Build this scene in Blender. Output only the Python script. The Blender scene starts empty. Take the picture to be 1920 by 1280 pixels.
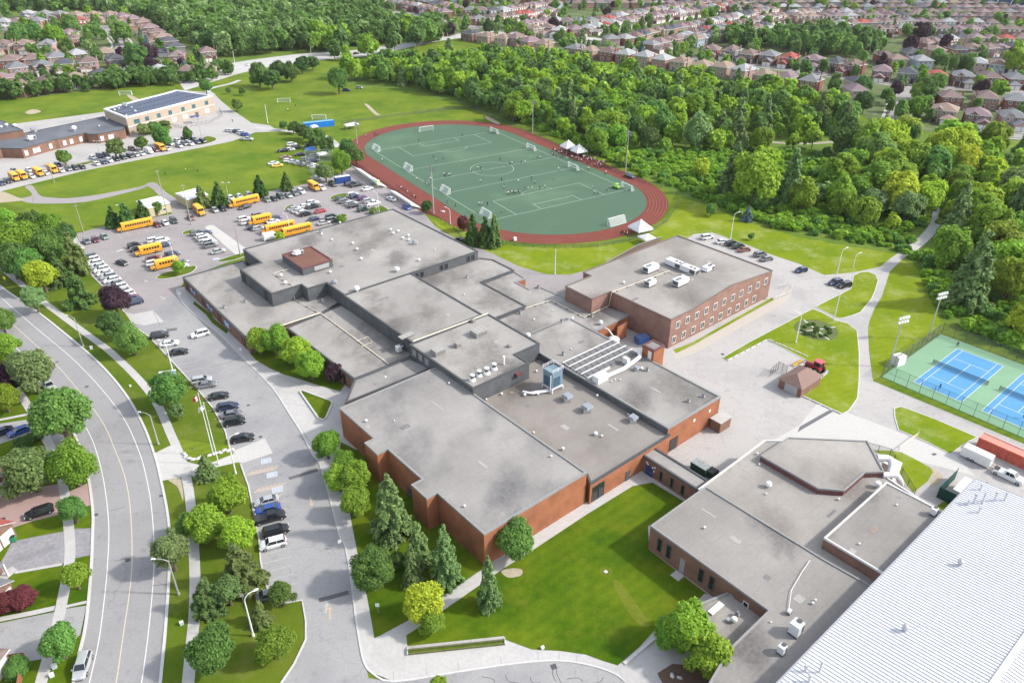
import bpy,bmesh,math,random
import numpy as np
from mathutils import Vector,Matrix
from mathutils.geometry import tessellate_polygon
rad=math.radians
S=bpy.context.scene
FPX,PITCH,ROLL,CAMH=1415.67,0.529268,-0.0015,98.621
cd=bpy.data.cameras.new('camera');cam=bpy.data.objects.new('camera',cd)
S.collection.objects.link(cam)
cd.sensor_width=36;cd.lens=36*FPX/1920;cd.clip_end=6000;cd.clip_start=1
cam.matrix_world=Matrix.Translation((0,0,CAMH))@Matrix.Rotation(math.pi/2-PITCH,4,'X')@Matrix.Rotation(-ROLL,4,'Z')
S.camera=cam
SUN_EL,SUN_AZ=rad(38),rad(-3)
W=bpy.data.worlds.new('World');S.world=W;W.use_nodes=True
nt=W.node_tree;nt.nodes.clear()
sky=nt.nodes.new('ShaderNodeTexSky');sky.sky_type='NISHITA';sky.sun_disc=False
sky.sun_elevation=SUN_EL;sky.sun_rotation=math.pi/2-SUN_AZ
sky.dust_density=1.5;sky.air_density=1.0
bg=nt.nodes.new('ShaderNodeBackground');bg.inputs[1].default_value=0.15
wo=nt.nodes.new('ShaderNodeOutputWorld')
hs_=nt.nodes.new('ShaderNodeHueSaturation');hs_.inputs['Saturation'].default_value=.42
nt.links.new(sky.outputs[0],hs_.inputs['Color']);nt.links.new(hs_.outputs[0],bg.inputs[0]);nt.links.new(bg.outputs[0],wo.inputs[0])
sl=bpy.data.lights.new('sun','SUN');sl.energy=2.0;sl.angle=rad(3);sl.color=(1,.94,.85)
so=bpy.data.objects.new('sun',sl);S.collection.objects.link(so)
sd=Vector((math.cos(SUN_EL)*math.cos(SUN_AZ),math.cos(SUN_EL)*math.sin(SUN_AZ),math.sin(SUN_EL)))
so.rotation_euler=sd.to_track_quat('Z','Y').to_euler();so.location=(200,0,200)
S.view_settings.view_transform='Standard';S.view_settings.look='None'
S.view_settings.exposure=1.2;S.view_settings.gamma=1
def G(x,y,z=0.0):
 u,v=x-960,y-640;c,s=math.cos(ROLL),math.sin(ROLL)
 u,v=c*u+s*v,-s*u+c*v
 dx,dy,dz=u/FPX,math.cos(PITCH)-(v/FPX)*math.sin(PITCH),-math.sin(PITCH)-(v/FPX)*math.cos(PITCH)
 t=(z-CAMH)/dz
 return Vector((dx*t,dy*t,z))
def GG(pts,z=0.0):return[G(p[0],p[1],z)for p in pts]
def ang(a,b,z=0.0):
 v=G(*b,z)-G(*a,z);return math.atan2(v.y,v.x)
def slant(p):return(Vector((0,0,CAMH))-p).length
MATS={}
def _n(nt,t,**k):
 n=nt.nodes.new(t)
 for a,b in k.items():setattr(n,a,b)
 return n
def mat(name,col,rough=.8,var=.12,scale=1.0,metal=0.0,spec=.3,bump=0.0,blotch=0.0,bscale=.06,bcol=None,emit=0,detail=4,trans=0,coat=0,rand=0.0,bthr=(.45,.7),local=False,crack=0):
 if name in MATS:return MATS[name]
 m=bpy.data.materials.new(name);m.use_nodes=True;nt=m.node_tree;nt.nodes.clear()
 out=_n(nt,'ShaderNodeOutputMaterial');bs=_n(nt,'ShaderNodeBsdfPrincipled')
 L=nt.links.new
 geo=_n(nt,'ShaderNodeTexCoord' if local else 'ShaderNodeNewGeometry')
 P=geo.outputs['Object']if local else geo.outputs['Position']
 no=_n(nt,'ShaderNodeTexNoise');no.inputs['Scale'].default_value=scale;no.inputs['Detail'].default_value=detail
 no.inputs['Roughness'].default_value=.65
 L(P,no.inputs['Vector'])
 mp=_n(nt,'ShaderNodeMapRange');mp.inputs[1].default_value=.3;mp.inputs[2].default_value=.7
 mp.inputs[3].default_value=1-var;mp.inputs[4].default_value=1+var
 L(no.outputs[0],mp.inputs[0])
 mul=_n(nt,'ShaderNodeVectorMath',operation='SCALE');mul.inputs[0].default_value=col[:3]
 L(mp.outputs[0],mul.inputs['Scale'])
 c=mul.outputs[0]
 if blotch>0:
  n2=_n(nt,'ShaderNodeTexNoise');n2.inputs['Scale'].default_value=bscale;n2.inputs['Detail'].default_value=5
  n2.inputs['Roughness'].default_value=.6
  L(P,n2.inputs['Vector'])
  m2=_n(nt,'ShaderNodeMapRange',interpolation_type='SMOOTHSTEP');m2.inputs[1].default_value=bthr[0];m2.inputs[2].default_value=bthr[1]
  m2.inputs[3].default_value=0;m2.inputs[4].default_value=blotch
  L(n2.outputs[0],m2.inputs[0])
  mx=_n(nt,'ShaderNodeMix',data_type='RGBA');mx.inputs['B'].default_value=(*(bcol or(col[0]*.5,col[1]*.5,col[2]*.5)),1)
  L(m2.outputs[0],mx.inputs['Factor']);L(c,mx.inputs['A']);c=mx.outputs['Result']
 if crack>0:
  nd=_n(nt,'ShaderNodeTexNoise');nd.inputs['Scale'].default_value=.35;nd.inputs['Detail'].default_value=6;L(P,nd.inputs['Vector'])
  va=_n(nt,'ShaderNodeVectorMath',operation='MULTIPLY_ADD');va.inputs[1].default_value=(5,5,0);L(nd.outputs[1],va.inputs[0]);L(P,va.inputs[2])
  vo=_n(nt,'ShaderNodeTexVoronoi',feature='DISTANCE_TO_EDGE');vo.inputs['Scale'].default_value=.06;L(va.outputs[0],vo.inputs['Vector'])
  cr=_n(nt,'ShaderNodeMapRange');cr.inputs[1].default_value=.001;cr.inputs[2].default_value=.006;cr.inputs[3].default_value=1-crack;cr.inputs[4].default_value=1;L(vo.outputs[0],cr.inputs[0])
  sn=_n(nt,'ShaderNodeTexNoise');sn.inputs['Scale'].default_value=.55;sn.inputs['Detail'].default_value=5;sn.inputs['Roughness'].default_value=.7;L(P,sn.inputs['Vector']);sr=_n(nt,'ShaderNodeMapRange');sr.inputs[1].default_value=.56;sr.inputs[2].default_value=.70;sr.inputs[3].default_value=1;sr.inputs[4].default_value=.80;L(sn.outputs[0],sr.inputs[0]);sm=_n(nt,'ShaderNodeMath',operation='MULTIPLY');L(cr.outputs[0],sm.inputs[0]);L(sr.outputs[0],sm.inputs[1]);cr=sm
  cm=_n(nt,'ShaderNodeVectorMath',operation='SCALE');L(c,cm.inputs[0]);L(cr.outputs[0],cm.inputs['Scale']);c=cm.outputs[0]
 if rand>0:
  oi=_n(nt,'ShaderNodeObjectInfo')
  mr=_n(nt,'ShaderNodeMapRange');mr.inputs[3].default_value=1-rand;mr.inputs[4].default_value=1+rand
  L(oi.outputs['Random'],mr.inputs[0])
  mm=_n(nt,'ShaderNodeVectorMath',operation='SCALE');L(c,mm.inputs[0]);L(mr.outputs[0],mm.inputs['Scale']);c=mm.outputs[0]
 L(c,bs.inputs['Base Color'])
 bs.inputs['Roughness'].default_value=rough;bs.inputs['Metallic'].default_value=metal
 bs.inputs['Specular IOR Level'].default_value=spec;bs.inputs['Coat Weight'].default_value=coat
 if bump>0:
  bp=_n(nt,'ShaderNodeBump');bp.inputs['Strength'].default_value=bump;bp.inputs['Distance'].default_value=.05
  L(no.outputs[0],bp.inputs['Height']);L(bp.outputs[0],bs.inputs['Normal'])
 sh=bs.outputs[0]
 if trans>0:
  tr=_n(nt,'ShaderNodeBsdfTranslucent');L(c,tr.inputs['Color'])
  ms=_n(nt,'ShaderNodeMixShader');ms.inputs[0].default_value=trans
  L(sh,ms.inputs[1]);L(tr.outputs[0],ms.inputs[2]);sh=ms.outputs[0]
 L(sh,out.inputs[0]);MATS[name]=m
 return m
def mat_nodes(name):
 m=bpy.data.materials.new(name);m.use_nodes=True;nt=m.node_tree;nt.nodes.clear();MATS[name]=m
 return m,nt,nt.links.new
def mat_roof(name,col,stain=(.10,.10,.095),amount=.6,ang_=40.5,tone=1):
 """felt and gravel flat roof: fine grain, wide tone drift, ponding stains, sheet seams"""
 m,nt,L=mat_nodes(name)
 out=_n(nt,'ShaderNodeOutputMaterial');bs=_n(nt,'ShaderNodeBsdfPrincipled');bs.inputs['Roughness'].default_value=.92
 bs.inputs['Specular IOR Level'].default_value=.15
 g=_n(nt,'ShaderNodeNewGeometry');mp=_n(nt,'ShaderNodeMapping');mp.inputs['Rotation'].default_value[2]=-rad(ang_)
 L(g.outputs['Position'],mp.inputs[0])
 def noise(sc,det=5,rg=.6,src=mp.outputs[0]):
  n=_n(nt,'ShaderNodeTexNoise');n.inputs['Scale'].default_value=sc;n.inputs['Detail'].default_value=det
  n.inputs['Roughness'].default_value=rg;L(src,n.inputs['Vector']);return n.outputs[0]
 def rng(s,a,b,c,d,sm=False):
  r=_n(nt,'ShaderNodeMapRange');r.inputs[1].default_value=a;r.inputs[2].default_value=b
  r.inputs[3].default_value=c;r.inputs[4].default_value=d
  if sm:r.interpolation_type='SMOOTHSTEP'
  L(s,r.inputs[0]);return r.outputs[0]
 def mul(a,b):
  x=_n(nt,'ShaderNodeMath',operation='MULTIPLY');L(a,x.inputs[0]);L(b,x.inputs[1]);return x.outputs[0]
 fine=rng(noise(2.2,10,1.0),.25,.75,.64,1.36)
 wide=rng(noise(.045,4,.6),.3,.7,.8,1.18)
 br=_n(nt,'ShaderNodeTexBrick');br.inputs['Scale'].default_value=1;br.inputs['Mortar Size'].default_value=.04
 br.inputs['Brick Width'].default_value=9.5;br.inputs['Row Height'].default_value=2.1
 br.inputs['Color1'].default_value=(1,1,1,1);br.inputs['Color2'].default_value=(.975,.975,.975,1);br.inputs['Mortar'].default_value=(.87,.87,.87,1)
 L(mp.outputs[0],br.inputs['Vector'])
 tone_=mul(fine,wide)
 v=_n(nt,'ShaderNodeVectorMath',operation='SCALE');v.inputs[0].default_value=col;L(tone_,v.inputs['Scale'])
 v2=_n(nt,'ShaderNodeVectorMath',operation='MULTIPLY');L(v.outputs[0],v2.inputs[0]);L(br.outputs[0],v2.inputs[1])
 mp2=_n(nt,'ShaderNodeMapping');mp2.inputs['Rotation'].default_value[2]=-rad(ang_);mp2.inputs['Scale'].default_value=(1,.62,1)
 L(g.outputs['Position'],mp2.inputs[0])
 st=mul(rng(noise(.075,7,.6,mp2.outputs[0]),.46,.66,0,amount*.8,True),rng(noise(.7,6,.8),.3,.6,.4,1))
 mx=_n(nt,'ShaderNodeMix',data_type='RGBA');mx.inputs['B'].default_value=(*stain,1)
 L(st,mx.inputs['Factor']);L(v2.outputs[0],mx.inputs['A'])
 nz_=_n(nt,'ShaderNodeTexNoise');nz_.inputs['Scale'].default_value=.3;nz_.inputs['Detail'].default_value=7;nz_.inputs['Roughness'].default_value=.7;L(mp2.outputs[0],nz_.inputs['Vector'])
 va=_n(nt,'ShaderNodeVectorMath',operation='MULTIPLY_ADD');va.inputs[1].default_value=(7,7,0);L(nz_.outputs[1],va.inputs[0]);L(mp2.outputs[0],va.inputs[2])
 vo=_n(nt,'ShaderNodeTexVoronoi',voronoi_dimensions='2D');vo.inputs['Scale'].default_value=.062;L(va.outputs[0],vo.inputs['Vector'])
 sp_=_n(nt,'ShaderNodeSeparateColor');L(vo.outputs['Color'],sp_.inputs[0])
 pond=mul(rng(vo.outputs['Distance'],.05,.34,1,0,True),rng(sp_.outputs[0],.35,.6,0,amount))
 pond=mul(pond,rng(noise(1.3,6,.8),.3,.65,.45,1))
 mxp=_n(nt,'ShaderNodeMix',data_type='RGBA');mxp.inputs['B'].default_value=(stain[0]*.8,stain[1]*.8,stain[2]*.85,1);L(pond,mxp.inputs['Factor']);L(mx.outputs['Result'],mxp.inputs['A']);mx=mxp
 pale=rng(noise(.12,6,.7),.62,.75,0,.35,True)
 mx2=_n(nt,'ShaderNodeMix',data_type='RGBA');mx2.inputs['B'].default_value=(col[0]*1.5,col[1]*1.47,col[2]*1.4,1)
 L(pale,mx2.inputs['Factor']);L(mx.outputs['Result'],mx2.inputs['A'])
 L(mx2.outputs['Result'],bs.inputs['Base Color']);L(bs.outputs[0],out.inputs[0])
 return m
def mat_grass(name,c1,c2,dry=(.22,.2,.07),dryamt=.3,mow=0.0,mowang=0,tuft=.35):
 m,nt,L=mat_nodes(name)
 out=_n(nt,'ShaderNodeOutputMaterial');bs=_n(nt,'ShaderNodeBsdfPrincipled');bs.inputs['Roughness'].default_value=.95
 bs.inputs['Specular IOR Level'].default_value=.1
 g=_n(nt,'ShaderNodeNewGeometry')
 def noise(sc,det=5,rg=.6):
  n=_n(nt,'ShaderNodeTexNoise');n.inputs['Scale'].default_value=sc;n.inputs['Detail'].default_value=det
  n.inputs['Roughness'].default_value=rg;L(g.outputs['Position'],n.inputs['Vector']);return n.outputs[0]
 def rng(s,a,b,c,d):
  r=_n(nt,'ShaderNodeMapRange');r.inputs[1].default_value=a;r.inputs[2].default_value=b
  r.inputs[3].default_value=c;r.inputs[4].default_value=d;L(s,r.inputs[0]);return r.outputs[0]
 mx=_n(nt,'ShaderNodeMix',data_type='RGBA');mx.inputs['A'].default_value=(*c1,1);mx.inputs['B'].default_value=(*c2,1)
 L(rng(noise(.05,8,.7),.38,.62,0,1),mx.inputs['Factor'])
 c=mx.outputs['Result']
 f=rng(noise(4.0,6,.85),.25,.75,1-tuft,1+tuft)
 if mow>0:
  mp=_n(nt,'ShaderNodeMapping');mp.inputs['Rotation'].default_value[2]=-mowang;L(g.outputs['Position'],mp.inputs[0])
  wv=_n(nt,'ShaderNodeTexWave',bands_direction='Y');wv.inputs['Scale'].default_value=.16;wv.inputs['Distortion'].default_value=1.2
  wv.inputs['Detail'].default_value=2;L(mp.outputs[0],wv.inputs['Vector'])
  a=_n(nt,'ShaderNodeMath',operation='MULTIPLY');L(f,a.inputs[0]);L(rng(wv.outputs[1],0,1,1-mow,1+mow),a.inputs[1]);f=a.outputs[0]
 v=_n(nt,'ShaderNodeVectorMath',operation='SCALE');L(c,v.inputs[0]);L(f,v.inputs['Scale']);c=v.outputs[0]
 m2=_n(nt,'ShaderNodeMix',data_type='RGBA');m2.inputs['B'].default_value=(*dry,1)
 L(rng(noise(.11,9,.78),.5,.72,0,dryamt),m2.inputs['Factor']);L(c,m2.inputs['A']);c=m2.outputs['Result']
 L(c,bs.inputs['Base Color'])
 L(bs.outputs[0],out.inputs[0]);return m
def mat_screen(name,col,op=.35):
 """chain link or netting: mostly open, the wires only part of each point"""
 m,nt,L=mat_nodes(name)
 out=_n(nt,'ShaderNodeOutputMaterial');d=_n(nt,'ShaderNodeBsdfDiffuse');d.inputs[0].default_value=(*col,1)
 t=_n(nt,'ShaderNodeBsdfTransparent');ms=_n(nt,'ShaderNodeMixShader');ms.inputs[0].default_value=op
 L(t.outputs[0],ms.inputs[1]);L(d.outputs[0],ms.inputs[2]);L(ms.outputs[0],out.inputs[0]);return m
def mat_leaf(name,col,rand=.25,trans=.48):
 col=tuple(q*1.42 for q in col)
 m,nt,L=mat_nodes(name)
 out=_n(nt,'ShaderNodeOutputMaterial');d=_n(nt,'ShaderNodeBsdfPrincipled');d.inputs['Roughness'].default_value=.6
 d.inputs['Specular IOR Level'].default_value=.25
 t=_n(nt,'ShaderNodeBsdfTranslucent');ms=_n(nt,'ShaderNodeMixShader');ms.inputs[0].default_value=trans
 oi=_n(nt,'ShaderNodeObjectInfo');g=_n(nt,'ShaderNodeNewGeometry')
 at=_n(nt,'ShaderNodeAttribute',attribute_name='tint')
 rn=_n(nt,'ShaderNodeMapRange');rn.inputs[3].default_value=1-rand;rn.inputs[4].default_value=1+rand
 L(oi.outputs['Random'],rn.inputs[0])
 ri=_n(nt,'ShaderNodeMapRange');ri.inputs[3].default_value=.72;ri.inputs[4].default_value=1.28
 L(g.outputs['Random Per Island'],ri.inputs[0])
 a=_n(nt,'ShaderNodeMath',operation='MULTIPLY');L(rn.outputs[0],a.inputs[0]);L(ri.outputs[0],a.inputs[1])
 b=_n(nt,'ShaderNodeVectorMath',operation='SCALE');b.inputs[0].default_value=col;L(a.outputs[0],b.inputs['Scale'])
 hs=_n(nt,'ShaderNodeHueSaturation');L(b.outputs[0],hs.inputs['Color'])
 hr=_n(nt,'ShaderNodeMapRange');hr.inputs[3].default_value=.485;hr.inputs[4].default_value=.525
 fr=_n(nt,'ShaderNodeMath',operation='MULTIPLY');fr.inputs[1].default_value=7.31;L(oi.outputs['Random'],fr.inputs[0])
 f2=_n(nt,'ShaderNodeMath',operation='FRACT');L(fr.outputs[0],f2.inputs[0]);L(f2.outputs[0],hr.inputs[0])
 L(hr.outputs[0],hs.inputs['Hue'])
 L(hs.outputs[0],d.inputs['Base Color']);L(hs.outputs[0],t.inputs['Color'])
 L(d.outputs[0],ms.inputs[1]);L(t.outputs[0],ms.inputs[2]);L(ms.outputs[0],out.inputs[0]);return m
def mat_brick(name,c1,c2,mortar,ang_=40.5):
 m,nt,L=mat_nodes(name)
 out=_n(nt,'ShaderNodeOutputMaterial');bs=_n(nt,'ShaderNodeBsdfPrincipled');bs.inputs['Roughness'].default_value=.9
 g=_n(nt,'ShaderNodeNewGeometry')
 mp=_n(nt,'ShaderNodeMapping');mp.inputs['Rotation'].default_value[2]=-rad(ang_);L(g.outputs['Position'],mp.inputs[0])
 sx=_n(nt,'ShaderNodeSeparateXYZ');L(mp.outputs[0],sx.inputs[0])
 ad=_n(nt,'ShaderNodeMath',operation='ADD');L(sx.outputs[0],ad.inputs[0]);L(sx.outputs[1],ad.inputs[1])
 cx=_n(nt,'ShaderNodeCombineXYZ');L(ad.outputs[0],cx.inputs[0]);L(sx.outputs[2],cx.inputs[1])
 br=_n(nt,'ShaderNodeTexBrick');br.inputs['Scale'].default_value=1;br.inputs['Brick Width'].default_value=.6;br.inputs['Row Height'].default_value=.2
 br.inputs['Mortar Size'].default_value=.02;br.inputs['Color1'].default_value=(*c1,1);br.inputs['Color2'].default_value=(*c2,1);br.inputs['Mortar'].default_value=(*mortar,1)
 L(cx.outputs[0],br.inputs['Vector'])
 no=_n(nt,'ShaderNodeTexNoise');no.inputs['Scale'].default_value=.35;no.inputs['Detail'].default_value=6;L(g.outputs['Position'],no.inputs['Vector'])
 r=_n(nt,'ShaderNodeMapRange');r.inputs[1].default_value=.3;r.inputs[2].default_value=.7;r.inputs[3].default_value=.8;r.inputs[4].default_value=1.18
 L(no.outputs[0],r.inputs[0])
 v=_n(nt,'ShaderNodeVectorMath',operation='SCALE');L(br.outputs[0],v.inputs[0]);L(r.outputs[0],v.inputs['Scale'])
 L(v.outputs[0],bs.inputs['Base Color']);L(bs.outputs[0],out.inputs[0]);return m
COL=S.collection
seen={}
def tag(o,label=None,cat=None,group=None,kind=None):
 if label:o['label']=label
 if cat:o['category']=cat
 if group:o['group']=group
 if kind:o['kind']=kind
 return o
def thing(name,label,cat,loc=(0,0,0),rz=0,group=None,scale=None):
 o=bpy.data.objects.new(name,None);COL.objects.link(o);o.location=loc;o.rotation_euler=(0,0,rz)
 o.empty_display_size=.5
 if scale:o.scale=scale if hasattr(scale,'__len__')else(scale,)*3
 return tag(o,label,cat,group)
def kids(o):return o.get('_k',None)
def dup(o,loc=None,rz=None,label=None,group=None,cat=None,mats=None,scale=None,skip=()):
 """copy of a thing with copies of its parts and sub-parts; mats swaps materials by object"""
 def cp(a,parent):
  c=a.copy();COL.objects.link(c)
  if parent:c.parent=parent
  if mats and c.type=='MESH':
   for i,s in enumerate(c.material_slots):
    q=s.material.name if s.material else None
    if q in mats:s.link='OBJECT';s.material=mats[q]
  for ch in CH.get(a.name,[]):
   if ch.name.split('.')[0]in skip:continue
   cc=cp(ch,c);CH.setdefault(c.name,[]).append(cc)
  return c
 r=cp(o,None)
 if loc is not None:r.location=loc
 if rz is not None:r.rotation_euler=(0,0,rz)
 if scale is not None:r.scale=scale if hasattr(scale,'__len__')else(scale,)*3
 tag(r,label,cat,group);return r
CH={}
def discard(o):
 for c in CH.pop(o.name,[]):discard(c)
 bpy.data.objects.remove(o)
class MB:
 def __init__(s):s.v=[];s.f=[];s.m=[];s.mats=[];s.smooth=set()
 def mi(s,m):
  if m not in s.mats:s.mats.append(m)
  return s.mats.index(m)
 def add(s,vs,fs,m):
  k=len(s.v);i=s.mi(m);s.v+=[tuple(v)for v in vs]
  for f in fs:s.f.append(tuple(k+a for a in f));s.m.append(i)
  return s
 def box(s,c,sz,m,rz=0,bottom=True,taper=1.0):
  x,y,z=sz[0]/2,sz[1]/2,sz[2]/2;ca,sa=math.cos(rz),math.sin(rz);vs=[]
  for dz,t in((-z,1),(z,taper)):
   for dx,dy in((-x,-y),(x,-y),(x,y),(-x,y)):
    dx2,dy2=dx*t,dy*t
    vs.append((c[0]+dx2*ca-dy2*sa,c[1]+dx2*sa+dy2*ca,c[2]+dz))
  fs=[(4,5,6,7),(0,1,5,4),(1,2,6,5),(2,3,7,6),(3,0,4,7)]
  if bottom:fs.append((3,2,1,0))
  return s.add(vs,fs,m)
 def quad(s,a,b,c,d,m):return s.add([a,b,c,d],[(0,1,2,3)],m)
 def poly(s,pts,m):
  pts=[Vector(p)for p in pts]
  tri=tessellate_polygon([[Vector((p.x,p.y,0))for p in pts]])
  fs=[]
  for t in tri:
   a,b,c=(pts[i]for i in t)
   if(b-a).cross(c-a).z<0:t=(t[0],t[2],t[1])
   fs.append(tuple(t))
  return s.add(pts,fs,m)
 def walls(s,pts,z0,z1,m):
  n=len(pts)
  ar=sum(pts[i][0]*pts[(i+1)%n][1]-pts[(i+1)%n][0]*pts[i][1]for i in range(n))
  if ar<0:pts=list(reversed(pts))
  vs=[(p[0],p[1],z0)for p in pts]+[(p[0],p[1],z1)for p in pts]
  return s.add(vs,[(i,(i+1)%n,n+(i+1)%n,n+i)for i in range(n)],m)
 def prism(s,pts,z0,z1,m,mt=None):
  s.walls(pts,z0,z1,m);return s.poly([(p[0],p[1],z1)for p in pts],mt or m)
 def cyl(s,a,b,r0,r1,m,n=10,cap=True):
  a,b=Vector(a),Vector(b);d=(b-a).normalized()
  u=d.orthogonal().normalized();w=d.cross(u);vs=[]
  for p,r in((a,r0),(b,r1)):
   for i in range(n):
    t=2*math.pi*i/n;vs.append(p+(u*math.cos(t)+w*math.sin(t))*r)
  fs=[(i,(i+1)%n,n+(i+1)%n,n+i)for i in range(n)]
  if cap:fs+=[tuple(range(n,2*n)),tuple(reversed(range(n)))]
  return s.add(vs,fs,m)
 def tube(s,pts,r,m,n=6):
  for a,b in zip(pts[:-1],pts[1:]):s.cyl(a,b,r,r,m,n,True)
  return s
 def dome(s,c,rx,ry,rz,m,n=12,k=5,full=False):
  vs=[];fs=[];lo=-math.pi/2 if full else 0;kk=k*2 if full else k
  for j in range(kk+1):
   p=lo+(math.pi/2-lo)*j/kk
   for i in range(n):
    t=2*math.pi*i/n;vs.append((c[0]+rx*math.cos(p)*math.cos(t),c[1]+ry*math.cos(p)*math.sin(t),c[2]+rz*math.sin(p)))
  for j in range(kk):
   for i in range(n):
    fs.append((j*n+i,j*n+(i+1)%n,(j+1)*n+(i+1)%n,(j+1)*n+i))
  return s.add(vs,fs,m)
 def strip(s,pts,w,m,z=None,h=0):
  """band of width w along a polyline; h>0 makes it a solid kerb"""
  pts=[Vector(p)for p in pts];n=len(pts);L,R=[],[]
  for i,p in enumerate(pts):
   a=pts[max(i-1,0)];b=pts[min(i+1,n-1)];d=(b-a);d.z=0
   if d.length<1e-6:d=Vector((1,0,0))
   d.normalize();q=Vector((-d.y,d.x,0))*w/2
   L.append(p+q);R.append(p-q)
  if z is not None:
   for p in L+R:p.z=z
  if h==0:
   return s.add(L+R,[(n+i,n+i+1,i+1,i)for i in range(n-1)],m)
  up=Vector((0,0,h));vs=L+R+[p+up for p in L]+[p+up for p in R];fs=[]
  for i in range(n-1):
   fs+=[(3*n+i,3*n+i+1,2*n+i+1,2*n+i),(n+i,n+i+1,3*n+i+1,3*n+i),(i+1,i,2*n+i,2*n+i+1)]
  fs+=[(0,n,3*n,2*n),(2*n-1,n-1,3*n-1,4*n-1)]
  return s.add(vs,fs,m)
 def build(s,name,parent=None,off=None,smooth=False):
  me=bpy.data.meshes.new(name)
  v=s.v if off is None else[(a[0]-off[0],a[1]-off[1],a[2]-off[2])for a in s.v]
  me.from_pydata(v,[],s.f)
  for m in s.mats:
   if m:me.materials.append(m)
  if len(s.mats)>1:me.polygons.foreach_set('material_index',s.m)
  if smooth:me.polygons.foreach_set('use_smooth',[True]*len(s.f))
  me.update()
  o=bpy.data.objects.new(name,me);COL.objects.link(o)
  if parent is not None:
   o.parent=parent;CH.setdefault(parent.name,[]).append(o)
  return o
def spline(pts,k=8,closed=False):
 P=[Vector(p)for p in pts];n=len(P);out=[]
 rg=range(n if closed else n-1)
 for i in rg:
  if closed:p0,p1,p2,p3=P[(i-1)%n],P[i],P[(i+1)%n],P[(i+2)%n]
  else:p0,p1,p2,p3=P[max(i-1,0)],P[i],P[i+1],P[min(i+2,n-1)]
  for j in range(k):
   t=j/k
   out.append(.5*((2*p1)+(p2-p0)*t+(2*p0-5*p1+4*p2-p3)*t*t+(3*p1-p0-3*p2+p3)*t**3))
 if not closed:out.append(P[-1])
 return out
def struct(name,mb,**k):return tag(mb.build(name,**k),kind='structure')
AX=rad(40.5)
def snap(P,a=AX,tol=rad(14)):
 """square up the corners of a measured plan to the building's own two directions"""
 ca,sa=math.cos(a),math.sin(a);Q=[[p.x*ca+p.y*sa,-p.x*sa+p.y*ca]for p in P];n=len(Q);z=P[0].z
 for it in range(3):
  for i in range(n):
   j=(i+1)%n;t=math.atan2(Q[j][1]-Q[i][1],Q[j][0]-Q[i][0])%math.pi
   if t<tol or t>math.pi-tol:y=(Q[i][1]+Q[j][1])/2;Q[i][1]=Q[j][1]=y
   elif abs(t-math.pi/2)<tol:x=(Q[i][0]+Q[j][0])/2;Q[i][0]=Q[j][0]=x
 return[Vector((q[0]*ca-q[1]*sa,q[0]*sa+q[1]*ca,z))for q in Q]
ORD=['first','second','third','fourth','fifth','sixth','seventh','eighth','ninth','tenth','eleventh','twelfth','thirteenth','fourteenth','fifteenth','sixteenth','seventeenth','eighteenth','nineteenth','twentieth']
def ordn(i):
 if i<20:return ORD[i]
 t=['','','twenty','thirty','forty','fifty','sixty','seventy','eighty','ninety'];k=i+1
 if k>99:return 'far'
 return t[k//10]+('-'+ORD[k%10-1]if k%10 else 'th')
asph=mat('asphalt_road',(.27,.265,.268),.9,.09,2.5,crack=.15,blotch=.5,bscale=.05,bcol=(.185,.18,.19),detail=7)
asph2=mat('asphalt_lot',(.285,.262,.262),.9,.10,2.5,crack=.15,blotch=.5,bscale=.06,bcol=(.20,.185,.19),detail=7)
asph3=mat('asphalt_drive',(.30,.298,.30),.9,.10,2.5,crack=.16,blotch=.6,bscale=.055,bcol=(.195,.195,.21),detail=7)
yardm=mat('pale_paving',(.385,.368,.355),.9,.09,2.0,crack=.12,blotch=.5,bscale=.07,bcol=(.27,.26,.265),detail=7)
conc=mat('concrete',(.43,.42,.41),.88,.09,1.6,blotch=.4,bscale=.12,bcol=(.31,.30,.29),detail=7)
conc2=mat('bright_concrete',(.45,.44,.42),.85,.08,2,blotch=.3,bscale=.2,bcol=(.38,.37,.355))
kerbm=mat('kerb_concrete',(.50,.49,.48),.85,.08,2)
whitep=mat('white_paint',(.62,.62,.62),.7,.12,3)
yellowp=mat('yellow_paint',(.52,.46,.34),.7,.15,3)
fadedp=mat('faded_paint',(.42,.41,.41),.8,.15,3)
orangep=mat('faded_orange_paint',(.47,.36,.28),.8,.15,3)
bluep=mat('blue_paint',(.36,.40,.47),.7,.1,3)
white=mat('white_metal',(.66,.67,.68),.45,.05,3,spec=.5)
offw=mat('off_white',(.66,.66,.64),.6,.08,2)
steel=mat('galvanised_steel',(.45,.46,.47),.5,.1,4,metal=.4)
dgrey=mat('dark_grey_metal',(.08,.085,.09),.5,.15,3)
black=mat('black_rubber',(.02,.02,.022),.7,.1,5)
darkglass=mat('dark_glass',(.015,.02,.025),.12,.1,2,spec=.8)
glass=mat('window_glass',(.05,.07,.09),.1,.2,1,spec=.9)
woodm=mat('weathered_wood',(.18,.14,.11),.85,.2,3)
brown=mat('brown_metal',(.12,.06,.045),.6,.1,2)
grass_far=mat_grass('grass_open',(.075,.138,.009),(.145,.195,.016),dryamt=.35,mow=.08,mowang=rad(25))
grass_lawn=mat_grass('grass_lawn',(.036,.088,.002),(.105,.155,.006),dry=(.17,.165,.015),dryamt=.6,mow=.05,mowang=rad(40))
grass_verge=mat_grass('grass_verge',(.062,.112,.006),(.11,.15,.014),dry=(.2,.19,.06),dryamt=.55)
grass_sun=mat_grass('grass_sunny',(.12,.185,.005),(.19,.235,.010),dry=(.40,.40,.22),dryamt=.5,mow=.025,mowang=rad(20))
grass_wild=mat_grass('rough_grass',(.075,.135,.02),(.13,.19,.03),dry=(.16,.2,.05),dryamt=.5,tuft=.6)
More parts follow.
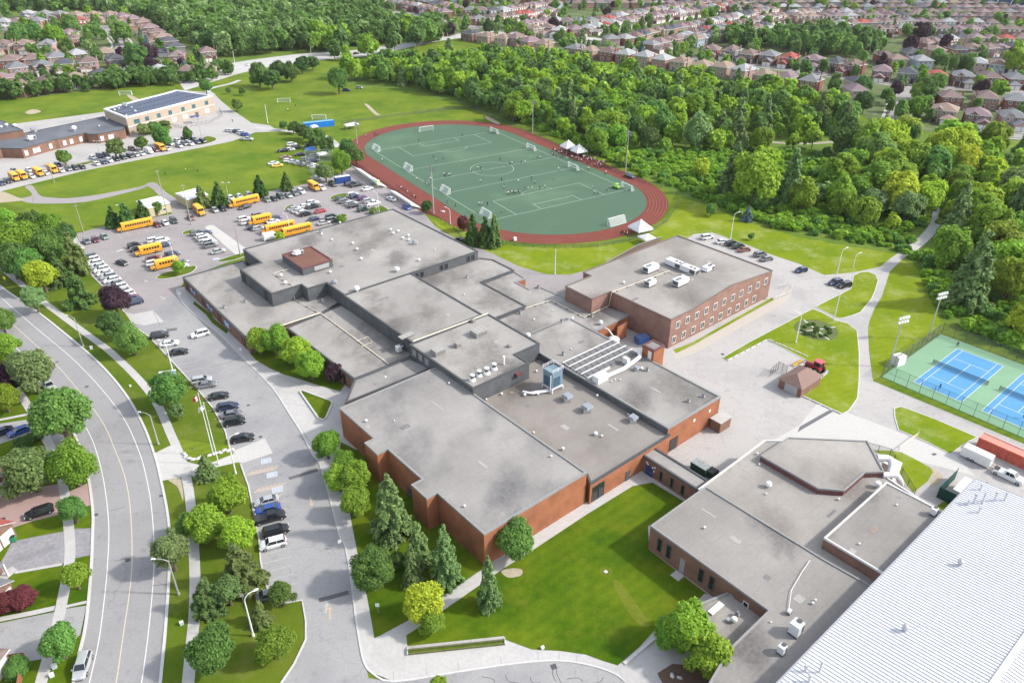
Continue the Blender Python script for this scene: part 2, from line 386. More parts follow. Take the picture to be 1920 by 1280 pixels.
yards=mat_grass('suburb_ground',(.055,.105,.02),(.13,.155,.07),dry=(.28,.26,.23),dryamt=.6)
turf=mat('green_turf',(.064,.122,.076),.9,.14,2,blotch=.5,bscale=.028,bcol=(.12,.20,.12),detail=8,bthr=(.5,.72))
redt=mat('red_track',(.15,.032,.020),.9,.14,2,blotch=.4,bscale=.12,bcol=(.19,.052,.036),detail=7)
tgreen=mat('court_green',(.18,.32,.20),.85,.06,3,blotch=.3,bscale=.15,bcol=(.24,.38,.26))
tblue=mat('court_blue',(.08,.255,.47),.85,.05,3,blotch=.3,bscale=.15,bcol=(.12,.31,.53))
dirt=mat('bare_soil',(.36,.31,.23),.95,.2,2)
mulch=mat('mulch',(.13,.085,.06),.95,.4,5)
b=MB();b.quad((-4500,-400,0),(4500,-400,0),(4500,5500,0),(-4500,5500,0),grass_far);struct('ground',b)
def patch(name,pts,m,z=.02,sp=False,k=6,raw=False):
 P=pts if raw else GG(pts)
 if sp:P=spline(P,k,True)
 b=MB();b.poly([(p.x,p.y,z)for p in P],m);return struct(name,b)
def island(name,pts,m,h=.14,kerb=True,sp=False,k=6,kw=.22):
 """raised lawn inside a concrete kerb"""
 P=GG(pts)
 if sp:P=spline(P,k,True)
 b=MB();b.poly([(p.x,p.y,h)for p in P],m);struct(name,b)
 if kerb:
  b=MB();b.strip(P+[P[0]],kw,kerbm,z=.0,h=h+.015);struct('kerb',b)
def line(b,pts,w,m,z,sp=0,raw=False):
 P=pts if raw else GG(pts)
 if sp:P=spline(P,sp)
 b.strip(P,w,m,z=z)
patch('suburb_ground',[(640,-60),(640,30),(760,60),(862,74),(940,92),(1010,104),(1080,112),(1150,122),(1270,136),(1360,150),(1450,166),(1530,178),(1600,205),(1640,232),(1700,238),(1760,250),(1840,258),(2100,275),(2300,60),(2300,-60)],yards,.012)
patch('suburb_ground',[(-200,60),(0,30),(200,30),(290,48),(350,85),(420,108),(430,132),(330,150),(230,165),(60,185),(-200,200)],yards,.012)
patch('woodland_floor',[(600,140),(690,128),(760,120),(900,105),(1010,108),(1150,125),(1300,142),(1450,168),(1560,195),(1640,262),(1720,250),(1830,262),(2150,280),(2150,700),(1925,662),(1770,600),(1745,560),(1722,500),(1690,474),(1600,460),(1490,440),(1400,415),(1330,385),(1262,362),(1200,322),(1130,286),(1065,258),(1000,232),(905,212),(860,195),(760,172),(640,160)],grass_wild,.014)
patch('woodland_floor',[(-200,30),(100,28),(220,34),(300,60),(360,95),(425,128),(560,108),(660,97),(760,78),(720,40),(600,-40),(-300,-40)],grass_wild,.016)
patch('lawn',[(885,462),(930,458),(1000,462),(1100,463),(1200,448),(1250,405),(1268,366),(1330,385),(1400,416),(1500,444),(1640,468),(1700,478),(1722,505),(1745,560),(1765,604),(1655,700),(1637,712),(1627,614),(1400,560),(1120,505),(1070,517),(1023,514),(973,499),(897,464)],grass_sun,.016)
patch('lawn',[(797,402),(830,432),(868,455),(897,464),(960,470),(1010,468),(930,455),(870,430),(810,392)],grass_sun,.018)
b=MB();up=spline(GG([(330,150),(395,131),(425,122),(470,114),(540,105),(600,99),(665,95),(700,90),(745,83),(790,75),(860,64),(960,58),(1060,66),(1130,72)]),5)
dn=spline(GG([(345,172),(415,150),(455,138),(500,128),(560,119),(620,112),(680,107),(720,100),(770,89),(815,79),(880,70),(965,64),(1060,72),(1130,78)]),5)
for i in range(len(up)-1):b.quad(dn[i],dn[i+1],up[i+1],up[i],conc)
for v in range(len(b.v)):b.v[v]=(b.v[v][0],b.v[v][1],.03)
struct('road',b)
b=MB();mid=[(a*.5+c*.5)for a,c in zip(up,dn)];line(b,mid,.5,whitep,.036,raw=True);struct('road_marking',b)
SZ=[.03]
def street(pts,w=9,m=asph2,name='road'):
 SZ[0]+=.01;z=SZ[0];b=MB();P=spline(GG(pts),5);b.strip(P,w,m,z=z);struct(name,b)
 b=MB()
 for s in(-1,1):
  Q=[]
  for i,p in enumerate(P):
   d=(P[min(i+1,len(P)-1)]-P[max(i-1,0)]).normalized();Q.append(p+Vector((-d.y,d.x,0))*s*(w/2+2.2))
  b.strip(Q,1.5,conc,z=z+.004)
 struct('sidewalk',b)
street([(1668,262),(1684,222),(1694,182),(1700,158)],11)
street([(1000,66),(1078,78),(1150,84),(1215,95),(1290,107),(1350,113),(1440,124),(1520,134),(1600,145),(1706,158),(1800,163),(1920,170)],9)
street([(1830,250),(1880,250),(1960,256)],9)
street([(213,104),(228,88),(215,70),(196,52)],10)
street([(60,140),(130,133),(200,135),(262,130)],8)
street([(20,104),(80,102),(150,98),(215,100)],8)
street([(20,60),(90,56),(160,52),(200,54)],8)
street([(700,22),(780,28),(860,45),(900,55)],8)
street([(985,64),(1100,60),(1190,48),(1290,32),(1400,14)],8)
street([(1480,62),(1600,66),(1700,62),(1800,62),(1920,62)],8)
street([(1720,100),(1800,101),(1920,98)],8)
def path(pts,w,m=conc,z=.03,name='path'):
 b=MB();b.strip(spline(GG(pts),6),w,m,z=z);return struct(name,b)
path([(398,180),(388,172),(400,166),(430,159),(448,152)],3.2)
path([(478,240),(520,245),(565,250),(605,256),(622,266),(634,277)],3.2)
path([(1280,232),(1330,246),(1420,262),(1500,268),(1580,262),(1640,250)],3,mat('gravel',(.3,.28,.22),.9,.2,1))
path([(1700,470),(1728,448),(1752,420),(1758,385),(1740,365)],3.5)
path([(1585,262),(1620,254),(1648,250),(1660,242)],5,conc2,.026)
patch('school_yard',[(-60,375),(0,362),(160,322),(320,290),(433,267),(477,250),(522,248),(505,237),(470,232),(433,207),(412,190),(398,176),(328,170),(190,213),(20,236),(-60,245)],yardm,.02)
island('lawn',[(368,268),(385,258),(402,260),(404,265),(392,270),(372,274)],grass_verge,.1,True,True)
island('lawn',[(250,252),(300,240),(318,238),(322,243),(272,256)],grass_verge,.08,False)
island('lawn',[(135,312),(172,304),(174,307),(140,316)],grass_verge,.08,False)
patch('path',[(46,353),(60,351),(74,369),(95,373),(130,374),(190,366),(262,352),(278,345),(292,346),(310,362),(330,375),(356,398),(350,405),(320,402),(300,372),(278,352),(262,357),(190,375),(140,383),(60,384),(38,376),(58,370),(56,362)],asph2,.022,True,4)
patch('bare_ground',[(-30,365),(2,362),(30,372),(45,378),(10,382),(-30,384)],dirt,.03,True)
patch('bare_ground',[(682,196),(690,198),(706,213),(712,217),(703,216),(692,207)],dirt,.03,True)
patch('bare_ground',[(908,219),(916,220),(936,231),(930,233),(915,226)],dirt,.05,True)
patch('bare_ground',[(236,181),(244,181),(262,190),(250,192)],dirt,.03,True)
patch('bare_ground',[(46,214),(60,208),(76,212),(58,217)],dirt,.03,True)
RR=[(-70,480),(0,539),(67,585),(133,637),(187,684),(233,737),(267,794),(290,853),(303,903),(315,963),(320,1020),(318,1086),(312,1180),(303,1276),(290,1400)]
RL=[(-90,575),(-40,622),(20,664),(72,717),(107,754),(137,810),(158,860),(168,905),(175,960),(175,1000),(172,1075),(163,1170),(150,1230),(138,1290),(115,1400)]
r_,l_=spline(GG(RR),8),spline(GG(RL),8)
b=MB()
for i in range(len(r_)-1):b.quad(l_[i],r_[i],r_[i+1],l_[i+1],asph)
b.v=[(v[0],v[1],.02)for v in b.v];b.f=[tuple(reversed(f))for f in b.f]
struct('road',b)
for e in(r_,l_):
 b=MB();b.strip(e,.45,kerbm,z=0,h=.14);struct('kerb',b)
b=MB();line(b,[(-60,500),(0,559),(67,617),(133,672),(187,727),(233,787),(262,850),(276,900),(285,953),(290,1020),(289,1086),(280,1186),(268,1278),(255,1360)],.14,whitep,.028,8)
line(b,[(-60,575),(0,624),(45,669),(100,722),(140,770),(168,815),(184,857),(197,913),(205,986),(203,1060),(197,1126),(187,1203),(170,1280),(155,1350)],.14,whitep,.028,8)
struct('road_marking',b)
b=MB();line(b,[(-60,535),(0,590),(50,634),(100,680),(150,737),(193,794),(218,850),(235,896),(245,953),(249,1040),(245,1106),(233,1190),(220,1280),(205,1360)],.16,yellowp,.028,8)
struct('road_marking',b)
b=MB();line(b,[(-40,470),(17,517),(83,570),(160,627),(213,667),(283,740),(325,825),(343,870),(353,910),(359,953),(364,1020),(367,1086),(366,1153),(360,1220),(354,1290),(345,1400)],1.75,conc,.05,6);struct('sidewalk',b)
b=MB();line(b,[(-10,690),(40,760),(75,850),(105,850),(118,905),(130,990),(132,1050),(120,1120),(105,1190),(85,1260),(60,1350)][3:],1.7,conc,.05,6)
line(b,[(0,700),(40,745),(75,800),(100,850),(105,852)],1.7,conc,.05,6);struct('sidewalk',b)
sep=MB()
for p,q in zip([(0,503),(50,545),(100,583),(150,620),(200,657),(250,706)],[(12,498),(62,540),(112,578),(162,615),(213,652),(262,700)]):pass
patch('driveway',[(0,934),(25,925),(112,909),(118,930),(165,908),(174,948),(130,962),(60,980),(25,992),(-10,997)],mat('pink_paving',(.34,.24,.22),.9,.12,4,blotch=.3,bscale=.3,bcol=(.27,.18,.17)),.03)
patch('driveway',[(25,1017),(120,998),(140,993),(175,992),(174,1042),(140,1049),(118,1058),(40,1072),(20,1076),(-10,1080)],mat('old_driveway',(.25,.245,.26),.9,.2,1.5,blotch=.6,bscale=.3,bcol=(.17,.165,.18)),.03)
patch('driveway',[(-20,1175),(100,1150),(120,1144),(164,1137),(152,1192),(95,1235),(-20,1255)],asph3,.03)
patch('driveway',[(-20,800),(60,788),(105,812),(140,828),(155,870),(110,870),(65,812),(0,835),(-20,838)],asph3,.03)
b=MB();line(b,[(-20,1168),(60,1152),(104,1142)],1.0,conc,.06);line(b,[(122,1140),(166,1130)],.6,conc,.06);line(b,[(30,1076),(118,1060)],.6,conc,.06);line(b,[(-10,792),(60,778)],.9,conc,.06)
line(b,[(-10,1100),(20,1075),(30,1068)],1.8,conc,.07,4);struct('path',b)
patch('lawn',[(0,490),(60,540),(150,610),(213,660),(283,730),(330,825),(440,838),(423,810),(400,767),(367,727),(327,684),(280,634),(247,607),(233,587),(197,544),(173,520),(157,487),(143,447),(60,400),(-100,350),(-100,430)],grass_verge,.012)
patch('lawn',[(360,870),(452,872),(467,913),(477,963),(487,1013),(490,1053),(497,1086),(513,1136),(570,1126),(575,1200),(553,1246),(530,1280),(510,1330),(350,1330),(362,1220),(367,1153),(366,1020),(355,903)],grass_verge,.012)
patch('lawn',[(-40,470),(0,539),(133,637),(233,737),(290,853),(315,963),(318,1086),(303,1276),(340,1300),(366,1153),(366,1020),(353,910),(325,825),(283,740),(160,627),(0,503)],grass_verge,.011)
patch('bare_ground',[(306,890),(333,886),(343,915),(344,940),(334,915),(318,903)],dirt,.02,True)
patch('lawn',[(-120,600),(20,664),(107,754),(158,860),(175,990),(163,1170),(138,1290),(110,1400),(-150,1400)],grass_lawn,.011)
patch('parking_lot',[(143,440),(222,420),(330,402),(440,373),(560,349),(600,338),(640,326),(668,306),(690,318),(745,356),(792,390),(798,404),(815,425),(840,440),(868,455),(897,464),(973,499),(1023,514),(1067,515),(1093,508),(1125,498),(1125,560),(1000,575),(740,430),(460,480),(345,525),(340,539),(332,554),(280,590),(246,606),(233,587),(197,544),(173,520),(157,487)],asph2,.020)
RE=[(332,550),(337,562),(343,570),(367,594),(410,627),(457,674),(510,727),(543,777),(567,814),(587,854),(600,870),(617,926),(638,1006),(647,1020),(657,1070),(668,1153),(680,1220),(693,1271)]
LE=[(500,1400),(530,1280),(553,1246),(575,1200),(570,1126),(553,1126),(513,1136),(497,1086),(490,1053),(487,1013),(477,963),(467,913),(450,870),(430,840),(423,810),(400,767),(367,727),(327,684),(280,634),(243,607)]
patch('driveway',RE+[(740,1279),(857,1260),(973,1243),(1050,1238),(1107,1246),(1150,1260),(1185,1285),(1200,1400)]+LE,asph3,.024)
b=MB();line(b,[(243,607),(280,634),(327,684),(367,727),(400,767),(423,810),(430,838)],.3,kerbm,.0)
b=MB()
for L in([(143,447),(157,487),(173,520),(197,544),(233,587)],[(243,607),(280,634),(327,684),(367,727),(400,767),(423,810),(430,838)],[(452,872),(467,913),(477,963),(487,1013),(490,1053),(497,1086),(513,1136),(568,1126),(575,1165),(575,1200),(553,1246),(530,1280),(510,1330)]):
 b.strip(GG(L),.25,kerbm,z=0,h=.15)
struct('kerb',b)
patch('concrete_pad',[(383,428),(391,424),(400,424),(463,469),(444,482),(436,475)],conc2,.03)
patch('concrete_pad',[(119,443),(134,441),(160,468),(148,470)],conc2,.032)
for q in([(341,441),(345,436),(362,431),(368,433),(366,437),(346,442)],[(408,491),(432,482),(458,476),(464,479),(440,489),(412,493)],[(293,522),(305,515),(330,508),(350,503),(364,500),(368,503),(360,512),(340,519),(312,525),(297,525)],[(533,393),(538,388),(548,385),(552,388),(545,394),(536,396)],[(618,374),(622,369),(640,364),(652,364),(652,367),(640,372),(624,376)],[(442,416),(446,411),(456,409),(456,413),(448,419)],[(699,398),(712,386),(729,396),(712,402)]):island('lawn',q,grass_verge,.1,True,True,3)
patch('driveway',[(233,587),(247,607),(270,612),(307,605),(287,584),(250,591)],conc,.03)
plaza=[(332,544),(332,554),(343,570),(367,594),(410,627),(457,674),(510,727),(543,777),(567,814),(587,854),(600,870),(617,926),(638,1006),(647,1020),(657,1070),(668,1153),(677,1210),(685,1243),(700,1262),(740,1278),(857,1260),(973,1243),(1050,1238),(1107,1246),(1150,1260),(1173,1276),(1200,1310),(1420,1350),(1420,1160),(1225,1015),(1330,925),(1205,880),(1110,935),(911,1062),(700,860),(640,790),(664,720),(540,625),(470,655),(345,540)]
b=MB();b.poly([(p.x,p.y,.12)for p in GG(plaza)],conc);struct('plaza',b)
b=MB();b.strip(spline(GG(plaza[:27]),3),.3,kerbm,z=0,h=.135);struct('kerb',b)
patch('path',[(552,783),(573,778),(617,824),(590,838),(580,825)],conc2,.135)
b=MB()
for i in range(1,26):
 p0,p1=G(*plaza[i+1]),G(*plaza[i])
joint=mat('joint',(.24,.235,.23),.9,.1,2)
for x0,y0,x1,y1 in[(480,680,540,700),(500,700,560,722),(520,735,600,745),(535,757,612,770),(620,930,655,925),(634,985,660,980),(645,1015,670,1010),(655,1060,678,1052),(662,1110,688,1105),(667,1145,692,1142),(740,1260,740,1279),(800,1250,803,1268),(860,1240,862,1259),(940,1231,942,1248),(1010,1222,1011,1240),(1050,1219,1050,1238),(1085,1222,1082,1240)]:b.strip([G(x0,y0),G(x1,y1)],.06,joint,z=.128)
struct('path_joint',b)
LAWN1=[(763,1188),(766,1214),(810,1217),(945,1198),(1000,1218),(1050,1220),(1100,1227),(1130,1238),(1160,1247),(1200,1213),(1230,1180),(1330,1115),(1218,1030),(1216,985),(1300,980),(1300,950),(1224,904),(1187,911),(1100,965),(1010,1025),(940,1070),(830,1147)]
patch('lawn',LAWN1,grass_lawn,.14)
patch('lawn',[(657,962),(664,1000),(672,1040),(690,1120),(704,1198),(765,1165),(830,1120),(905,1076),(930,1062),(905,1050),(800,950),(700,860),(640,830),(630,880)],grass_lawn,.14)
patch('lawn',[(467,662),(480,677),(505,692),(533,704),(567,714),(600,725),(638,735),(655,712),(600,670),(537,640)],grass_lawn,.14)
patch('bare_ground',[(1150,1090),(1165,1092),(1190,1125),(1215,1160),(1222,1172),(1200,1170),(1175,1140)],mat_grass('worn_grass',(.08,.125,.004),(.14,.16,.02),tuft=.4,dry=(.2,.19,.05),dryamt=.8),.146,True)
patch('bare_ground',[(941,1072),(958,1066),(979,1068),(978,1079),(955,1083)],dirt,.147,True)
patch('lawn',[(364,567),(395,590),(402,600),(428,622),(425,628),(398,608),(386,592),(362,572)],grass_verge,.14)
b=MB();line(b,[(704,1210),(765,1178),(830,1133),(910,1077),(935,1060)],2.2,conc,.145,3);struct('path',b)
P=GG([(563,737),(568,735),(620,754),(624,758),(612,786),(606,790),(598,787)])
b=MB();b.strip(P+[P[0]],.35,kerbm,z=.1,h=.35);b2=tag(b.build('raised_planter_kerb'),'triangular concrete planter kerb full of low ground cover on the west plaza','planter')
b=MB();b.poly([(p.x,p.y,.32)for p in P],grass_lawn);struct('planting_bed',b)
patch('driveway',[(290,852),(318,838),(332,834),(350,880),(352,893),(302,904)],conc2,.06)
patch('path',[(345,866),(370,872),(400,868),(440,852),(440,846),(497,823),(512,851),(455,870),(447,868),(405,878),(385,886),(365,895),(352,893)],conc2,.064)
patch('school_yard',[(1240,480),(1300,438),(1335,435),(1390,454),(1440,474),(1500,494),(1545,514),(1600,509),(1650,498),(1672,480),(1697,463),(1712,468),(1690,485),(1668,507),(1653,554),(1640,575),(1630,600),(1627,614),(1630,660),(1637,712),(1918,828),(2100,900),(2100,1000),(1830,900),(1655,1010),(1450,850),(1330,905),(1200,865),(1250,816),(1352,775),(1200,655),(1150,610),(1200,580),(1440,560)],yardm,.020)
patch('path',[(1258,655),(1290,648),(1360,610),(1448,565),(1460,552),(1475,535),(1482,540),(1484,552),(1470,566),(1380,618),(1300,662),(1268,672)],mat('warm_concrete',(.42,.385,.34),.9,.06,2),.03)
patch('lawn',[(1262,655),(1300,640),(1360,606),(1448,556),(1450,561),(1380,600),(1300,646),(1268,661)],grass_sun,.05)
island('lawn',[(1528,574),(1595,540),(1600,515),(1612,509),(1627,508),(1642,514),(1646,524),(1640,545),(1633,560),(1613,584),(1598,590),(1580,595),(1570,595)],grass_sun,.12)
island('lawn',[(1356,669),(1400,643),(1460,611),(1522,578),(1540,584),(1570,600),(1590,605),(1607,618),(1611,660),(1611,710),(1608,745),(1592,768),(1580,774),(1500,738),(1532,716),(1553,694),(1520,678),(1437,635),(1400,655),(1362,675)],grass_sun,.12)
island('lawn',[(1677,764),(1690,760),(1755,784),(1832,817),(1808,830),(1783,849),(1735,825),(1685,804),(1678,780)],grass_sun,.12)
patch('lawn',[(1638,842),(1665,842),(1690,845),(1712,856),(1745,874),(1750,882),(1740,900),(1713,921),(1700,905),(1688,885),(1670,858)],grass_sun,.05)
patch('bare_ground',[(1745,874),(1760,882),(1768,893),(1760,905),(1745,910),(1745,895),(1750,884)],dirt,.035,True)
patch('path',[(1540,745),(1500,795),(1440,830),(1455,850),(1620,830),(1640,842),(1680,850),(1830,890),(1790,850),(1640,790),(1590,772)],conc2,.026)
c=G(1530,617);b=MB()
b.poly([(c.x+5.6*math.cos(t*.2618),c.y+5.6*math.sin(t*.2618),.15)for t in range(24)],mat('bed_green',(.09,.13,.035),.95,.4,3,blotch=.6,bscale=.5,bcol=(.15,.11,.07)));struct('planting_bed',b)
b=MB();b.strip([c+Vector((-5.6,-1.5,.16)),c+Vector((5.6,1.5,.16))],.5,conc);b.strip([c+Vector((-1.5,5.4,.164)),c+Vector((1.5,-5.4,.164))],.5,conc);struct('path',b)
TC=Vector((-8.56,313.58,0));TD=rad(122.2);td=Vector((math.cos(TD),math.sin(TD),0));tm=Vector((-td.y,td.x,0))
def T2(l,m,z=0):p=TC+td*l+tm*m;return Vector((p.x,p.y,z))
def stad(R,L=84.4,n=40):
 out=[]
 for s in(1,-1):
  for i in range(n+1):
   t=-math.pi/2+math.pi*i/n;out.append(T2(s*(L/2+R*math.cos(t)),s*R*math.sin(t)))
 return out
def ring(R0,R1,m,z,name):
 a,c=stad(R0),stad(R1);b=MB();n=len(a)
 vs=[(p.x,p.y,z)for p in a+c];b.add(vs,[(i,n+i,n+(i+1)%n,(i+1)%n)for i in range(n)],m);return struct(name,b)
ring(37.3,45.3,redt,.03,'running_track')
b=MB();b.poly([(p.x,p.y,.026)for p in stad(37.3)],turf);struct('sports_field',b)
patch('running_track',[T2(42,37.3),T2(42,48.2),T2(-30,48.2),T2(-42,45.3),T2(-42,37.3)],redt,.028,raw=True)
for i in range(1,7):
 ring(37.3+i*1.22-.05,37.3+i*1.22+.05,mat('lane_paint',(.30,.15,.13),.8,.1,3),.036,'lane_marking')
b=MB();Lw=.16;z=.034;fp=mat('field_paint',(.42,.50,.42),.8,.12,2)
def fl(*pts):b.strip([T2(*p)for p in pts],Lw,fp,z=z)
fl((-51,-32),(51,-32));fl((-51,32),(51,32));fl((-51,-32),(-51,32));fl((51,-32),(51,32));fl((0,-32),(0,32))
for s in(-1,1):
 fl((s*51,-20.16),(s*34.5,-20.16));fl((s*34.5,-20.16),(s*34.5,20.16));fl((s*34.5,20.16),(s*51,20.16))
 fl((s*51,-9.2),(s*45.5,-9.2));fl((s*45.5,-9.2),(s*45.5,9.2));fl((s*45.5,9.2),(s*51,9.2))
 b.strip([T2(s*(40-9.15*math.cos(t)),9.15*math.sin(t))for t in[-.93+i*.155 for i in range(13)]],Lw,fp,z=z)
b.strip([T2(9.15*math.cos(t*.13090),9.15*math.sin(t*.1309))for t in range(49)],Lw,fp,z=z)
for q in(-17,17):fl((q,-32),(q,32))
struct('field_marking',b)
TA=rad(-49.8);ex=Vector((math.cos(TA),math.sin(TA),0));ey=Vector((-ex.y,ex.x,0));t0=Vector((113.527,165.30,0))
def C2(u,v,z=0):p=t0+ex*u-ey*v;return Vector((p.x,p.y,z))
patch('tennis_court',[C2(-6,-4.5),C2(60,-4.5),C2(60,27.6),C2(-6,27.6)],tgreen,.03,raw=True)
CW,CL=10.97,23.77
for k in range(3):
 u=15.3*k
 patch('court_surface',[C2(u-.0,0),C2(u+CW,0),C2(u+CW,CL),C2(u,CL)],tblue,.034,raw=True)
 b=MB()
 def tl(a,c_):b.strip([C2(u+a[0],a[1]),C2(u+c_[0],c_[1])],.11,whitep,z=.04)
 for a,c_ in[((0,0),(CW,0)),((0,CL),(CW,CL)),((0,0),(0,CL)),((CW,0),(CW,CL)),((1.37,0),(1.37,CL)),((CW-1.37,0),(CW-1.37,CL)),((1.37,5.48),(CW-1.37,5.48)),((1.37,CL-5.48),(CW-1.37,CL-5.48)),((CW/2,5.48),(CW/2,CL-5.48))]:tl(a,c_)
 struct('court_marking',b)
b=MB()
def stalls(a,c_,n,d,m=fadedp,w=.1,z=.031):
 """n stall lines from a to c_ (pixels); d = pixel vector of one line at a"""
 A,B=G(*a),G(*c_);D=G(a[0]+d[0],a[1]+d[1])-A
 for i in range(n):p=A.lerp(B,i/(n-1));b.strip([p,p+D],w,m,z=z)
stalls((275,630),(428,820),15,(45,-9));stalls((488,925),(498,1110),13,(48,-12))
stalls((220,440),(560,352),26,(9,10));stalls((160,480),(245,582),15,(26,-7))
stalls((255,455),(300,512),7,(60,-13));stalls((390,432),(420,485),6,(-26,6));stalls((455,405),(500,445),6,(60,-14));stalls((545,390),(610,425),7,(55,-12));stalls((632,368),(690,395),7,(50,-11))
stalls((1300,448),(1450,490),12,(14,9));
b.strip([G(219,474),G(240,466)],.5,whitep,z=.034)
struct('stall_marking',b)
b=MB()
for(x,y)in((467,893),(480,925)):
 for i in range(7):q=i*7.5;b.strip([G(x+q-3,y-i*1.6),G(x+q+9,y-8-i*1.6)],.3,orangep,z=.032)
 b.strip([G(x-3,y),G(x+50,y-12)],.12,orangep,z=.033);b.strip([G(x+6,y-9),G(x+58,y-20)],.12,orangep,z=.033)
struct('hatched_marking',b)
def access_bay(x,y,w=14,h=9):
 c=G(x,y);a=rad(20);b=MB();u=Vector((math.cos(a),math.sin(a),0));v=Vector((-u.y,u.x,0))
 def q(s,t):p=c+u*s+v*t;return(p.x,p.y,.034)
 b.poly([q(-.95,-.75),q(.95,-.75),q(.95,.75),q(-.95,.75)],bluep)
 def st(pts,wd):b.strip([Vector(q(*p))for p in pts],wd,whitep,z=.038)
 st([(-.95,-.75),(.95,-.75),(.95,.75),(-.95,.75),(-.95,-.75)],.1)
 st([(.5,.1),(.56,.1)],.14);st([(.38,.08),(0,.08),(-.05,-.2),(-.4,-.32)],.09);st([(.2,.08),(.2,-.15)],.07)
 st([(.0+.3*math.cos(k*.4+1.2)-.15,.05+.3*math.sin(k*.4+1.2))for k in range(12)],.07)
 struct('accessible_bay_marking',b)
for x,y in((500,865),(511,891),(521,919),(405,487)):access_bay(x,y)
def arrow(p,q,m=orangep,w=.28):
 a,c=G(*p),G(*q);d=(c-a).normalized();n=Vector((-d.y,d.x,0));b=MB()
 b.strip([a,c-d*.9],w,m,z=.034);e=c-d*.9
 b.add([(e.x+n.x*.5,e.y+n.y*.5,.034),(e.x-n.x*.5,e.y-n.y*.5,.034),(c.x,c.y,.034)],[(0,1,2)],m);struct('arrow_marking',b)
arrow((582,932),(586,950));arrow((621,1162),(619,1135));arrow((612,1150),(615,1130),fadedp)
arrow((300,558),(310,563),fadedp);arrow((270,527),(276,531),fadedp)
seam=mat('tar_seam',(.07,.07,.075),.7,.1,3);dk=mat('fresh_patch',(.13,.13,.14),.85,.1,2)
b=MB()
for L in([(395,690),(425,682),(450,672)],[(1496,808),(1530,787),(1560,768)],[(905,1268),(925,1272),(930,1279)],[(950,1265),(955,1276),(975,1280)],[(996,1268),(1000,1279),(1015,1279)],[(1040,1250),(1038,1262),(1044,1276)],[(1044,1246),(1046,1262),(1054,1279)],[(1064,1272),(1085,1270),(1095,1277)],[(1095,1282),(1125,1278),(1133,1268)],[(60,383),(62,371)],[(215,1054),(240,1048)],[(205,960),(235,952)],[(286,1100),(316,1096)],[(1500,590),(1470,585)],[(300,612),(287,585)]):
 b.strip(spline(GG(L),4),.09,seam,z=.034)
struct('tar_seam',b)
b=MB()
for(x,y,w,h)in((322,620,2.6,1.6),(1040,1249,.9,.9),(241,1052,.8,.8),(303,931,.7,.7),(181,967,.7,.7),(361,953,.5,.5),(466,761,.7,.7),(489,820,.7,.7),(163,727,.8,.8),(1355,663,.8,.8),(1752,849,1,.6),(361,843,.6,.4),(107,681,.6,.6)):
 c=G(x,y);b.box((c.x,c.y,.03),(w,h,.012),dk if w>2 else dgrey,rad(20))
struct('drain_cover',b)
patch('school_yard',[(1120,628),(1180,590),(1262,600),(1266,690),(1240,705),(1150,655)],yardm,.027)
patch('driveway',[(1496,808),(1500,798),(1556,766),(1562,770)],dk,.029)
br_red=mat_brick('red_brick',(.272,.088,.036),(.31,.108,.046),(.27,.13,.075))
br_pink=mat_brick('pink_brown_brick',(.215,.115,.09),(.25,.14,.11),(.23,.155,.125))
br_dark=mat_brick('brown_brick',(.17,.085,.06),(.205,.105,.072),(.2,.125,.095))
clad=mat_brick('dark_cladding',(.075,.082,.09),(.095,.10,.11),(.05,.055,.06))
roof_a=mat_roof('gym_roof',(.275,.262,.25),(.12,.12,.125),.85)
roof_b=mat_roof('pale_roof',(.295,.28,.265),(.12,.11,.10),.92)
roof_c=mat_roof('tan_roof',(.245,.224,.205),(.13,.11,.09),.8)
roof_d=mat_roof('warm_roof',(.318,.297,.275),(.17,.15,.13),.7)
roof_e=mat_roof('se_roof',(.265,.250,.235),(.12,.11,.105),.92)
roof_s=mat_roof('plain_dark_roof',(.12,.13,.15),(.2,.21,.23),.5)
cop_d=mat('dark_coping',(.07,.075,.08),.5,.1,2);cop_l=mat('light_coping',(.55,.55,.54),.5,.08,2);cop_m=mat('grey_coping',(.24,.24,.24),.6,.1,2)
cop_r=mat('maroon_coping',(.13,.055,.055),.5,.1,2)
def block(parent,P,h,wall,roof,z0=0,cop=cop_m,cw=.38,ch=.16,snapit=True,wname='wall',px=True,cut=1.0):
 """one volume of a building: walls, then a roof slab set inside a raised coping"""
 P=GG(P,h)if px else P
 if snapit:P=snap(P)
 off=tuple(parent.location)
 b=MB();b.walls(P,z0,h-.02,wall);w=b.build(wname,parent,off)
 b=MB();b.poly([(p.x,p.y,h-.05)for p in P],roof);b.build('roof',parent,off)
 b=MB();n=len(P)
 ar=sum(P[i].x*P[(i+1)%n].y-P[(i+1)%n].x*P[i].y for i in range(n));s=1 if ar>0 else-1
 inn=[]
 for i in range(n):
  a,c,d=P[i-1],P[i],P[(i+1)%n];e1=(c-a);e1.z=0;e1.normalize();e2=(d-c);e2.z=0;e2.normalize()
  n1,n2=Vector((-e1.y,e1.x,0))*s,Vector((-e2.y,e2.x,0))*s;m=n1+n2;m=m/max(.3,m.dot(n1));inn.append((c-m*.06,c+m*cw))
 o=[q[0]for q in inn];t=[q[1]for q in inn];z1=h+ch;z2=h-.22
 vs=[(p.x,p.y,z2)for p in o]+[(p.x,p.y,z1)for p in o]+[(p.x,p.y,z1)for p in t]+[(p.x,p.y,h-.1)for p in t];fs=[]
 for i in range(n):
  j=(i+1)%n;f=[(i,j,n+j,n+i),(n+i,n+j,2*n+j,2*n+i),(2*n+i,2*n+j,3*n+j,3*n+i)]
  if s<0:f=[tuple(reversed(q))for q in f]
  fs+=f
 b.add(vs,fs,cop);b.build('coping',parent,off)
 return P
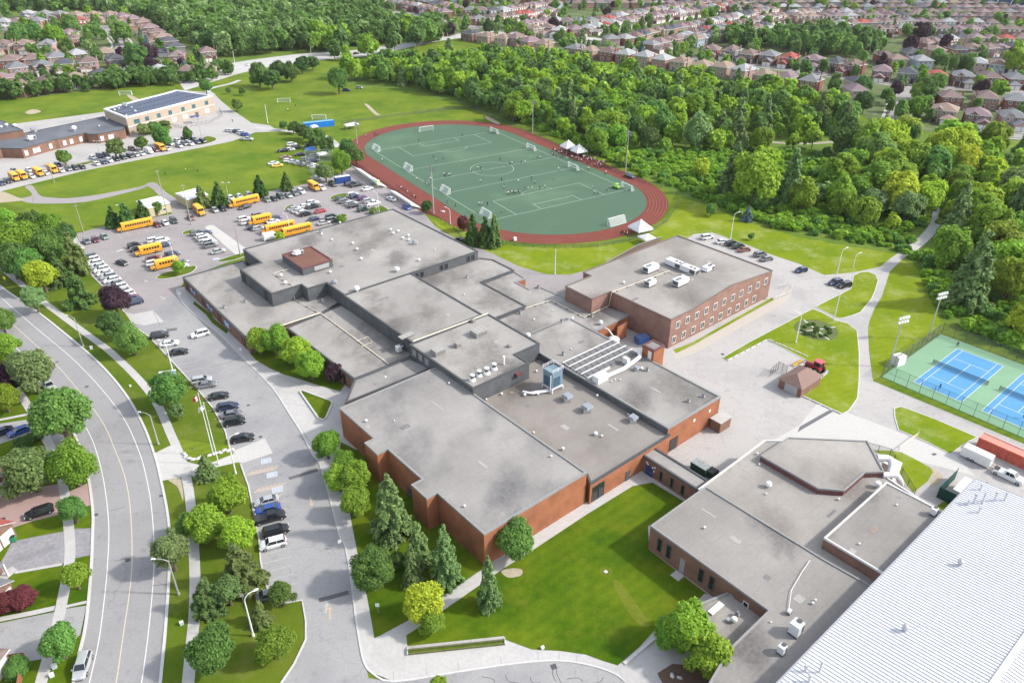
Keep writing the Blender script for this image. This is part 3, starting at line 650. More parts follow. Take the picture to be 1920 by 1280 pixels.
def opening(parent,a,c,f,w,z0,z1,kind='window',fm=None,gm=None,off=None,dep=.06,mull=0,proud=.05):
 """a window or door on the wall from a to c (outside on the right hand of a->c), f = position along it"""
 a,c=Vector((a.x,a.y,0)),Vector((c.x,c.y,0));d=(c-a).normalized();nn=Vector((d.y,-d.x,0));p=a.lerp(c,f)
 off=tuple(parent.location)if off is None else off
 gm=gm or glass;fm=fm or white;r=math.atan2(d.y,d.x);zc=(z0+z1)/2;t=.12
 b=MB();fr=.11
 if kind=='window':
  e=p+nn*proud
  for s in(-1,1):b.box((e.x+d.x*s*(w/2-fr/2),e.y+d.y*s*(w/2-fr/2),zc),(fr,t,z1-z0),fm,r)
  for z_ in(z0+fr/2,z1-fr/2):b.box((e.x,e.y,z_),(w-2*fr,t,fr),fm,r)
  for k in range(mull):b.box((e.x+d.x*((k+1)/(mull+1)-.5)*w,e.y+d.y*((k+1)/(mull+1)-.5)*w,zc),(.06,t,z1-z0-2*fr),fm,r)
  o=b.build('window',parent,off)
  b=MB();e=p+nn*(proud-.02);b.box((e.x,e.y,zc),(w-2*fr,.05,z1-z0-2*fr),gm,r);b.build('pane',o,off)
 else:
  e=p+nn*proud;b.box((e.x,e.y,zc),(w,t,z1-z0),gm,r);o=b.build(kind,parent,off)
  b=MB();e=p+nn*(proud+.09);b.box((e.x+d.x*w*.36,e.y+d.y*w*.36,z0+1.05),(.14,.08,.05),steel,r);b.build('handle',o,off)
 return o
def unit_axes(a=AX):return Vector((math.cos(a),math.sin(a),0)),Vector((-math.sin(a),math.cos(a),0))
hA,hC,hD,hH,hT,hW,hM,hN,hN2,hN3=7.5,5.0,6.55,9.0,5.8,3.8,7.5,7.6,4.9,4.1
c0=G(880,760);school=thing('school_building','sprawling flat roofed school of red brick and dark cladding in the centre','school',(c0.x,c0.y,0))
Agym=block(school,[(637,768),(813,690),(886,733),(1102,885),(910,1001),(820,926),(800,935),(773,910),(792,898),(740,853),(727,844),(707,852),(685,832),(702,822)],hA,br_red,roof_a)
trap=block(school,[(647,757),(665,712),(767,672),(813,690)],hT,br_dark,roof_a,cop=cop_d,snapit=False)
Hb=block(school,[(767,645),(917,590),(1012,644),(968,664),(992,682),(885,729)],hH,clad,roof_b,cop=cop_d)
Cb=block(school,[(880,725),(990,690),(1012,668),(1053,690),(1249,817),(1200,853),(1108,907),(1090,895)],hC,br_red,roof_c,cop=cop_d)
Db=block(school,[(1012,660),(1000,634),(1061,595),(1242,684),(1352,742),(1252,804)],hD,br_red,roof_b,cop=cop_m)
def band(P,i,j,z0,z1,m,name='cladding',t=.12,parent=school):
 a,c=P[i],P[j];d=(c-a).normalized();nn=Vector((d.y,-d.x,0));
 b=MB();mid=(a+c)/2+nn*.09;b.box((mid.x,mid.y,(z0+z1)/2),((c-a).length+.1,t,z1-z0),m,math.atan2(d.y,d.x));return b.build(name,parent,tuple(parent.location))
band(Db,0,5,hC,hD-.25,clad);
Mb=block(school,[(640,552),(770,515),(907,589),(772,643)],hM,clad,roof_b,cop=cop_d)
Nb=block(school,[(455,468),(740,393),(807,427),(895,474),(770,516),(640,551),(612,532),(575,543),(565,535),(510,552),(448,507),(487,494)],hN,clad,roof_b,cop=cop_d)
Wb=block(school,[(342,522),(457,490),(500,560),(640,545),(650,560),(600,590),(527,613),(467,641)],hW,br_dark,roof_b,cop=cop_d,snapit=False)
W2=block(school,[(537,616),(605,588),(640,572),(775,655),(770,670),(664,712)],hW+.12,br_dark,roof_b,cop=cop_d,snapit=False)
N2=block(school,[(780,524),(900,485),(925,487),(962,507),(902,530),(990,575),(922,597),(895,590)],hN2,clad,roof_b,cop=cop_d)
N3=block(school,[(895,535),(965,510),(985,522),(967,529),(992,542),(1010,537),(1060,558),(1075,556),(1180,590),(1118,620),(1062,597),(987,630),(915,600)],hN3,br_red,roof_b,cop=cop_m,snapit=False)
Pp=block(school,[(530,479),(583,462),(622,489),(565,505)],hN+2.1,clad,mat_roof('brown_gravel_roof',(.20,.10,.075),(.16,.10,.09),.3),z0=hN-.1,cop=cop_r,wname='penthouse_wall')
d=(Pp[2]-Pp[3]).normalized()
b=MB();m_=Pp[3].lerp(Pp[2],.62);n_=Vector((d.y,-d.x,0));e=m_+n_*.08;b.box((e.x,e.y,hN+1.05),(4.6,.1,1.3),mat('louvre_grey',(.3,.3,.31),.6,.1,3),math.atan2(d.y,d.x));b.build('louvre',school,tuple(school.location))
CE=[Cb[-2],Cb[-3],Cb[-4]]
for f in(.12,.22):opening(school,CE[0],CE[1],f,1.9,.3,3.9,mull=0,fm=cop_d,gm=darkglass)
opening(school,CE[0],CE[1],.80,1.2,.12,2.4,'door',gm=dgrey)
De=[Db[5],Db[4],Db[3]]
opening(school,De[0],De[1],.14,2.6,.1,3.1,'door',gm=mat('dock_dark',(.05,.04,.04),.5,.1,1))
for f in(.5,.8):opening(school,De[0],De[1],f,.6,4.2,4.8,gm=offw)
b=MB();q=De[0].lerp(De[1],.93);d=(De[1]-De[0]).normalized();nn=Vector((d.y,-d.x,0));e=q+nn*1.7
b.box((e.x,e.y,1.3),(3.8,2.6,2.6),br_dark,math.atan2(d.y,d.x));b.box((e.x,e.y,2.66),(4.1,2.9,.12),conc,math.atan2(d.y,d.x));b.build('entry_porch',school,tuple(school.location))
wf=[Wb[-1],Wb[0]]
W0,W1=Wb[0],Wb[-1]
for f in(.04,.075,.31,.345,.56,.595,.90,.935):opening(school,W0,W1,f,.55,.5,3.2,fm=brown,gm=darkglass)
banner=mat('blue_banner',(.10,.12,.30),.7,.15,2);b_wh=mat('banner_white',(.62,.64,.72),.7,.05,2)
for f,w in((.17,4.4),(.44,4.4),(.69,3.2)):
 p=W0.lerp(W1,f);d=(W1-W0).normalized();nn=Vector((d.y,-d.x,0));r=math.atan2(d.y,d.x);e=p+nn*.12
 bn=MB();bn.box((e.x,e.y,2.35),(w,.06,1.7),banner if w>4 else mat('pale_blue_banner',(.25,.38,.62),.7,.1,2),r)
 o=bn.build('wall_banner');tag(o,{.17:'dark blue wall banner with white lettering nearest the north-west corner',.44:'dark blue wall banner with white lettering in the middle of the west wall',.69:'shorter light blue wall banner nearest the school doors'}[f],'banner','banners on the west wall')
 e=p+nn*.17
 for dx,dz,ww,hh in((-1.3,.4,.9,.5),(-.9,-.1,1.3,.12),(-.9,-.35,1.1,.12),(1.1,-.1,.7,.75),(1.1,.35,.35,.3)):
  if w<4:dx*=.6;ww*=.6
  b=MB();b.box((e.x+d.x*dx,e.y+d.y*dx,2.35+dz),(ww,.03,hh),b_wh,r);b.build('lettering',o)
for f in(.06,.11,.16,.34,.39,.60,.65,.86):opening(school,W2[0],W2[-1],f,1.2,.4,3.3,fm=brown,gm=darkglass)
for f in(.09,.15,.78,.84):opening(school,Nb[10],Nb[9],f,.8,hW+.7,hN-.55,fm=cop_d,gm=darkglass)
for f in(.10,.17,.45,.52,.85,.92):opening(school,Nb[4],Nb[3],f,1.2,hN2+.5,hN-.5,fm=cop_d,gm=darkglass)
for f in(.14,.33,.52):opening(school,Hb[0],Hb[5],f*.55,1.5,hT+1.0,hH-.5,fm=cop_m,gm=mat('louvre_grey2',(.25,.25,.26),.6,.1,3))
b=MB();q=Hb[5].lerp(Hb[4],.78);d=(Hb[4]-Hb[5]).normalized();nn=Vector((d.y,-d.x,0));e=q+nn*.4;b.box((e.x,e.y,hH-1.2),(1.7,.8,.7),cop_r,math.atan2(d.y,d.x));b.build('exhaust_hood',school,tuple(school.location))
opening(school,Agym[9],Agym[8],.5,1.6,.1,2.5,'door',gm=dgrey)
cor=block(school,[(1202,852),(1225,838),(1330,899),(1309,916)],3.9,br_dark,roof_b,cop=cop_d)
k0,k1=cor[0],cor[3]
for f in(.39,.59,.78):opening(school,k0,k1,f,.75,.7,3.0,fm=cop_d,gm=darkglass)
o=opening(school,k0,k1,.17,1.9,.12,2.5,'door',gm=mat('blue_door',(.03,.05,.16),.5,.2,3));o['label']='dark blue double door'
b=MB()
for f,z_ in((.12,3.0),(.23,2.6),(.26,1.9),(.27,2.9),(.14,2.75)):
 p=k0.lerp(k1,f);d=(k1-k0).normalized();nn=Vector((d.y,-d.x,0));e=p+nn*.1;b.box((e.x,e.y,z_),(.35,.05,.4),offw,math.atan2(d.y,d.x))
b.build('notice',school,tuple(school.location))
c0=G(1260,560);wing=thing('classroom_wing','two storey pink brown brick classroom block with gabled parapet and white framed windows','school wing',(c0.x,c0.y,0))
hE=8.3;off=tuple(wing.location)
P=snap(GG([(1060,537),(1108,517),(1093,510),(1133,494),(1270,442),(1395,487),(1451,507),(1258,597),(1143,547),(1110,560)],hE))
K=P[7].lerp(P[6],.565)
hK=10.0
b=MB();b.walls(P,0,hE-.02,br_pink);b.build('wall',wing,off)
f0,f1=P[7].lerp(P[6],.20),P[7].lerp(P[6],.97)
nn=Vector(((P[6]-P[7]).normalized().y,-(P[6]-P[7]).normalized().x,0))
b=MB();dd=(P[6]-P[7]).normalized()
b.add([f0+nn*.02,f1+nn*.02,(K.x+nn.x*.02,K.y+nn.y*.02,hK),f0-nn*.3,f1-nn*.3,(K.x-nn.x*.3,K.y-nn.y*.3,hK)],[(0,1,2),(5,4,3),(0,2,5,3),(2,1,4,5)],br_pink);b.build('gable_parapet',wing,off)
I=K-nn*17
b=MB();z=hE-.05
F0,F1=f0-nn*.3,f1-nn*.3
for p in(F0,F1):p.z=z
Kt=Vector((K.x-nn.x*.3,K.y-nn.y*.3,hK-.06));It=Vector((I.x,I.y,z+.02));b.add([F0,Kt,It],[(0,1,2)],roof_d);b.add([F1,It,Kt],[(0,1,2)],roof_d)
b.poly([(p.x,p.y,z)for p in P],roof_d);b.build('roof',wing,off)
b=MB()
cop_w=mat('bronze_coping',(.16,.12,.11),.5,.1,2)
for i in range(10):
 a,c=P[i],P[(i+1)%10]
 if i==6:continue
 b.strip([Vector((a.x,a.y,hE-.1)),Vector((c.x,c.y,hE-.1))],.4,cop_w,h=.28)
for a,c in((P[6],f1),(f1,Vector((K.x,K.y,hK))),(Vector((K.x,K.y,hK)),f0),(f0,P[7])):
 a,c=Vector(a),Vector(c)
 b.strip([a-nn*.12,c-nn*.12],.4,cop_w,h=.1)
b.build('coping',wing,off)
wfr=mat('cream_frame',(.72,.68,.62),.6,.05,2)
for k in range(11):
 opening(wing,P[7],P[6],.065+k*.0875,1.55,4.9,6.9,fm=wfr,mull=1)
for k in range(10):
 opening(wing,P[7],P[6],.045+k*.088,1.55,.9,2.9,fm=wfr,mull=1)
b=MB();a,c=G(1133,497,0),G(1238,457,0)
a2,c2=Vector((a.x,a.y,0)),Vector((c.x,c.y,0));b.add([a2,c2,c2+Vector((0,0,2.6)),a2.lerp(c2,.55)+Vector((0,0,2.8)),a2+Vector((0,0,.6))],[(0,1,2,3,4)],cop_w);
b.strip([a2+Vector((0,0,.6)),a2.lerp(c2,.55)+Vector((0,0,2.8)),c2+Vector((0,0,2.6))],.35,cop_m,h=.1);b.build('ramp_wall',wing,off)
c0=G(1228,672);tw=thing('brick_tower','small square orange brick tower with a pale door beside the sawtooth roof','tower',(c0.x,c0.y,0))
tp=block(tw,[(1206,647),(1222,636),(1245,646),(1229,658)],hD+2.9,br_red,roof_b,cop=cop_r)
opening(tw,tp[0],tp[3],.68,1.0,hD+.25,hD+2.3,'door',gm=offw)
c0=G(1168,627);b=MB();b.walls([G(1155,640),G(1173,630),G(1174,631),G(1156,641)],0,4.5,br_red);b.poly([(p.x,p.y,4.5)for p in GG([(1155,640),(1173,630),(1174,631),(1156,641)])],cop_r);o=b.build('service_yard_wall');tag(o,'brick screen wall of the service yard next to the white tank','wall')
c0=G(1420,1010);sew=thing('south_east_wing','low brown brick wing with flat roofs and narrow dark windows between lawn and metal hall','school wing',(c0.x,c0.y,0))
h1,h2,h3,h4=5.4,4.9,6.1,7.1
S2=block(sew,[(1310,916),(1434,824),(1600,826),(1650,884),(1790,975),(1600,1150),(1540,1046)],h2,br_dark,roof_d,cop=cop_l,snapit=False,cw=.3)
S1=block(sew,[(1221,985),(1324,911),(1547,1047),(1660,1110),(1400,1420),(1250,1420),(1368,1216),(1443,1143)],h1,br_dark,roof_e,cop=cop_m,snapit=False,cw=.3)
S3=block(sew,[(1427,853),(1478,819),(1627,825),(1658,882),(1622,884),(1583,918),(1535,914)],h3,cop_r,roof_d,z0=h2-.1,cop=cop_m,cw=.2,snapit=False,wname='fascia')
S4=block(sew,[(1545,1006),(1660,906),(1775,955),(1657,1073)],h4,br_dark,roof_e,z0=h2-.1,cop=cop_l,cw=.25)
Sx=block(sew,[(1300,1136),(1376,1105),(1445,1145),(1368,1222),(1320,1190)],3.1,br_dark,roof_d,cop=cop_m,snapit=False)
a,c=S1[0],S1[7]
for f,w in((.10,.95),(.185,.95),(.475,.95),(.565,.95)):opening(sew,a,c,f,w,1.3,4.2,fm=cop_d,gm=darkglass)
for f in(.315,.73):opening(sew,a,c,f,1.0,.15,3.3,'door',gm=mat('grey_door',(.28,.27,.27),.5,.1,2))
opening(sew,a,c,.84,1.0,2.4,4.0,fm=offw,gm=darkglass)
b=MB();p=a.lerp(c,.315);d=(c-a).normalized();nn=Vector((d.y,-d.x,0));e=p+nn*1.0;b.box((e.x,e.y,.2),(1.7,1.6,.18),conc2,math.atan2(d.y,d.x));b.build('door_step',sew,off=tuple(sew.location))
patch('path',[(1298,1138),(1322,1112),(1350,1122),(1345,1150),(1320,1170)],conc2,.16)
patch('path',[(1160,1250),(1225,1190),(1262,1215),(1260,1250),(1235,1262),(1245,1300),(1190,1310)],conc,.15)
patch('planting_bed',[(1234,1262),(1262,1244),(1330,1250),(1345,1290),(1260,1310)],mulch,.18)
b=MB();b.strip(GG([(1172,1245),(1228,1198)]),.5,kerbm,z=.1,h=.3);struct('kerb',b)
b=MB();e=G(1344,1139,3.2);b.box((e.x,e.y,3.3),(3.0,1.0,.12),offw,AX);b.build('canopy',sew,tuple(sew.location))
rp=[mat('roof_patch_dark',(.17,.17,.172),.9,.25,3),mat('roof_patch_pale',(.32,.31,.295),.9,.2,3),mat('roof_rust',(.25,.20,.165),.9,.3,3)]
for i,(x,y,z,w,h)in enumerate([(760,800,7.5,1.5,1),(905,870,7.5,2,.5),(980,905,7.5,.8,.8),(820,760,7.5,3,.3),(690,800,7.5,.7,.7),(1060,800,5,1.4,.9),(990,760,5,.8,.8),(1150,800,5,2.2,.4),(960,735,5,.6,.6),(700,470,7.6,2,.8),(640,500,7.6,1,1),(820,460,7.6,1.5,.4),(720,560,7.5,2,.5),(840,590,7.5,1,.8),(430,545,3.8,2,.8),(560,580,3.8,1,1),(600,650,3.92,2,.4),(860,560,4.9,1,.8),(1090,640,6.55,1.2,.6),(1230,730,6.55,2,.4),(860,650,9,1.5,.5),(930,640,9,.8,.8),(1190,560,8.3,2,.6),(1330,490,8.3,1.2,1.2),(1300,560,8.3,2.5,.3),(1380,1010,5.4,1.5,.8),(1440,1080,5.4,.8,.8),(1330,960,5.4,2.4,.3),(1500,1120,5.4,1.2,1),(1500,900,4.9,1,.8),(1560,960,4.9,2,.4),(1400,880,4.9,1,.5),(1640,990,7.1,1.5,.7),(1600,1030,7.1,.8,.8)]):
 q=G(x,y,z);t=sew if x>1215 and y>800 else wing if x>1120 and y<600 else school;b=MB();b.box((q.x,q.y,z-.035),(w*1.3,h*1.3,.03),rp[(i*7)%3 if i%4==0 else i%2],AX+(i%2)*1.57);b.build('roof_patch',t,tuple(t.location))
c0=G(1750,1150);hall=thing('sports_hall','big sports hall with a bright white ribbed metal roof at the lower right','hall',(c0.x,c0.y,0))
hS=8.5;off=tuple(hall.location)
u,v=unit_axes(AX)
E0,E1=G(1830,895,hS),G(1468,1271,hS);u_=(E0-E1).normalized();w_=Vector((u_.y,-u_.x,0))
E1=E1-u_*26;L=(E0-E1).length;Wd=37.6;rise=1.9
wmet=mat('white_ribbed_metal',(.66,.66,.665),.42,.05,.6,spec=.5,blotch=.35,bscale=.08,bcol=(.56,.57,.6))
wm2=mat('pale_wall_panel',(.5,.53,.62),.6,.05,1)
a,c=E1,E0;r0,r1=a+w_*Wd/2+Vector((0,0,rise)),c+w_*Wd/2+Vector((0,0,rise));q0,q1=a+w_*Wd,c+w_*Wd
b=MB();b.add([a,r0,r1,c],[(0,1,2,3)],wmet);b.add([r0,q0,q1,r1],[(0,1,2,3)],wmet)
n=int(L/.61)
ribm=mat('rib_shadow_metal',(.36,.38,.44),.45,.05,2)  # shadow lines along the ribs are put into this darker rib colour
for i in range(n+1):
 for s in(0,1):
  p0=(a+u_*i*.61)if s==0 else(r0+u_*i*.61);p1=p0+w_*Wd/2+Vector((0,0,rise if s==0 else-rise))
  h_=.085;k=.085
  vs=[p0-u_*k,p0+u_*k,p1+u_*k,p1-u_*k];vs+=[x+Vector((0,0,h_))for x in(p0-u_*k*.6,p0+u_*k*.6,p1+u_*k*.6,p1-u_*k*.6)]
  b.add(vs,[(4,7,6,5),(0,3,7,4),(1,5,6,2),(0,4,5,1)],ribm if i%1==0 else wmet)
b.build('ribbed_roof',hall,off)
b=MB()
for p,q in((a,c),(c,r1),(r1,q1),(q1,q0),(q0,r0),(r0,a)):
 b.add([Vector((p.x,p.y,0)),Vector((q.x,q.y,0)),q-Vector((0,0,.05)),p-Vector((0,0,.05))],[(0,1,2,3)],wm2)
b.build('wall',hall,off)
b=MB();b.strip([a-w_*.1-Vector((0,0,.05)),c-w_*.1-Vector((0,0,.05))],.22,mat('gutter_grey',(.3,.3,.34),.5,.1,2),h=.16);b.build('gutter',hall,off)
b=MB();b.strip([r0+Vector((0,0,.05)),r1+Vector((0,0,.05))],.8,white,h=.12);b.build('ridge_cap',hall,off)
c0=G(300,215);el=thing('elementary_school','two storey beige school with blue grey solar panel roof and white fascia','school',(c0.x,c0.y,0))
hL=8.4;beige=mat('beige_block',(.37,.30,.235),.85,.06,.6);soil=None
solar=mat_roof('solar_roof',(.11,.12,.15),(.22,.23,.26),.75,45)
e1=block(el,[(193,208),(328,173),(397,182),(235,224)],hL,beige,solar,cop=white,cw=.9,ch=.5,snapit=False)
el_off=tuple(el.location)
for k,f in enumerate((.10,.21,.34,.47,.62,.75,.91)):opening(el,e1[3],e1[2],f,3.4 if k==0 else 2.3,4.7,6.9,fm=beige,gm=mat('teal_glass',(.03,.12,.15),.2,.2,1),mull=1)
for f in(.50,.63,.90):opening(el,e1[3],e1[2],f,3.0,.8,3.0,fm=white,gm=offw,mull=2)
opening(el,e1[3],e1[2],.77,2.0,.1,2.6,'door',gm=dgrey);opening(el,e1[3],e1[2],.37,1.6,.1,2.6,'door',gm=brown)
d=(e1[2]-e1[3]).normalized();nn=Vector((d.y,-d.x,0));mid=(e1[2]+e1[3])/2+nn*.1
b=MB();b.box((mid.x,mid.y,4.1),((e1[2]-e1[3]).length,.25,.3),offw,math.atan2(d.y,d.x));b.build('string_course',el,el_off)
pv=mat('solar_panel',(.05,.065,.12),.35,.3,.8,spec=.6);A_,B_,C_,D_=e1[0],e1[1],e1[2],e1[3]
b=MB()
for i in range(22):
 t=.06+i*.042
 for j in range(3):
  s0,s1=.08+j*.30,.08+j*.30+.26
  p=A_.lerp(B_,t).lerp(D_.lerp(C_,t),s0);q=A_.lerp(B_,t).lerp(D_.lerp(C_,t),s1);p2=A_.lerp(B_,t+.028).lerp(D_.lerp(C_,t+.028),s0);q2=A_.lerp(B_,t+.028).lerp(D_.lerp(C_,t+.028),s1)
  b.add([p+Vector((0,0,.15)),q+Vector((0,0,.15)),q2+Vector((0,0,.4)),p2+Vector((0,0,.4))],[(0,1,2,3),(3,2,1,0)],pv)
b.build('solar_panel',el,el_off)
c0=G(120,262);e2=thing('brick_school_wing','single storey brown brick school front with stepped walls and grey roof','school wing',(c0.x,c0.y,0))
E2=block(e2,[(-30,290),(0,281),(39,282),(100,265),(107,264),(158,252),(164,254),(182,254),(231,245),(233,238),(193,221),(138,233),(47,252),(-30,262)],4.3,br_dark,roof_s,cop=cop_d,snapit=False)
for i,j,fs in((2,3,(.1,.35,.47,.85)),(4,5,(.2,.45,.8)),(7,8,(.12,.42,.5))):
 for f in fs:opening(e2,E2[i],E2[j],f,1.5,1.0,3.1,fm=white,gm=offw)
c0=G(5,255);e3=thing('brick_gym','taller brown brick gymnasium at the far left edge of the picture','gymnasium',(c0.x,c0.y,0))
block(e3,[(-60,262),(42,247),(18,236),(0,228),(-70,232)],7.2,br_dark,roof_s,cop=cop_d,snapit=False)
pw=mat('beige_siding',(.42,.38,.24),.7,.08,2);wr=mat('white_membrane',(.74,.75,.76),.5,.05,1)
for pts,lb in(([(257,377),(297,368),(315,382),(273,392)],'beige portable classroom with white roof, the one behind the long bus'),([(330,362),(366,354),(388,365),(348,376)],'beige portable classroom with white roof, partly hidden by leafy trees')):
 P=snap(GG(pts,4.0),rad(46));c0=sum(P,Vector())/4;t=thing('portable_classroom',lb,'portable',(c0.x,c0.y,0),group='portable classrooms');off=tuple(t.location)
 b=MB();b.walls(P,.3,3.7,pw);b.build('wall',t,off)
 b=MB();m1,m2=(P[0]+P[3])/2+Vector((0,0,.5)),(P[1]+P[2])/2+Vector((0,0,.5));cc=c0
 o=[p+(p-cc)*.05 for p in P]
 for p in o:p.z=3.7
 b.add(o+[m1,m2],[(0,1,5,4),(2,3,4,5),(3,0,4),(1,2,5),(3,2,1,0)],wr);b.build('roof',t,off)
 opening(t,P[3],P[2],.3,.9,.5,2.5,'door',gm=brown);opening(t,P[3],P[2],.7,1.4,1.4,2.4)
P=snap(GG([(1454,707),(1503,727),(1550,702),(1500,684)],2.6));c0=sum(P,Vector())/4
shed=thing('garden_shed','small brick garage with a brown hipped roof and pale roller door in the yard','garage',(c0.x,c0.y,0));off=tuple(shed.location)
b=MB();b.walls([c0+(p-c0)*.9 for p in P],0,2.6,br_dark);b.build('wall',shed,off)
b=MB();R=[Vector((p.x,p.y,2.5))for p in P];a1,a2=R[0].lerp(R[1],.5).lerp(c0,.55),R[2].lerp(R[3],.5).lerp(c0,.55);a1.z=a2.z=4.4
b.add(R+[a1,a2],[(0,1,4),(1,2,5,4),(2,3,5),(3,0,4,5),(3,2,1,0)],mat('brown_shingle',(.21,.14,.12),.9,.15,3,local=False));b.build('roof',shed,off)
Q=[c0+(p-c0)*.9 for p in P];opening(shed,Q[0],Q[1],.55,3.2,.1,2.3,'door',gm=mat('roller_grey',(.36,.36,.38),.5,.08,3))
def tent(px,w,h,lb,m=None,z=2.2):
 c=G(*px);t=thing('canopy_tent',lb,'tent',(c.x,c.y,0),rad(30));m=m or white;x=w/2
 b=MB();n=6;vs=[];fs=[]
 for i in range(n+1):
  f=i/n;rr=x*(1-f)**1.35+.04;zz=z+(h-z)*f**.8 if i<n else h
  vs+=[(-rr,-rr,zz),(rr,-rr,zz),(rr,rr,zz),(-rr,rr,zz)]
 for i in range(n):
  for j in range(4):fs.append((4*i+j,4*i+(j+1)%4,4*i+4+(j+1)%4,4*i+4+j))
 b.add(vs,fs,m);b.add([(-x,-x,z-.35),(x,-x,z-.35),(x,x,z-.35),(-x,x,z-.35),(-x,-x,z),(x,-x,z),(x,x,z),(-x,x,z)],[(0,1,5,4),(1,2,6,5),(2,3,7,6),(3,0,4,7)],m);b.build('canopy',t)
 for sx in(-1,1):
  for sy in(-1,1):b=MB();b.cyl((sx*x*.96,sy*x*.96,0),(sx*x*.96,sy*x*.96,z),.05,.05,steel,6);b.build('leg',t)
 return t
tent((1064,283),5.6,5.2,'pointed white marquee beside the far straight of the track, left of a pair');tent((1084,291),5.6,5.2,'pointed white marquee beside the far straight of the track, right of a pair')
tent((1199,437),6.2,5.3,'large pointed white marquee beside the near bend of the track');tent((1211,455),4.4,3.4,'smaller white peaked tent between the marquee and the brick wing')
tent((654,243),4,2.9,'low white gazebo on the grass beyond the track, left of a pair');tent((663,241),4,2.9,'low white gazebo on the grass beyond the track, right of a pair')
bt=mat('blue_tarpaulin',(.03,.12,.42),.5,.1,2)
tent((583,290),4.6,3.4,'blue canopy tent among the cars parked on the grass',bt);tent((605,298),4.4,3.0,'grey white canopy tent among the cars parked on the grass',offw)
tent((589,246),3.4,3.0,'small white gazebo behind the row of trees')
def container(px,L,Wc,Hc,rz,m,lb,name='shipping_container',top=None):
 c=G(*px);t=thing(name,lb,'container',(c.x,c.y,0),rz);b=MB();n=int(L/.3)
 pts=[]
 for i in range(n):x=-L/2+i*L/n;e=.05*(i%2);pts+=[(x,-Wc/2+e),(x+L/n*.8,-Wc/2+e)]
 pts+=[(L/2,-Wc/2),(L/2,Wc/2)]
 for i in range(n):x=L/2-i*L/n;e=.05*(i%2);pts+=[(x,Wc/2-e),(x-L/n*.8,Wc/2-e)]
 pts+=[(-L/2,Wc/2)]
 b.walls(pts,.12,Hc-.06,m);b.build('body',t)
 b=MB();b.poly([(p[0],p[1],Hc-.05)for p in[(-L/2,-Wc/2),(L/2,-Wc/2),(L/2,Wc/2),(-L/2,Wc/2)]],top or m)
 for i in range(n//2):b.box((-L/2+(i+.5)*2*L/n,0,Hc-.02),(.13,Wc*.9,.05),top or m)
 b.build('roof',t);b=MB()
 for sx in(-1,1):
  for sy in(-1,1):b.box((sx*(L/2-.05),sy*(Wc/2-.05),Hc/2),(.16,.16,Hc+.04),m)
 for sy in(-1,1):b.box((0,sy*Wc/2,Hc),(L,.12,.12),m);b.box((0,sy*Wc/2,.12),(L,.12,.14),m)
 b.build('frame',t);b=MB()
 for s in(-1,1):b.box((L/2+.03,s*Wc*.24,Hc/2),(.05,Wc*.44,Hc*.88),m);b.cyl((L/2+.08,s*.2,.3),(L/2+.08,s*.2,Hc-.3),.025,.025,steel,6)
 b.build('door',t);return t
redc=mat('red_container_paint',(.42,.085,.055),.6,.15,1.5,blotch=.3,bscale=.8,bcol=(.5,.17,.12),local=True);pinkc=mat('faded_red_roof',(.62,.24,.19),.6,.1,2)
container((1893,858),12.2,2.44,2.6,ang((1845,822),(1920,855)),redc,'long rusty red shipping container beside the tennis court fence',top=pinkc)
container((642,343),6.1,2.44,2.6,ang((625,345),(658,340)),mat('blue_container_paint',(.02,.06,.24),.6,.1,2),'dark blue shipping container at the north end of the car park',top=wr)
container((597,239),15,3.0,2.7,ang((575,242),(620,237)),mat('bright_blue_paint',(.01,.17,.55),.6,.08,2),'long bright blue container on the open grass behind the trees',top=mat('blue_top',(.20,.42,.66),.6,.05,2))
def paint(n,c,metal=.25,rough=.28):return mat('car_'+n,c,rough,.04,2,metal=metal,spec=.5,coat=.6,local=True)
PAINT={'white':paint('white',(.62,.63,.64),0),'silver':paint('silver',(.42,.44,.45)),'grey':paint('grey',(.17,.18,.19)),'black':paint('black',(.018,.02,.024)),'dark blue':paint('dark_blue',(.025,.04,.09)),'blue':paint('blue',(.03,.08,.35)),'maroon':paint('maroon',(.13,.02,.035)),'red':paint('red',(.38,.02,.03)),'purple':paint('purple',(.12,.03,.13)),'dark green':paint('dark_green',(.03,.06,.05)),'green':paint('green',(.20,.26,.22)),'yellow':paint('yellow',(.75,.52,.03),0),'bronze':paint('bronze',(.25,.11,.09))}
PB=PAINT['white']
cglass=mat('car_glass',(.012,.018,.025),.08,.1,1,spec=.9);tyre=mat('tyre',(.018,.018,.02),.85,.1,5);rim=mat('alloy_rim',(.42,.43,.44),.35,.05,3,metal=.6)
hl=mat('headlight',(.7,.72,.74),.15,.02,2,spec=.9);tl_=mat('taillight',(.35,.01,.01),.25,.05,2)
def loft(b,secs,m):
 """secs: (x, half width, z low, z top, half width top); shoulders rounded"""
 rings=[]
 for x,w,z0,z1,wt in secs:
  zm=z0+(z1-z0)*.62
  rings.append([(x,-w*.94,z0),(x,-w,z0+(z1-z0)*.25),(x,-w,zm),(x,-wt,z1),(x,wt,z1),(x,w,zm),(x,w,z0+(z1-z0)*.25),(x,w*.94,z0)])
 vs=[p for r in rings for p in r];n=8;fs=[]
 for i in range(len(rings)-1):
  for j in range(n):fs.append((i*n+j,i*n+(j+1)%n,(i+1)*n+(j+1)%n,(i+1)*n+j))
 fs.append(tuple(range(n)));fs.append(tuple(reversed(range((len(rings)-1)*n,len(rings)*n))));fs=[tuple(reversed(f))for f in fs]
 b.add(vs,fs,m)
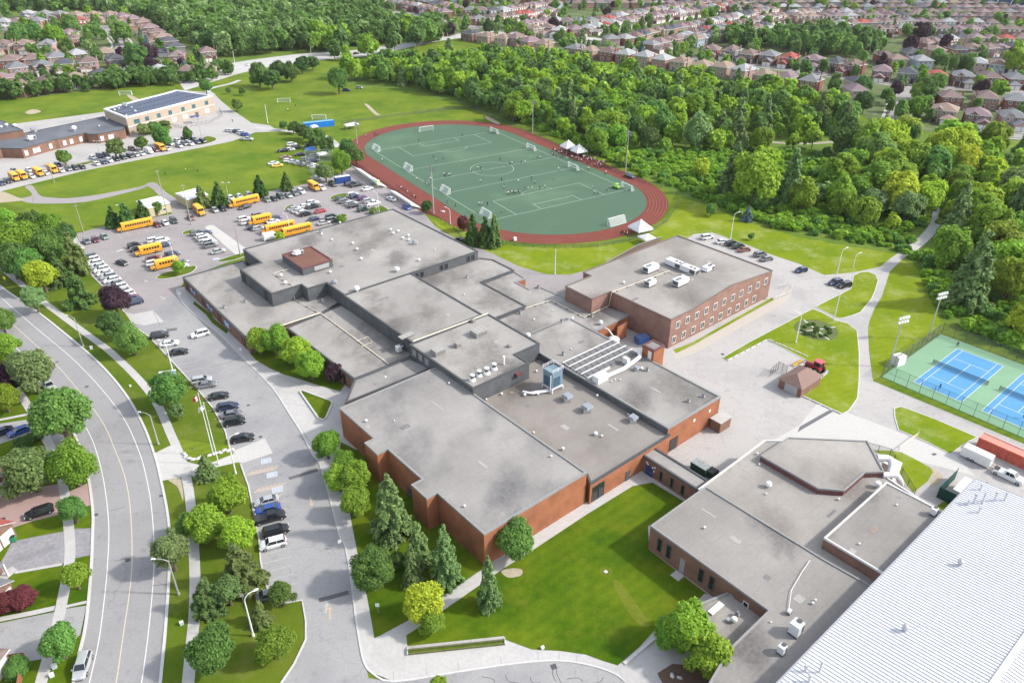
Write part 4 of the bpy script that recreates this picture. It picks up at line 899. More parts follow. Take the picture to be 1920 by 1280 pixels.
def make_car(name,L,Wd,Hh,hood,belt,cab,kind):
 """cab = (x rear base, x rear top, x front top, x front base)"""
 t=thing(name,'car','car');w=Wd/2;g=.2
 b=MB();x0,x1=-L/2,L/2;rb,rt,ft,fb=cab
 secs=[(x0,w*.84,.38,belt*.80,w*.7),(x0+.12,w*.93,.28,belt*.93,w*.8),(x0+.45,w,g,belt*(1 if kind!='pickup' else .97),w*.9),(rb,w,g,belt,w*.9),(fb,w,g,belt*.99,w*.9),(fb+.25,w,g,hood*1.02,w*.88),(x1-.5,w*.97,g,hood*.97,w*.8),(x1-.12,w*.9,.28,hood*.84,w*.72),(x1,w*.8,.38,hood*.66,w*.6)]
 loft(b,secs,PB);body=b.build('body',t,smooth=False)
 wb,wt=w*.88,w*.70;zt=Hh;b=MB();z0=belt-.03
 v=[(rb,-wb,z0),(fb,-wb,z0),(fb,wb,z0),(rb,wb,z0),(rt,-wt,zt-.05),(ft,-wt,zt-.05),(ft,wt,zt-.05),(rt,wt,zt-.05)]
 b.add(v,[(0,1,5,4),(1,2,6,5),(2,3,7,6),(3,0,4,7)],cglass);b.build('window_glass',t)
 b=MB()
 k=1.03;o=[(rt-.03,-wt*k),(ft+.05,-wt*k),(ft+.05,wt*k),(rt-.03,wt*k)]
 b.add([(x,y,zt-.07)for x,y in o]+[(x*.97,y*.86,zt)for x,y in o],[(4,5,6,7),(0,1,5,4),(1,2,6,5),(2,3,7,6),(3,0,4,7)],PB)
 mid=(rt+ft)/2
 for s in(-1,1):
  for(xa,xb)in((rb,rt),(fb,ft),(mid,mid)):
   b.cyl((xa,s*wb,z0),(xb,s*wt,zt-.05),.055,.045,PB,4,False)
  b.box((fb-.25,s*(w+.08),belt+.05),(.2,.16,.13),PB)
 b.build('roof',t)
 for s in(-1,1):
  for xw in(x0+.82,x1-.88):
   r=.33 if kind=='sedan' else .36
   bw=MB();bw.cyl((xw,s*(w-.12),r),(xw,s*(w+.02),r),r,r,tyre,14);o=bw.build('wheel',t)
   bw=MB();bw.cyl((xw,s*(w+.0),r),(xw,s*(w+.035),r),r*.62,r*.5,rim,10);bw.build('rim',o)
  b=MB();b.box((x1-.1,s*w*.62,hood*.70),(.2,w*.42,.15),hl);b.build('headlight',t)
  b=MB();b.box((x0+.07,s*w*.68,belt*.82),(.16,w*.34,.18),tl_);b.build('taillight',t)
 b=MB();b.box((x0+.02,0,.62),(.06,.5,.14),offw);b.build('number_plate',t)
 if kind=='pickup':
  b=MB();b.add([(x0+.15,-w*.8,belt-.0),(rb-.05,-w*.8,belt),(rb-.05,w*.8,belt),(x0+.15,w*.8,belt)],[(0,1,2,3)],mat('bed_liner',(.05,.05,.055),.8,.1,4))
  b.v=[(p[0],p[1],belt*.97+.012)for p in b.v];b.build('cargo_bed',t)
 return t
PROTO={'sedan':make_car('parked_car',4.7,1.82,1.43,.93,.95,(-1.75,-1.05,.45,1.25),'sedan'),'suv':make_car('parked_suv',4.7,1.92,1.72,1.05,1.10,(-2.15,-1.85,.55,1.25),'suv'),'wagon':make_car('parked_wagon',4.9,1.9,1.58,.98,1.02,(-2.2,-1.75,.5,1.3),'suv'),'hatch':make_car('parked_hatchback',4.2,1.78,1.5,.97,1.0,(-1.9,-1.5,.4,1.2),'sedan'),'pickup':make_car('pickup_truck',5.7,2.0,1.85,1.12,1.15,(-.55,-.4,.9,1.5),'pickup')}
def van():
 t=thing('parked_van','van','van');b=MB();w=1.0
 loft(b,[(-2.8,.96,.3,2.35,.86),(-2.7,w,.25,2.45,.9),(.9,w,.25,2.45,.9),(1.5,w,.25,2.2,.88),(2.1,.97,.25,1.25,.85),(2.7,.9,.3,1.0,.75),(2.85,.8,.4,.8,.6)],PB);b.build('body',t)
 b=MB();b.add([(1.42,-.82,2.2),(1.42,.82,2.2),(2.12,.86,1.3),(2.12,-.86,1.3)],[(3,2,1,0)],cglass)
 for s in(-1,1):b.add([(.7,s*1.01,1.35),(1.95,s*1.01,1.35),(1.5,s*.99,2.0),(.7,s*.99,2.05)],[(0,1,2,3),(3,2,1,0)],cglass)
 b.build('window_glass',t)
 for s in(-1,1):
  for xw in(-1.9,1.9):bw=MB();bw.cyl((xw,s*.86,.36),(xw,s*1.02,.36),.36,.36,tyre,12);o=bw.build('wheel',t);bw=MB();bw.cyl((xw,s*1.0,.36),(xw,s*1.04,.36),.2,.18,rim,8);bw.build('rim',o)
  b=MB();b.box((2.75,s*.62,.85),(.16,.35,.2),hl);b.build('headlight',t)
 return t
PROTO['van']=van()
busy=mat('school_bus_yellow',(.72,.33,.02),.4,.04,1,coat=.3,local=True);busr=mat('bus_roof',(.78,.42,.06),.5,.04,1,local=True)
def make_bus(L,nwin,name='school_bus'):
 t=thing(name,'bus','bus');w=1.22;xh=L/2-1.5;b=MB();x0=-L/2
 loft(b,[(x0,w*.93,.55,2.65,w*.86),(x0+.1,w,.5,2.72,w*.93),(xh,w,.5,2.72,w*.93)],busy);b.build('body',t)
 b=MB();loft(b,[(x0+.05,w*.86,2.6,3.02,w*.5),(xh-.1,w*.88,2.6,3.02,w*.5),(xh+.05,w*.8,2.6,2.9,w*.45)],busr);b.build('roof',t)
 b=MB();loft(b,[(xh-.05,w*.86,.5,1.55,w*.7),(xh+.9,w*.8,.5,1.45,w*.62),(xh+1.4,w*.72,.55,1.2,w*.5),(xh+1.5,w*.66,.6,1.0,w*.45)],busy);b.build('hood',t)
 for s in(-1,1):
  for i in range(nwin):
   x=x0+.7+(i+.5)*(L-3.2)/nwin;b=MB();b.box((x,s*(w-.0),2.08),((L-3.2)/nwin*.72,.06,.62),darkglass);b.build('window',t)
  b=MB()
  for z in(.95,1.35,1.68):b.box(((x0+xh)/2,s*(w+.012),z),(xh-x0-.2,.03,.05),dgrey)
  b.build('rub_rail',t)
  for xw in(x0+2.0 if L>8 else x0+1.4,xh+.45):bw=MB();bw.cyl((xw,s*(w-.3),.46),(xw,s*(w+.02 if xw<0 else w-.02),.46),.46,.46,tyre,14);o=bw.build('wheel',t);bw=MB();bw.cyl((xw,s*(w-.02),.46),(xw,s*(w+.04),.46),.26,.2,rim,8);bw.build('rim',o)
  b=MB();b.box((xh+1.42,s*.62,.95),(.14,.25,.25),hl);b.build('headlight',t)
  b=MB();b.box((x0-.02,s*.8,1.2),(.06,.25,.25),tl_);b.build('taillight',t)
  b=MB();b.tube([(xh+.2,s*w,1.9),(xh+.7,s*(w+.25),1.8)],.03,dgrey,5);b.box((xh+.72,s*(w+.25),1.7),(.06,.2,.35),dgrey);b.build('mirror',t)
 b=MB();b.box((xh+.02,0,2.08),(.06,2.0,.85),darkglass);b.build('windshield',t)
 b=MB();b.box((x0-.02,0,2.1),(.06,1.4,.6),darkglass);b.build('rear_window',t)
 b=MB();b.box((xh+1.55,0,.6),(.14,2.2,.28),dgrey);b.box((x0-.08,0,.62),(.14,2.4,.28),dgrey);b.build('bumper',t)
 b=MB();b.box((xh+1.44,0,1.0),(.1,.8,.35),dgrey);b.build('grille',t)
 return t
PROTO['bus']=make_bus(11.6,11);PROTO['minibus']=make_bus(7.0,5,'small_school_bus');PROTO['midbus']=make_bus(8.2,6,'small_school_bus')
WORD={'sedan':'sedan','suv':'suv','wagon':'estate car','hatch':'hatchback','pickup':'pickup truck','van':'van','bus':'long yellow school bus','minibus':'short yellow school bus','midbus':'mid length yellow school bus'}
CATW={'sedan':'car','suv':'car','wagon':'car','hatch':'car','pickup':'pickup','van':'van','bus':'bus','minibus':'bus','midbus':'bus'}
rnd=random.Random(5);placed=[]
def cars(place,group,hd,L,far=False,count=True):
 """L: (px, py, kind, colour[, own heading in radians, own words])"""
 n=len(L)
 for i,c in enumerate(L):
  x,y,k,colr=c[:4];a=hd if len(c)<5 or c[4]is None else c[4]
  p=G(x,y,.7 if 'bus' not in k else 1.2);p.z=.035
  if 'bus' in k:lb=WORD[k]+' '+place
  else:lb=colr+' '+WORD[k]+', '+ordn(i)+' '+place
  if len(c)>5:lb=(WORD[k]if 'bus' in k else colr+' '+WORD[k])+' '+c[5]
  o=dup(PROTO[k],p,a+rnd.uniform(-.03,.03),lb,group,CATW[k],{'car_white':PAINT[colr]}if colr in PAINT and 'bus' not in k else None,skip=('rim',)if far and 'bus' not in k else())
  placed.append(o)
near=ang((433,827),(478,819));r2=ang((470,1024),(520,1010));lot=ang((735/6+120,1175/6+380),(890/6+120,1135/6+380));perp=ang((143,440),(560,348))-math.pi/2
cars('from the north along the school drive','cars parked along the school drive',near,[(299,630,'suv','black',near+.05),(317,645,'sedan','white'),(335,661,'sedan','black'),(378,714,'suv','silver'),(387,722,'sedan','grey'),(410,743,'sedan','black'),(427,763,'wagon','dark blue'),(435,777,'sedan','grey'),(440,791,'suv','black'),(455,822,'wagon','black')])
cars('','cars driving on the school drive',near,[(375,627,'suv','white',ang((395,622),(355,632)),'driving along the wide drive beside the west wing'),(228,494,'sedan','black',ang((212,488),(243,498)),'driving alone across the open car park')])
cars('from the north beside the accessible bays','cars parked near the accessible bays',r2,[(501,939,'sedan','silver',r2+math.pi),(503,955,'sedan','blue',r2+math.pi),(507,970,'pickup','black'),(518,995,'suv','black'),(513,1019,'suv','white',r2+math.pi),(508,1114,'sedan','grey')])
cars('','cars on the residential side',0,[(74,961,'wagon','black',ang((100,952),(48,970)),'on the pink paved driveway'),(38,809,'sedan','blue',ang((60,800),(12,818)),'on the grey driveway below the big maple'),(2,812,'sedan','dark blue',ang((60,800),(12,818)),'cut by the left edge beside the blue sedan'),(92,724,'suv','silver',ang((80,705),(105,740)),'parked on the kerb of the curved road under a tree'),(156,1249,'suv','silver',ang((165,1222),(147,1275)),'parked by the kerb at the bottom left')])
a,e=(167,487),(253,572);wc=['grey','white','white','silver','white','white','silver','white','grey','white','silver','white','purple','dark blue'];wk=['suv','suv','wagon','sedan','suv','sedan','suv','wagon','sedan','suv','sedan','suv','sedan','suv']
A_,B_=G(*a),G(*e);LL=[]
cam_=Vector((0,0,CAMH))
def PX(p):
 d=p-cam_;fy=d.y*math.cos(PITCH)-d.z*math.sin(PITCH);uy=d.y*math.sin(PITCH)+d.z*math.cos(PITCH);u,v=FPX*d.x/fy,-FPX*uy/fy;c,s=math.cos(ROLL),math.sin(ROLL);return 960+c*u-s*v,640+s*u+c*v
for i in range(14):
 p=A_.lerp(B_,i/13);p.z=.7;x,y=PX(p);LL.append((x,y,wk[i],wc[i]))
cars('from the north along the west lawn','cars along the west edge of the car park',lot+math.pi,LL)
cars('','cars parked along the field fence',perp,[(162,454,'hatch','grey',None,'at the north-west corner of the car park, left of a maroon one'),(178,451,'hatch','maroon',None,'in the north-west corner between a grey and a green one'),(195,445,'sedan','green',None,'in the north-west corner, left of the long bus'),(252,425,'bus','',ang((284,419),(219,432)),'parked in front of the left portable classroom'),(294,422,'sedan','maroon',None,'directly right of the long bus'),(309,419,'sedan','white',None,'right of the maroon sedan by the left portable'),(325,415,'suv','dark green',None,'at the end of the row beside the left portable'),(357,409,'sedan','bronze',None,'left of the short bus by the portable path'),(373,397,'minibus','',perp,'facing the camera beside the right portable classroom'),(402,395,'hatch','silver',None,'right of the short bus under the trees'),(417,392,'suv','black',None,'left of the second long bus'),(456,380,'bus','',ang((486,374),(429,388)),'behind the black car at the top of the car park'),(458,389,'wagon','black',ang((480,382),(445,393)),'parked in front of the second long bus'),(432,372,'hatch','white',None,'first of three behind the second long bus'),(448,369,'sedan','white',None,'second of three behind the second long bus'),(466,366,'hatch','white',None,'third of three behind the second long bus')])
cars('right of the second long bus','cars parked along the field fence',perp,[(499,375,'sedan','green'),(513,373,'sedan','black'),(525,369,'suv','dark green'),(540,367,'sedan','silver'),(552,363,'suv','grey'),(564,360,'suv','white')])
cars('','vehicles at the top right of the car park',perp,[(588,351,'minibus','',perp,'facing the camera at the top right of the car park'),(602,353,'suv','white',None,'right beside the short bus'),(623,346,'suv','black',None,'left of the dark blue container'),(655,345,'suv','dark blue',lot,'right of the dark blue container'),(667,347,'pickup','black',lot,'in front of the dark blue container'),(688,354,'sedan','white',lot+.1,'driving by the portable toilets'),(733,373,'sedan','white',ang((745,378),(720,366)),'driving along the bleachers'),(762,389,'hatch','blue',perp,'standing alone by the north corner of the roof'),(593,335,'sedan','silver',-.3,'on the grass behind the short bus')])
m1=ang((60+330,446),(370,450))
cars('in the block with two short buses','vehicles in the western islands',lot,[(252,462,'suv','black'),(257,468,'wagon','black'),(288,452,'suv','white'),(303,452,'suv','white'),(306,461,'wagon','dark blue'),(277,471,'midbus','',lot+math.pi,'left one of two in the western rows'),(322,478,'suv','dark blue'),(287,486,'wagon','maroon'),(287,495,'suv','white'),(307,497,'midbus','',lot+math.pi,'nearest the curved lawn island with a small tree'),(338,493,'sedan','grey'),(340,500,'hatch','white')])
cars('from the top beside the concrete pad','cars beside the concrete pad',lot,[(369,438,'suv','grey'),(384,438,'sedan','dark blue'),(378,444,'wagon','white'),(383,449,'suv','white'),(391,455,'suv','white'),(394,461,'suv','grey'),(408,472,'sedan','silver')])
cars('in the block with three middle buses','vehicles in the middle rows',lot,[(457,412,'suv','white'),(462,418,'suv','white'),(483,405,'suv','grey'),(486,414,'midbus','',lot+math.pi,'smallest of the three in the middle block'),(515,409,'sedan','dark blue'),(511,416,'sedan','white'),(473,427,'hatch','black'),(483,429,'hatch','silver'),(520,429,'bus','',lot+math.pi,'central one of the three in the middle block'),(552,434,'bus','',lot+math.pi,'half hidden behind the roof edge'),(508,446,'van','white')])
cars('in the block with the red sedan','cars in the centre block',lot,[(550,392,'sedan','silver'),(558,396,'sedan','silver'),(566,399,'sedan','white'),(573,402,'suv','black'),(570,387,'sedan','white'),(585,381,'suv','white'),(586,388,'pickup','black'),(600,396,'sedan','red'),(588,411,'sedan','dark blue'),(606,418,'sedan','silver'),(621,407,'suv','dark green'),(622,413,'suv','grey')])
cars('in the block by the grass triangle','cars in the eastern block',lot,[(636,373,'sedan','dark green'),(645,378,'suv','grey'),(657,382,'suv','silver'),(663,386,'wagon','black'),(660,366,'suv','white'),(665,369,'suv','dark blue'),(680,372,'suv','purple'),(690,377,'suv','silver'),(698,382,'pickup','white'),(680,393,'suv','dark green')])
g0=ang((510,311),(527,309))
cars('on the grass by the blue tent','cars parked on the grass',g0,[(546,272,'suv','white'),(554,277,'suv','black'),(531,283,'pickup','black'),(542,281,'sedan','white'),(579,274,'suv','dark green'),(561,290,'sedan','black'),(535,296,'sedan','bronze'),(539,302,'hatch','white'),(549,304,'sedan','silver'),(512,307,'sedan','white'),(519,311,'sedan','yellow'),(560,307,'sedan','green'),(572,300,'suv','grey'),(587,302,'suv','dark blue'),(575,309,'pickup','grey'),(590,313,'suv','white'),(588,294,'suv','grey')])
ep=ang((0,357),(320,285))-math.pi/2
cars('from left, elementary front row','cars at the elementary school',ep,[(2,346,'suv','dark blue'),(14,342,'suv','black'),(26,335,'minibus','',ep,'leftmost in the elementary car park'),(41,332,'minibus','',ep,'second from the left in the elementary car park'),(59,333,'hatch','white'),(71,326,'minibus','',ep,'third from the left in the elementary car park'),(86,327,'hatch','white'),(98,320,'minibus','',ep,'fourth from the left in the elementary car park'),(114,322,'hatch','white'),(127,319,'suv','grey'),(140,317,'suv','dark green'),(153,315,'sedan','black'),(180,309,'sedan','white'),(193,306,'sedan','dark blue'),(204,303,'suv','white'),(217,300,'suv','black'),(230,297,'suv','dark green'),(243,294,'suv','black'),(254,292,'hatch','silver'),(265,290,'hatch','white'),(278,286,'van','white'),(290,283,'suv','maroon'),(300,279,'minibus','',ep,'rightmost in the elementary car park'),(313,281,'hatch','white'),(335,275,'suv','silver'),(344,271,'suv','grey'),(356,271,'suv','white'),(368,268,'suv','dark blue'),(379,266,'suv','black')],far=True)
cars('from left, elementary back row','cars at the elementary school',ep,[(25,322,'hatch','grey'),(53,321,'sedan','white'),(108,311,'wagon','dark blue'),(173,297,'sedan','white'),(186,294,'suv','dark blue'),(198,292,'suv','dark green'),(246,281,'suv','maroon'),(318,271,'suv','silver'),(332,266,'suv','white'),(345,263,'suv','dark blue'),(362,263,'suv','grey')],far=True)
cars('in the cluster right of the elementary yard','cars right of the elementary yard',ep+.6,[(428,246,'hatch','white'),(436,247,'hatch','white'),(444,248,'suv','dark blue'),(452,251,'suv','white'),(459,254,'suv','blue'),(462,262,'pickup','silver')],far=True)
ne=ang((1310,447),(1345,440))
cars('','cars north of the classroom wing',ne,[(1325,443,'suv','white',None,'leftmost of the cars behind the classroom wing'),(1353,451,'sedan','white',None,'second of the cars behind the classroom wing'),(1371,455,'suv','black',None,'third of the cars behind the classroom wing'),(1384,460,'suv','dark green',None,'left of the bronze car behind the classroom wing'),(1395,466,'sedan','bronze',None,'behind the classroom wing roof edge'),(1425,475,'suv','grey',None,'left of a pair at the far corner of the classroom wing'),(1437,483,'sedan','grey',None,'right of a pair at the far corner of the classroom wing'),(1502,504,'hatch','dark blue',ne+math.pi,'alone on the pale yard by the grass'),(1566,527,'suv','dark blue',ne+math.pi,'left of two parked where the path starts'),(1583,532,'suv','black',ne+math.pi,'right of two parked where the path starts'),(862,451,'suv','black',ang((872,456),(850,446)),'on the service road behind the flat roof'),(1180,329,'suv','dark blue',TD+math.pi,'parked on the red track'),(672,165,'hatch','silver',-.2,'alone on the far grass field'),(648,170,'suv','dark blue',0,'under a tree on the far grass field'),(666,101,'sedan','black',ang((640,105),(700,97)),'crossing the far bridge'),(465,122,'sedan','white',ang((440,126),(500,118)),'on the far road by the wood')],far=True)
cars('','vehicles by the red container',0,[(1892,888,'pickup','white',ang((1868,878),(1915,900)),'towing the white box trailer')])
for k,v in list(PROTO.items()):discard(v)
c=G(1833,852,1.2);a=ang((1806,840),(1862,866));t=thing('box_trailer','white enclosed box trailer with side door hitched to the white pickup','trailer',(c.x,c.y,0),a)
b=MB();b.box((0,0,1.45),(5.6,2.2,2.1),PB,taper=.97);b.build('body',t)
b=MB();b.box((1.3,-1.11,1.4),(1.0,.05,1.7),offw);o=b.build('door',t);b=MB();b.box((1.65,-1.15,1.4),(.08,.06,.3),steel);b.build('handle',o)
b=MB();b.box((0,0,2.53),(5.3,1.9,.05),white);b.box((-.3,0,2.6),(.4,.4,.12),offw);b.build('roof',t)
for s in(-1,1):
 for x in(-1.1,-.3):b=MB();b.cyl((x,s*.95,.35),(x,s*1.14,.35),.35,.35,tyre,12);o=b.build('wheel',t);b=MB();b.cyl((x,s*1.12,.35),(x,s*1.17,.35),.2,.16,rim,8);b.build('rim',o)
b=MB();b.tube([(2.8,.7,.45),(4.0,0,.45)],.06,dgrey);b.tube([(2.8,-.7,.45),(4.0,0,.45)],.06,dgrey);b.build('hitch',t)
c=G(1526,690,.8);a=ang((1545,700),(1505,680));tr=thing('tractor','red farm tractor with big black wheels and yellow front blade beside the shed','tractor',(c.x,c.y,0.03),a)
tred=mat('tractor_red',(.35,.02,.04),.45,.1,2,coat=.3,local=True);yel=mat('blade_yellow',(.70,.50,.10),.5,.15,2,local=True)
b=MB();loft(b,[(-1.4,.45,.8,1.5,.4),(-.2,.5,.7,1.55,.4),(.2,.42,.7,1.75,.32),(1.6,.38,.75,1.55,.28),(1.8,.34,.8,1.4,.24)],tred);b.build('body',tr)
b=MB();b.box((-.75,0,2.68),(1.5,1.4,.16),mat('cab_roof',(.50,.10,.12),.5,.1,2));b.build('roof',tr)
b=MB();b.box((-.75,0,2.1),(1.25,1.1,1.1),cglass,taper=.95);b.build('cab_glass',tr)
b=MB()
for sx in(-1.4,-.1):
 for sy in(-.58,.58):b.cyl((sx,sy,1.4),(sx,sy*.95,2.65),.05,.05,tred,5)
b.build('cab_frame',tr)
for s in(-1,1):
 for x,r,w in((-.95,.82,.45),(1.3,.5,.32)):
  b=MB();b.cyl((x,s*.62,r),(x,s*(.62+w),r),r,r,tyre,18);o=b.build('wheel',tr);b=MB();b.cyl((x,s*(.6+w),r),(x,s*(.66+w),r),r*.55,r*.45,offw,12);b.build('rim',o)
 b=MB();b.box((-.95,s*.85,1.72),(1.3,.5,.08),tred);b.build('mudguard',tr)
b=MB();b.tube([(.2,.6,1.3),(2.2,.6,1.2),(3.0,.6,.5)],.07,dgrey);b.tube([(.2,-.6,1.3),(2.2,-.6,1.2),(3.0,-.6,.5)],.07,dgrey);b.build('loader_arm',tr)
b=MB();n=6
for i in range(n):
 t0_,t1_=-1.0+i*2/n*.7,-1.0+(i+1)*2/n*.7
 p=[(3.1+.35*math.cos(q*1.4),z_,.5+.45*math.sin(q*1.4))for q in(t0_,t1_)for z_ in(-1.5,1.5)]
 b.add(p,[(0,1,3,2),(2,3,1,0)],yel)
b.build('front_blade',tr);tr.scale=(1.3,)*3
c=G(1155,349,.8);t=thing('utility_cart','bright green maintenance cart on the turf beside the right hand goal','cart',(c.x,c.y,0),TD)
gm_=mat('lime_paint',(.25,.5,.08),.5,.1,2);b=MB();loft(b,[(-1.6,.7,.5,1.1,.6),(0,.8,.45,1.2,.65),(1.5,.7,.5,1.0,.5)],gm_);b.build('body',t)
b=MB();b.box((-.2,0,2.0),(1.6,1.4,.1),gm_);b.build('roof',t);b=MB()
for s in(-1,1):
 for x in(-.9,.5):b.cyl((x,s*.6,1),(x,s*.62,2),.04,.04,dgrey,5)
b.build('frame',t)
for s in(-1,1):
 for x in(-1,1):b=MB();b.cyl((x,s*.65,.35),(x,s*.9,.35),.35,.35,tyre,10);b.build('wheel',t)
def dumpster(px,L,w,h,a,m,lb,lid=None):
 c=G(*px);t=thing('dumpster',lb,'dumpster',(c.x,c.y,.03),a);b=MB()
 b.box((0,0,h/2+.1),(L,w,h),m,taper=1.08)
 for s in(-1,1):
  for i in range(5):b.box((-L/2+(i+.5)*L/5,s*w*.535,h/2+.1),(.1,.08,h*.9),m)
 b.build('body',t);b=MB()
 for s in(-1,1):b.box((s*L*.265,0,h+.16),(L*.5,w*1.06,.07),lid or black)
 b.build('lid',t);b=MB()
 for s in(-1,1):
  for x in(-1,1):b.cyl((x*L*.4,s*w*.4,.12),(x*L*.4,s*w*.44,.12),.1,.1,black,8)
 b.build('castor',t)
gdk=mat('dumpster_green',(.015,.06,.045),.5,.15,2);bdk=mat('dumpster_blue',(.05,.12,.33),.5,.15,2)
dumpster((1313,884),3.4,1.9,1.9,AX+math.pi/2,gdk,'larger dark green dumpster behind the corridor roof',mat('grey_lid',(.25,.27,.27),.5,.3,2));dumpster((1335,892),1.9,1.6,1.4,AX,gdk,'smaller dark green dumpster behind the corridor roof')
dumpster((1203,641),3.2,2.1,1.7,AX-.3,bdk,'blue dumpster in the shaded service yard beside the classroom wing',mat('blue_lid',(.09,.15,.30),.5,.2,2))
dumpster((8,988),1.6,.8,1.0,rad(110),bdk,'small blue bin by the red roofed house');dumpster((28,1017),.7,.6,1.0,rad(110),mat('green_bin',(.03,.25,.12),.5,.1,2),'small green wheelie bin at the garage corner')
cE=G(1800,925);t=thing('fenced_enclosure','dark green fenced enclosure round white machinery beside the metal hall','enclosure',(cE.x,cE.y,0),AX);gs=mat('green_screen',(.01,.06,.05),.6,.1,2)
b=MB();
for x,y,sx,sy in((0,2.6,8,.08),(-4,0,.08,5.2),(0,-2.6,8,.08)):b.box((x,y,1.3),(sx,sy,2.6),gs)
b.build('screen',t);b=MB()
for i in range(5):
 for s in(-1,1):b.cyl((-4+i*2,s*2.62,0),(-4+i*2,s*2.62,2.8),.06,.06,dgrey,6)
b.build('post',t)
t=thing('chiller_unit','white louvred chiller standing inside the green fenced enclosure','chiller',(cE.x+.4,cE.y-.2,0),AX);b=MB();b.box((0,0,1.2),(5.4,2.4,2.3),PB);b.build('cabinet',t);b=MB();b.box((0,0,2.4),(5.5,2.5,.1),white);b.build('top',t);b=MB()
for i in range(6):b.box((0,-1.22,.5+i*.3),(5.0,.05,.12),steel)
b.build('louvre',t)
def vent(px,z,s,lb,k='mushroom'):
 c=G(px[0],px[1],z);t=thing('roof_vent',lb,'vent',tuple(c));m=white
 b=MB()
 if k=='mushroom':
  b.cyl((0,0,0),(0,0,.55*s),.22*s,.22*s,steel,10);b.build('stack',t);b=MB();b.cyl((0,0,.45*s),(0,0,.75*s),.48*s,.42*s,m,12);b.dome((0,0,.75*s),.42*s,.42*s,.18*s,m,12,3);b.build('cap',t)
 elif k=='pipe':
  b.cyl((0,0,0),(0,0,1.0*s),.14*s,.14*s,m,8);b.build('stack',t);b=MB();b.cyl((0,0,.95*s),(0,0,1.15*s),.24*s,.2*s,steel,8);b.build('cap',t)
 elif k=='box':
  b.box((0,0,.3*s),(.9*s,.9*s,.6*s),steel);b.build('curb',t);b=MB();b.box((0,0,.75*s),(1.15*s,1.15*s,.35*s),mat('vent_blue_grey',(.25,.27,.31),.5,.1,2),rad(40),taper=.85);b.build('cap',t)
 elif k=='goose':
  b.box((0,0,.25*s),(.6*s,.6*s,.5*s),steel,AX);b.build('curb',t);b=MB();b.box((-.15*s,0,.8*s),(.7*s,.6*s,.6*s),mat('hood_dark',(.16,.17,.2),.5,.1,2),AX,taper=.8);b.build('cap',t)
 return t
def vents(L,z,place,s=1,k='mushroom'):
 for i,e in enumerate(L):
  kk=e[3]if len(e)>3 else k;ss=e[2]if len(e)>2 and e[2]else s
  w={'mushroom':'white mushroom vent','pipe':'thin white vent pipe','box':'grey square roof vent','goose':'dark hooded roof vent'}[kk]
  vent(e,z,ss,'%s, %s from the left on %s'%(w,ordn(i),place),kk)
vents(sorted([(527,520,1.1),(535,534,1.1),(603,442,.7),(622,452,.7),(661,459,.9),(669,470,.9),(677,488,.9),(744,510,1.6),(785,490,.9),(815,470,.9,'pipe'),(765,444,.9),(766,452,.9),(755,449,.9),(746,436,.9),(737,440,.9),(732,433,.8),(619,513,.9),(628,532,1.1,'box'),(778,458,1.3,'box'),(770,459,.8,'pipe'),(637,420,.8),(602,438,1,'goose')]),hN,'the big upper clad roof')
vents([(669,547,1.7),(725,600,.01)][:1],hM,'the seam between the two upper roofs')
vents(sorted([(422,579,.9,'goose'),(461,568,.9,'goose'),(606,568,1.0,'goose')]),hW,'the low west roof')
vents(sorted([(876,521,.8,'goose'),(870,553,.4)]),hN2,'the stepped north roof');vents(sorted([(976,588,.9,'goose'),(1001,600,.5),(1010,540,.9,'goose'),(1110,593,.9,'goose'),(1126,608,1.3),(1073,599,.9),(1036,583,.4)]),hN3,'the low north-east roof')
vents(sorted([(1054,604,.9,'goose'),(1057,665,.9,'goose'),(990,633,1.4),(1071,655,.4),(1194,693,1.0,'box'),(1203,692,.8),(1215,694,.9,'goose'),(1147,715,.4),(1153,712,.4),(1163,712,.4),(1120,742,.5),(1292,752,.8,'goose'),(1320,743,.8,'goose')]),hD,'the sawtooth roof')
vents(sorted([(1064,750,1.7,'box'),(1101,770,1.7,'box'),(1187,789,1.5,'box'),(941,740,.6),(984,742,.7),(1009,740,.6),(1006,697,.6),(1117,815,.9),(1129,818,.5),(1178,777,.4),(1001,812,.5),(1056,843,.7),(912,750,.5)]),hC,'the tan roof')
vents(sorted([(723,709,.5),(842,720,.5),(687,791,.6),(1034,856,.5),(872,950,.5),(740,790,.3)]),hA,'the large gymnasium roof')
vents(sorted([(1322,989,.5),(1525,1130,.5),(1447,1165,.3),(1530,1124,.4)]),h1,'the long brown brick wing roof');vents(sorted([(1441,911,1.3),(1645,911,1.4),(1420,850,.5),(1437,925,.4),(1424,870,.4),(1573,935,.5)]),h2,'the lower south-east roof')
vents(sorted([(1612,1018,.4),(1682,945,.4),(1690,930,.5,'pipe')]),h4,'the raised roof beside the metal hall');vents([(1377,1164,1.1),(1385,1152,.8,'goose'),(1367,1163,.6)],3.1,'the small low roof')
vents([(1169,531,.8)],hE,'the classroom wing roof');vents(sorted([(233,202,2.0,'box'),(253,213,1.2),(214,210,1.0),(236,221,1.0),(246,205,.8),(222,207,.8)]),hL,'the solar roof',1.2)
vents(sorted([(12,240,1.6),(27,241,1.6),(2,243,1.2)]),7.2,'the far left gymnasium roof');vents(sorted([(63,250,2.0,'box'),(139,248,2.6),(155,228,1),(200,227,1),(185,240,.8)]),4.3,'the grey brick school roof')
def hall_z(p):
 d=(p-E1).dot(w_);return hS+max(0,min(d,Wd-d))/(Wd/2)*rise
def onhall(x,y):
 z=hS
 for _ in range(5):p=G(x,y,z);z=hall_z(p)
 return p,z
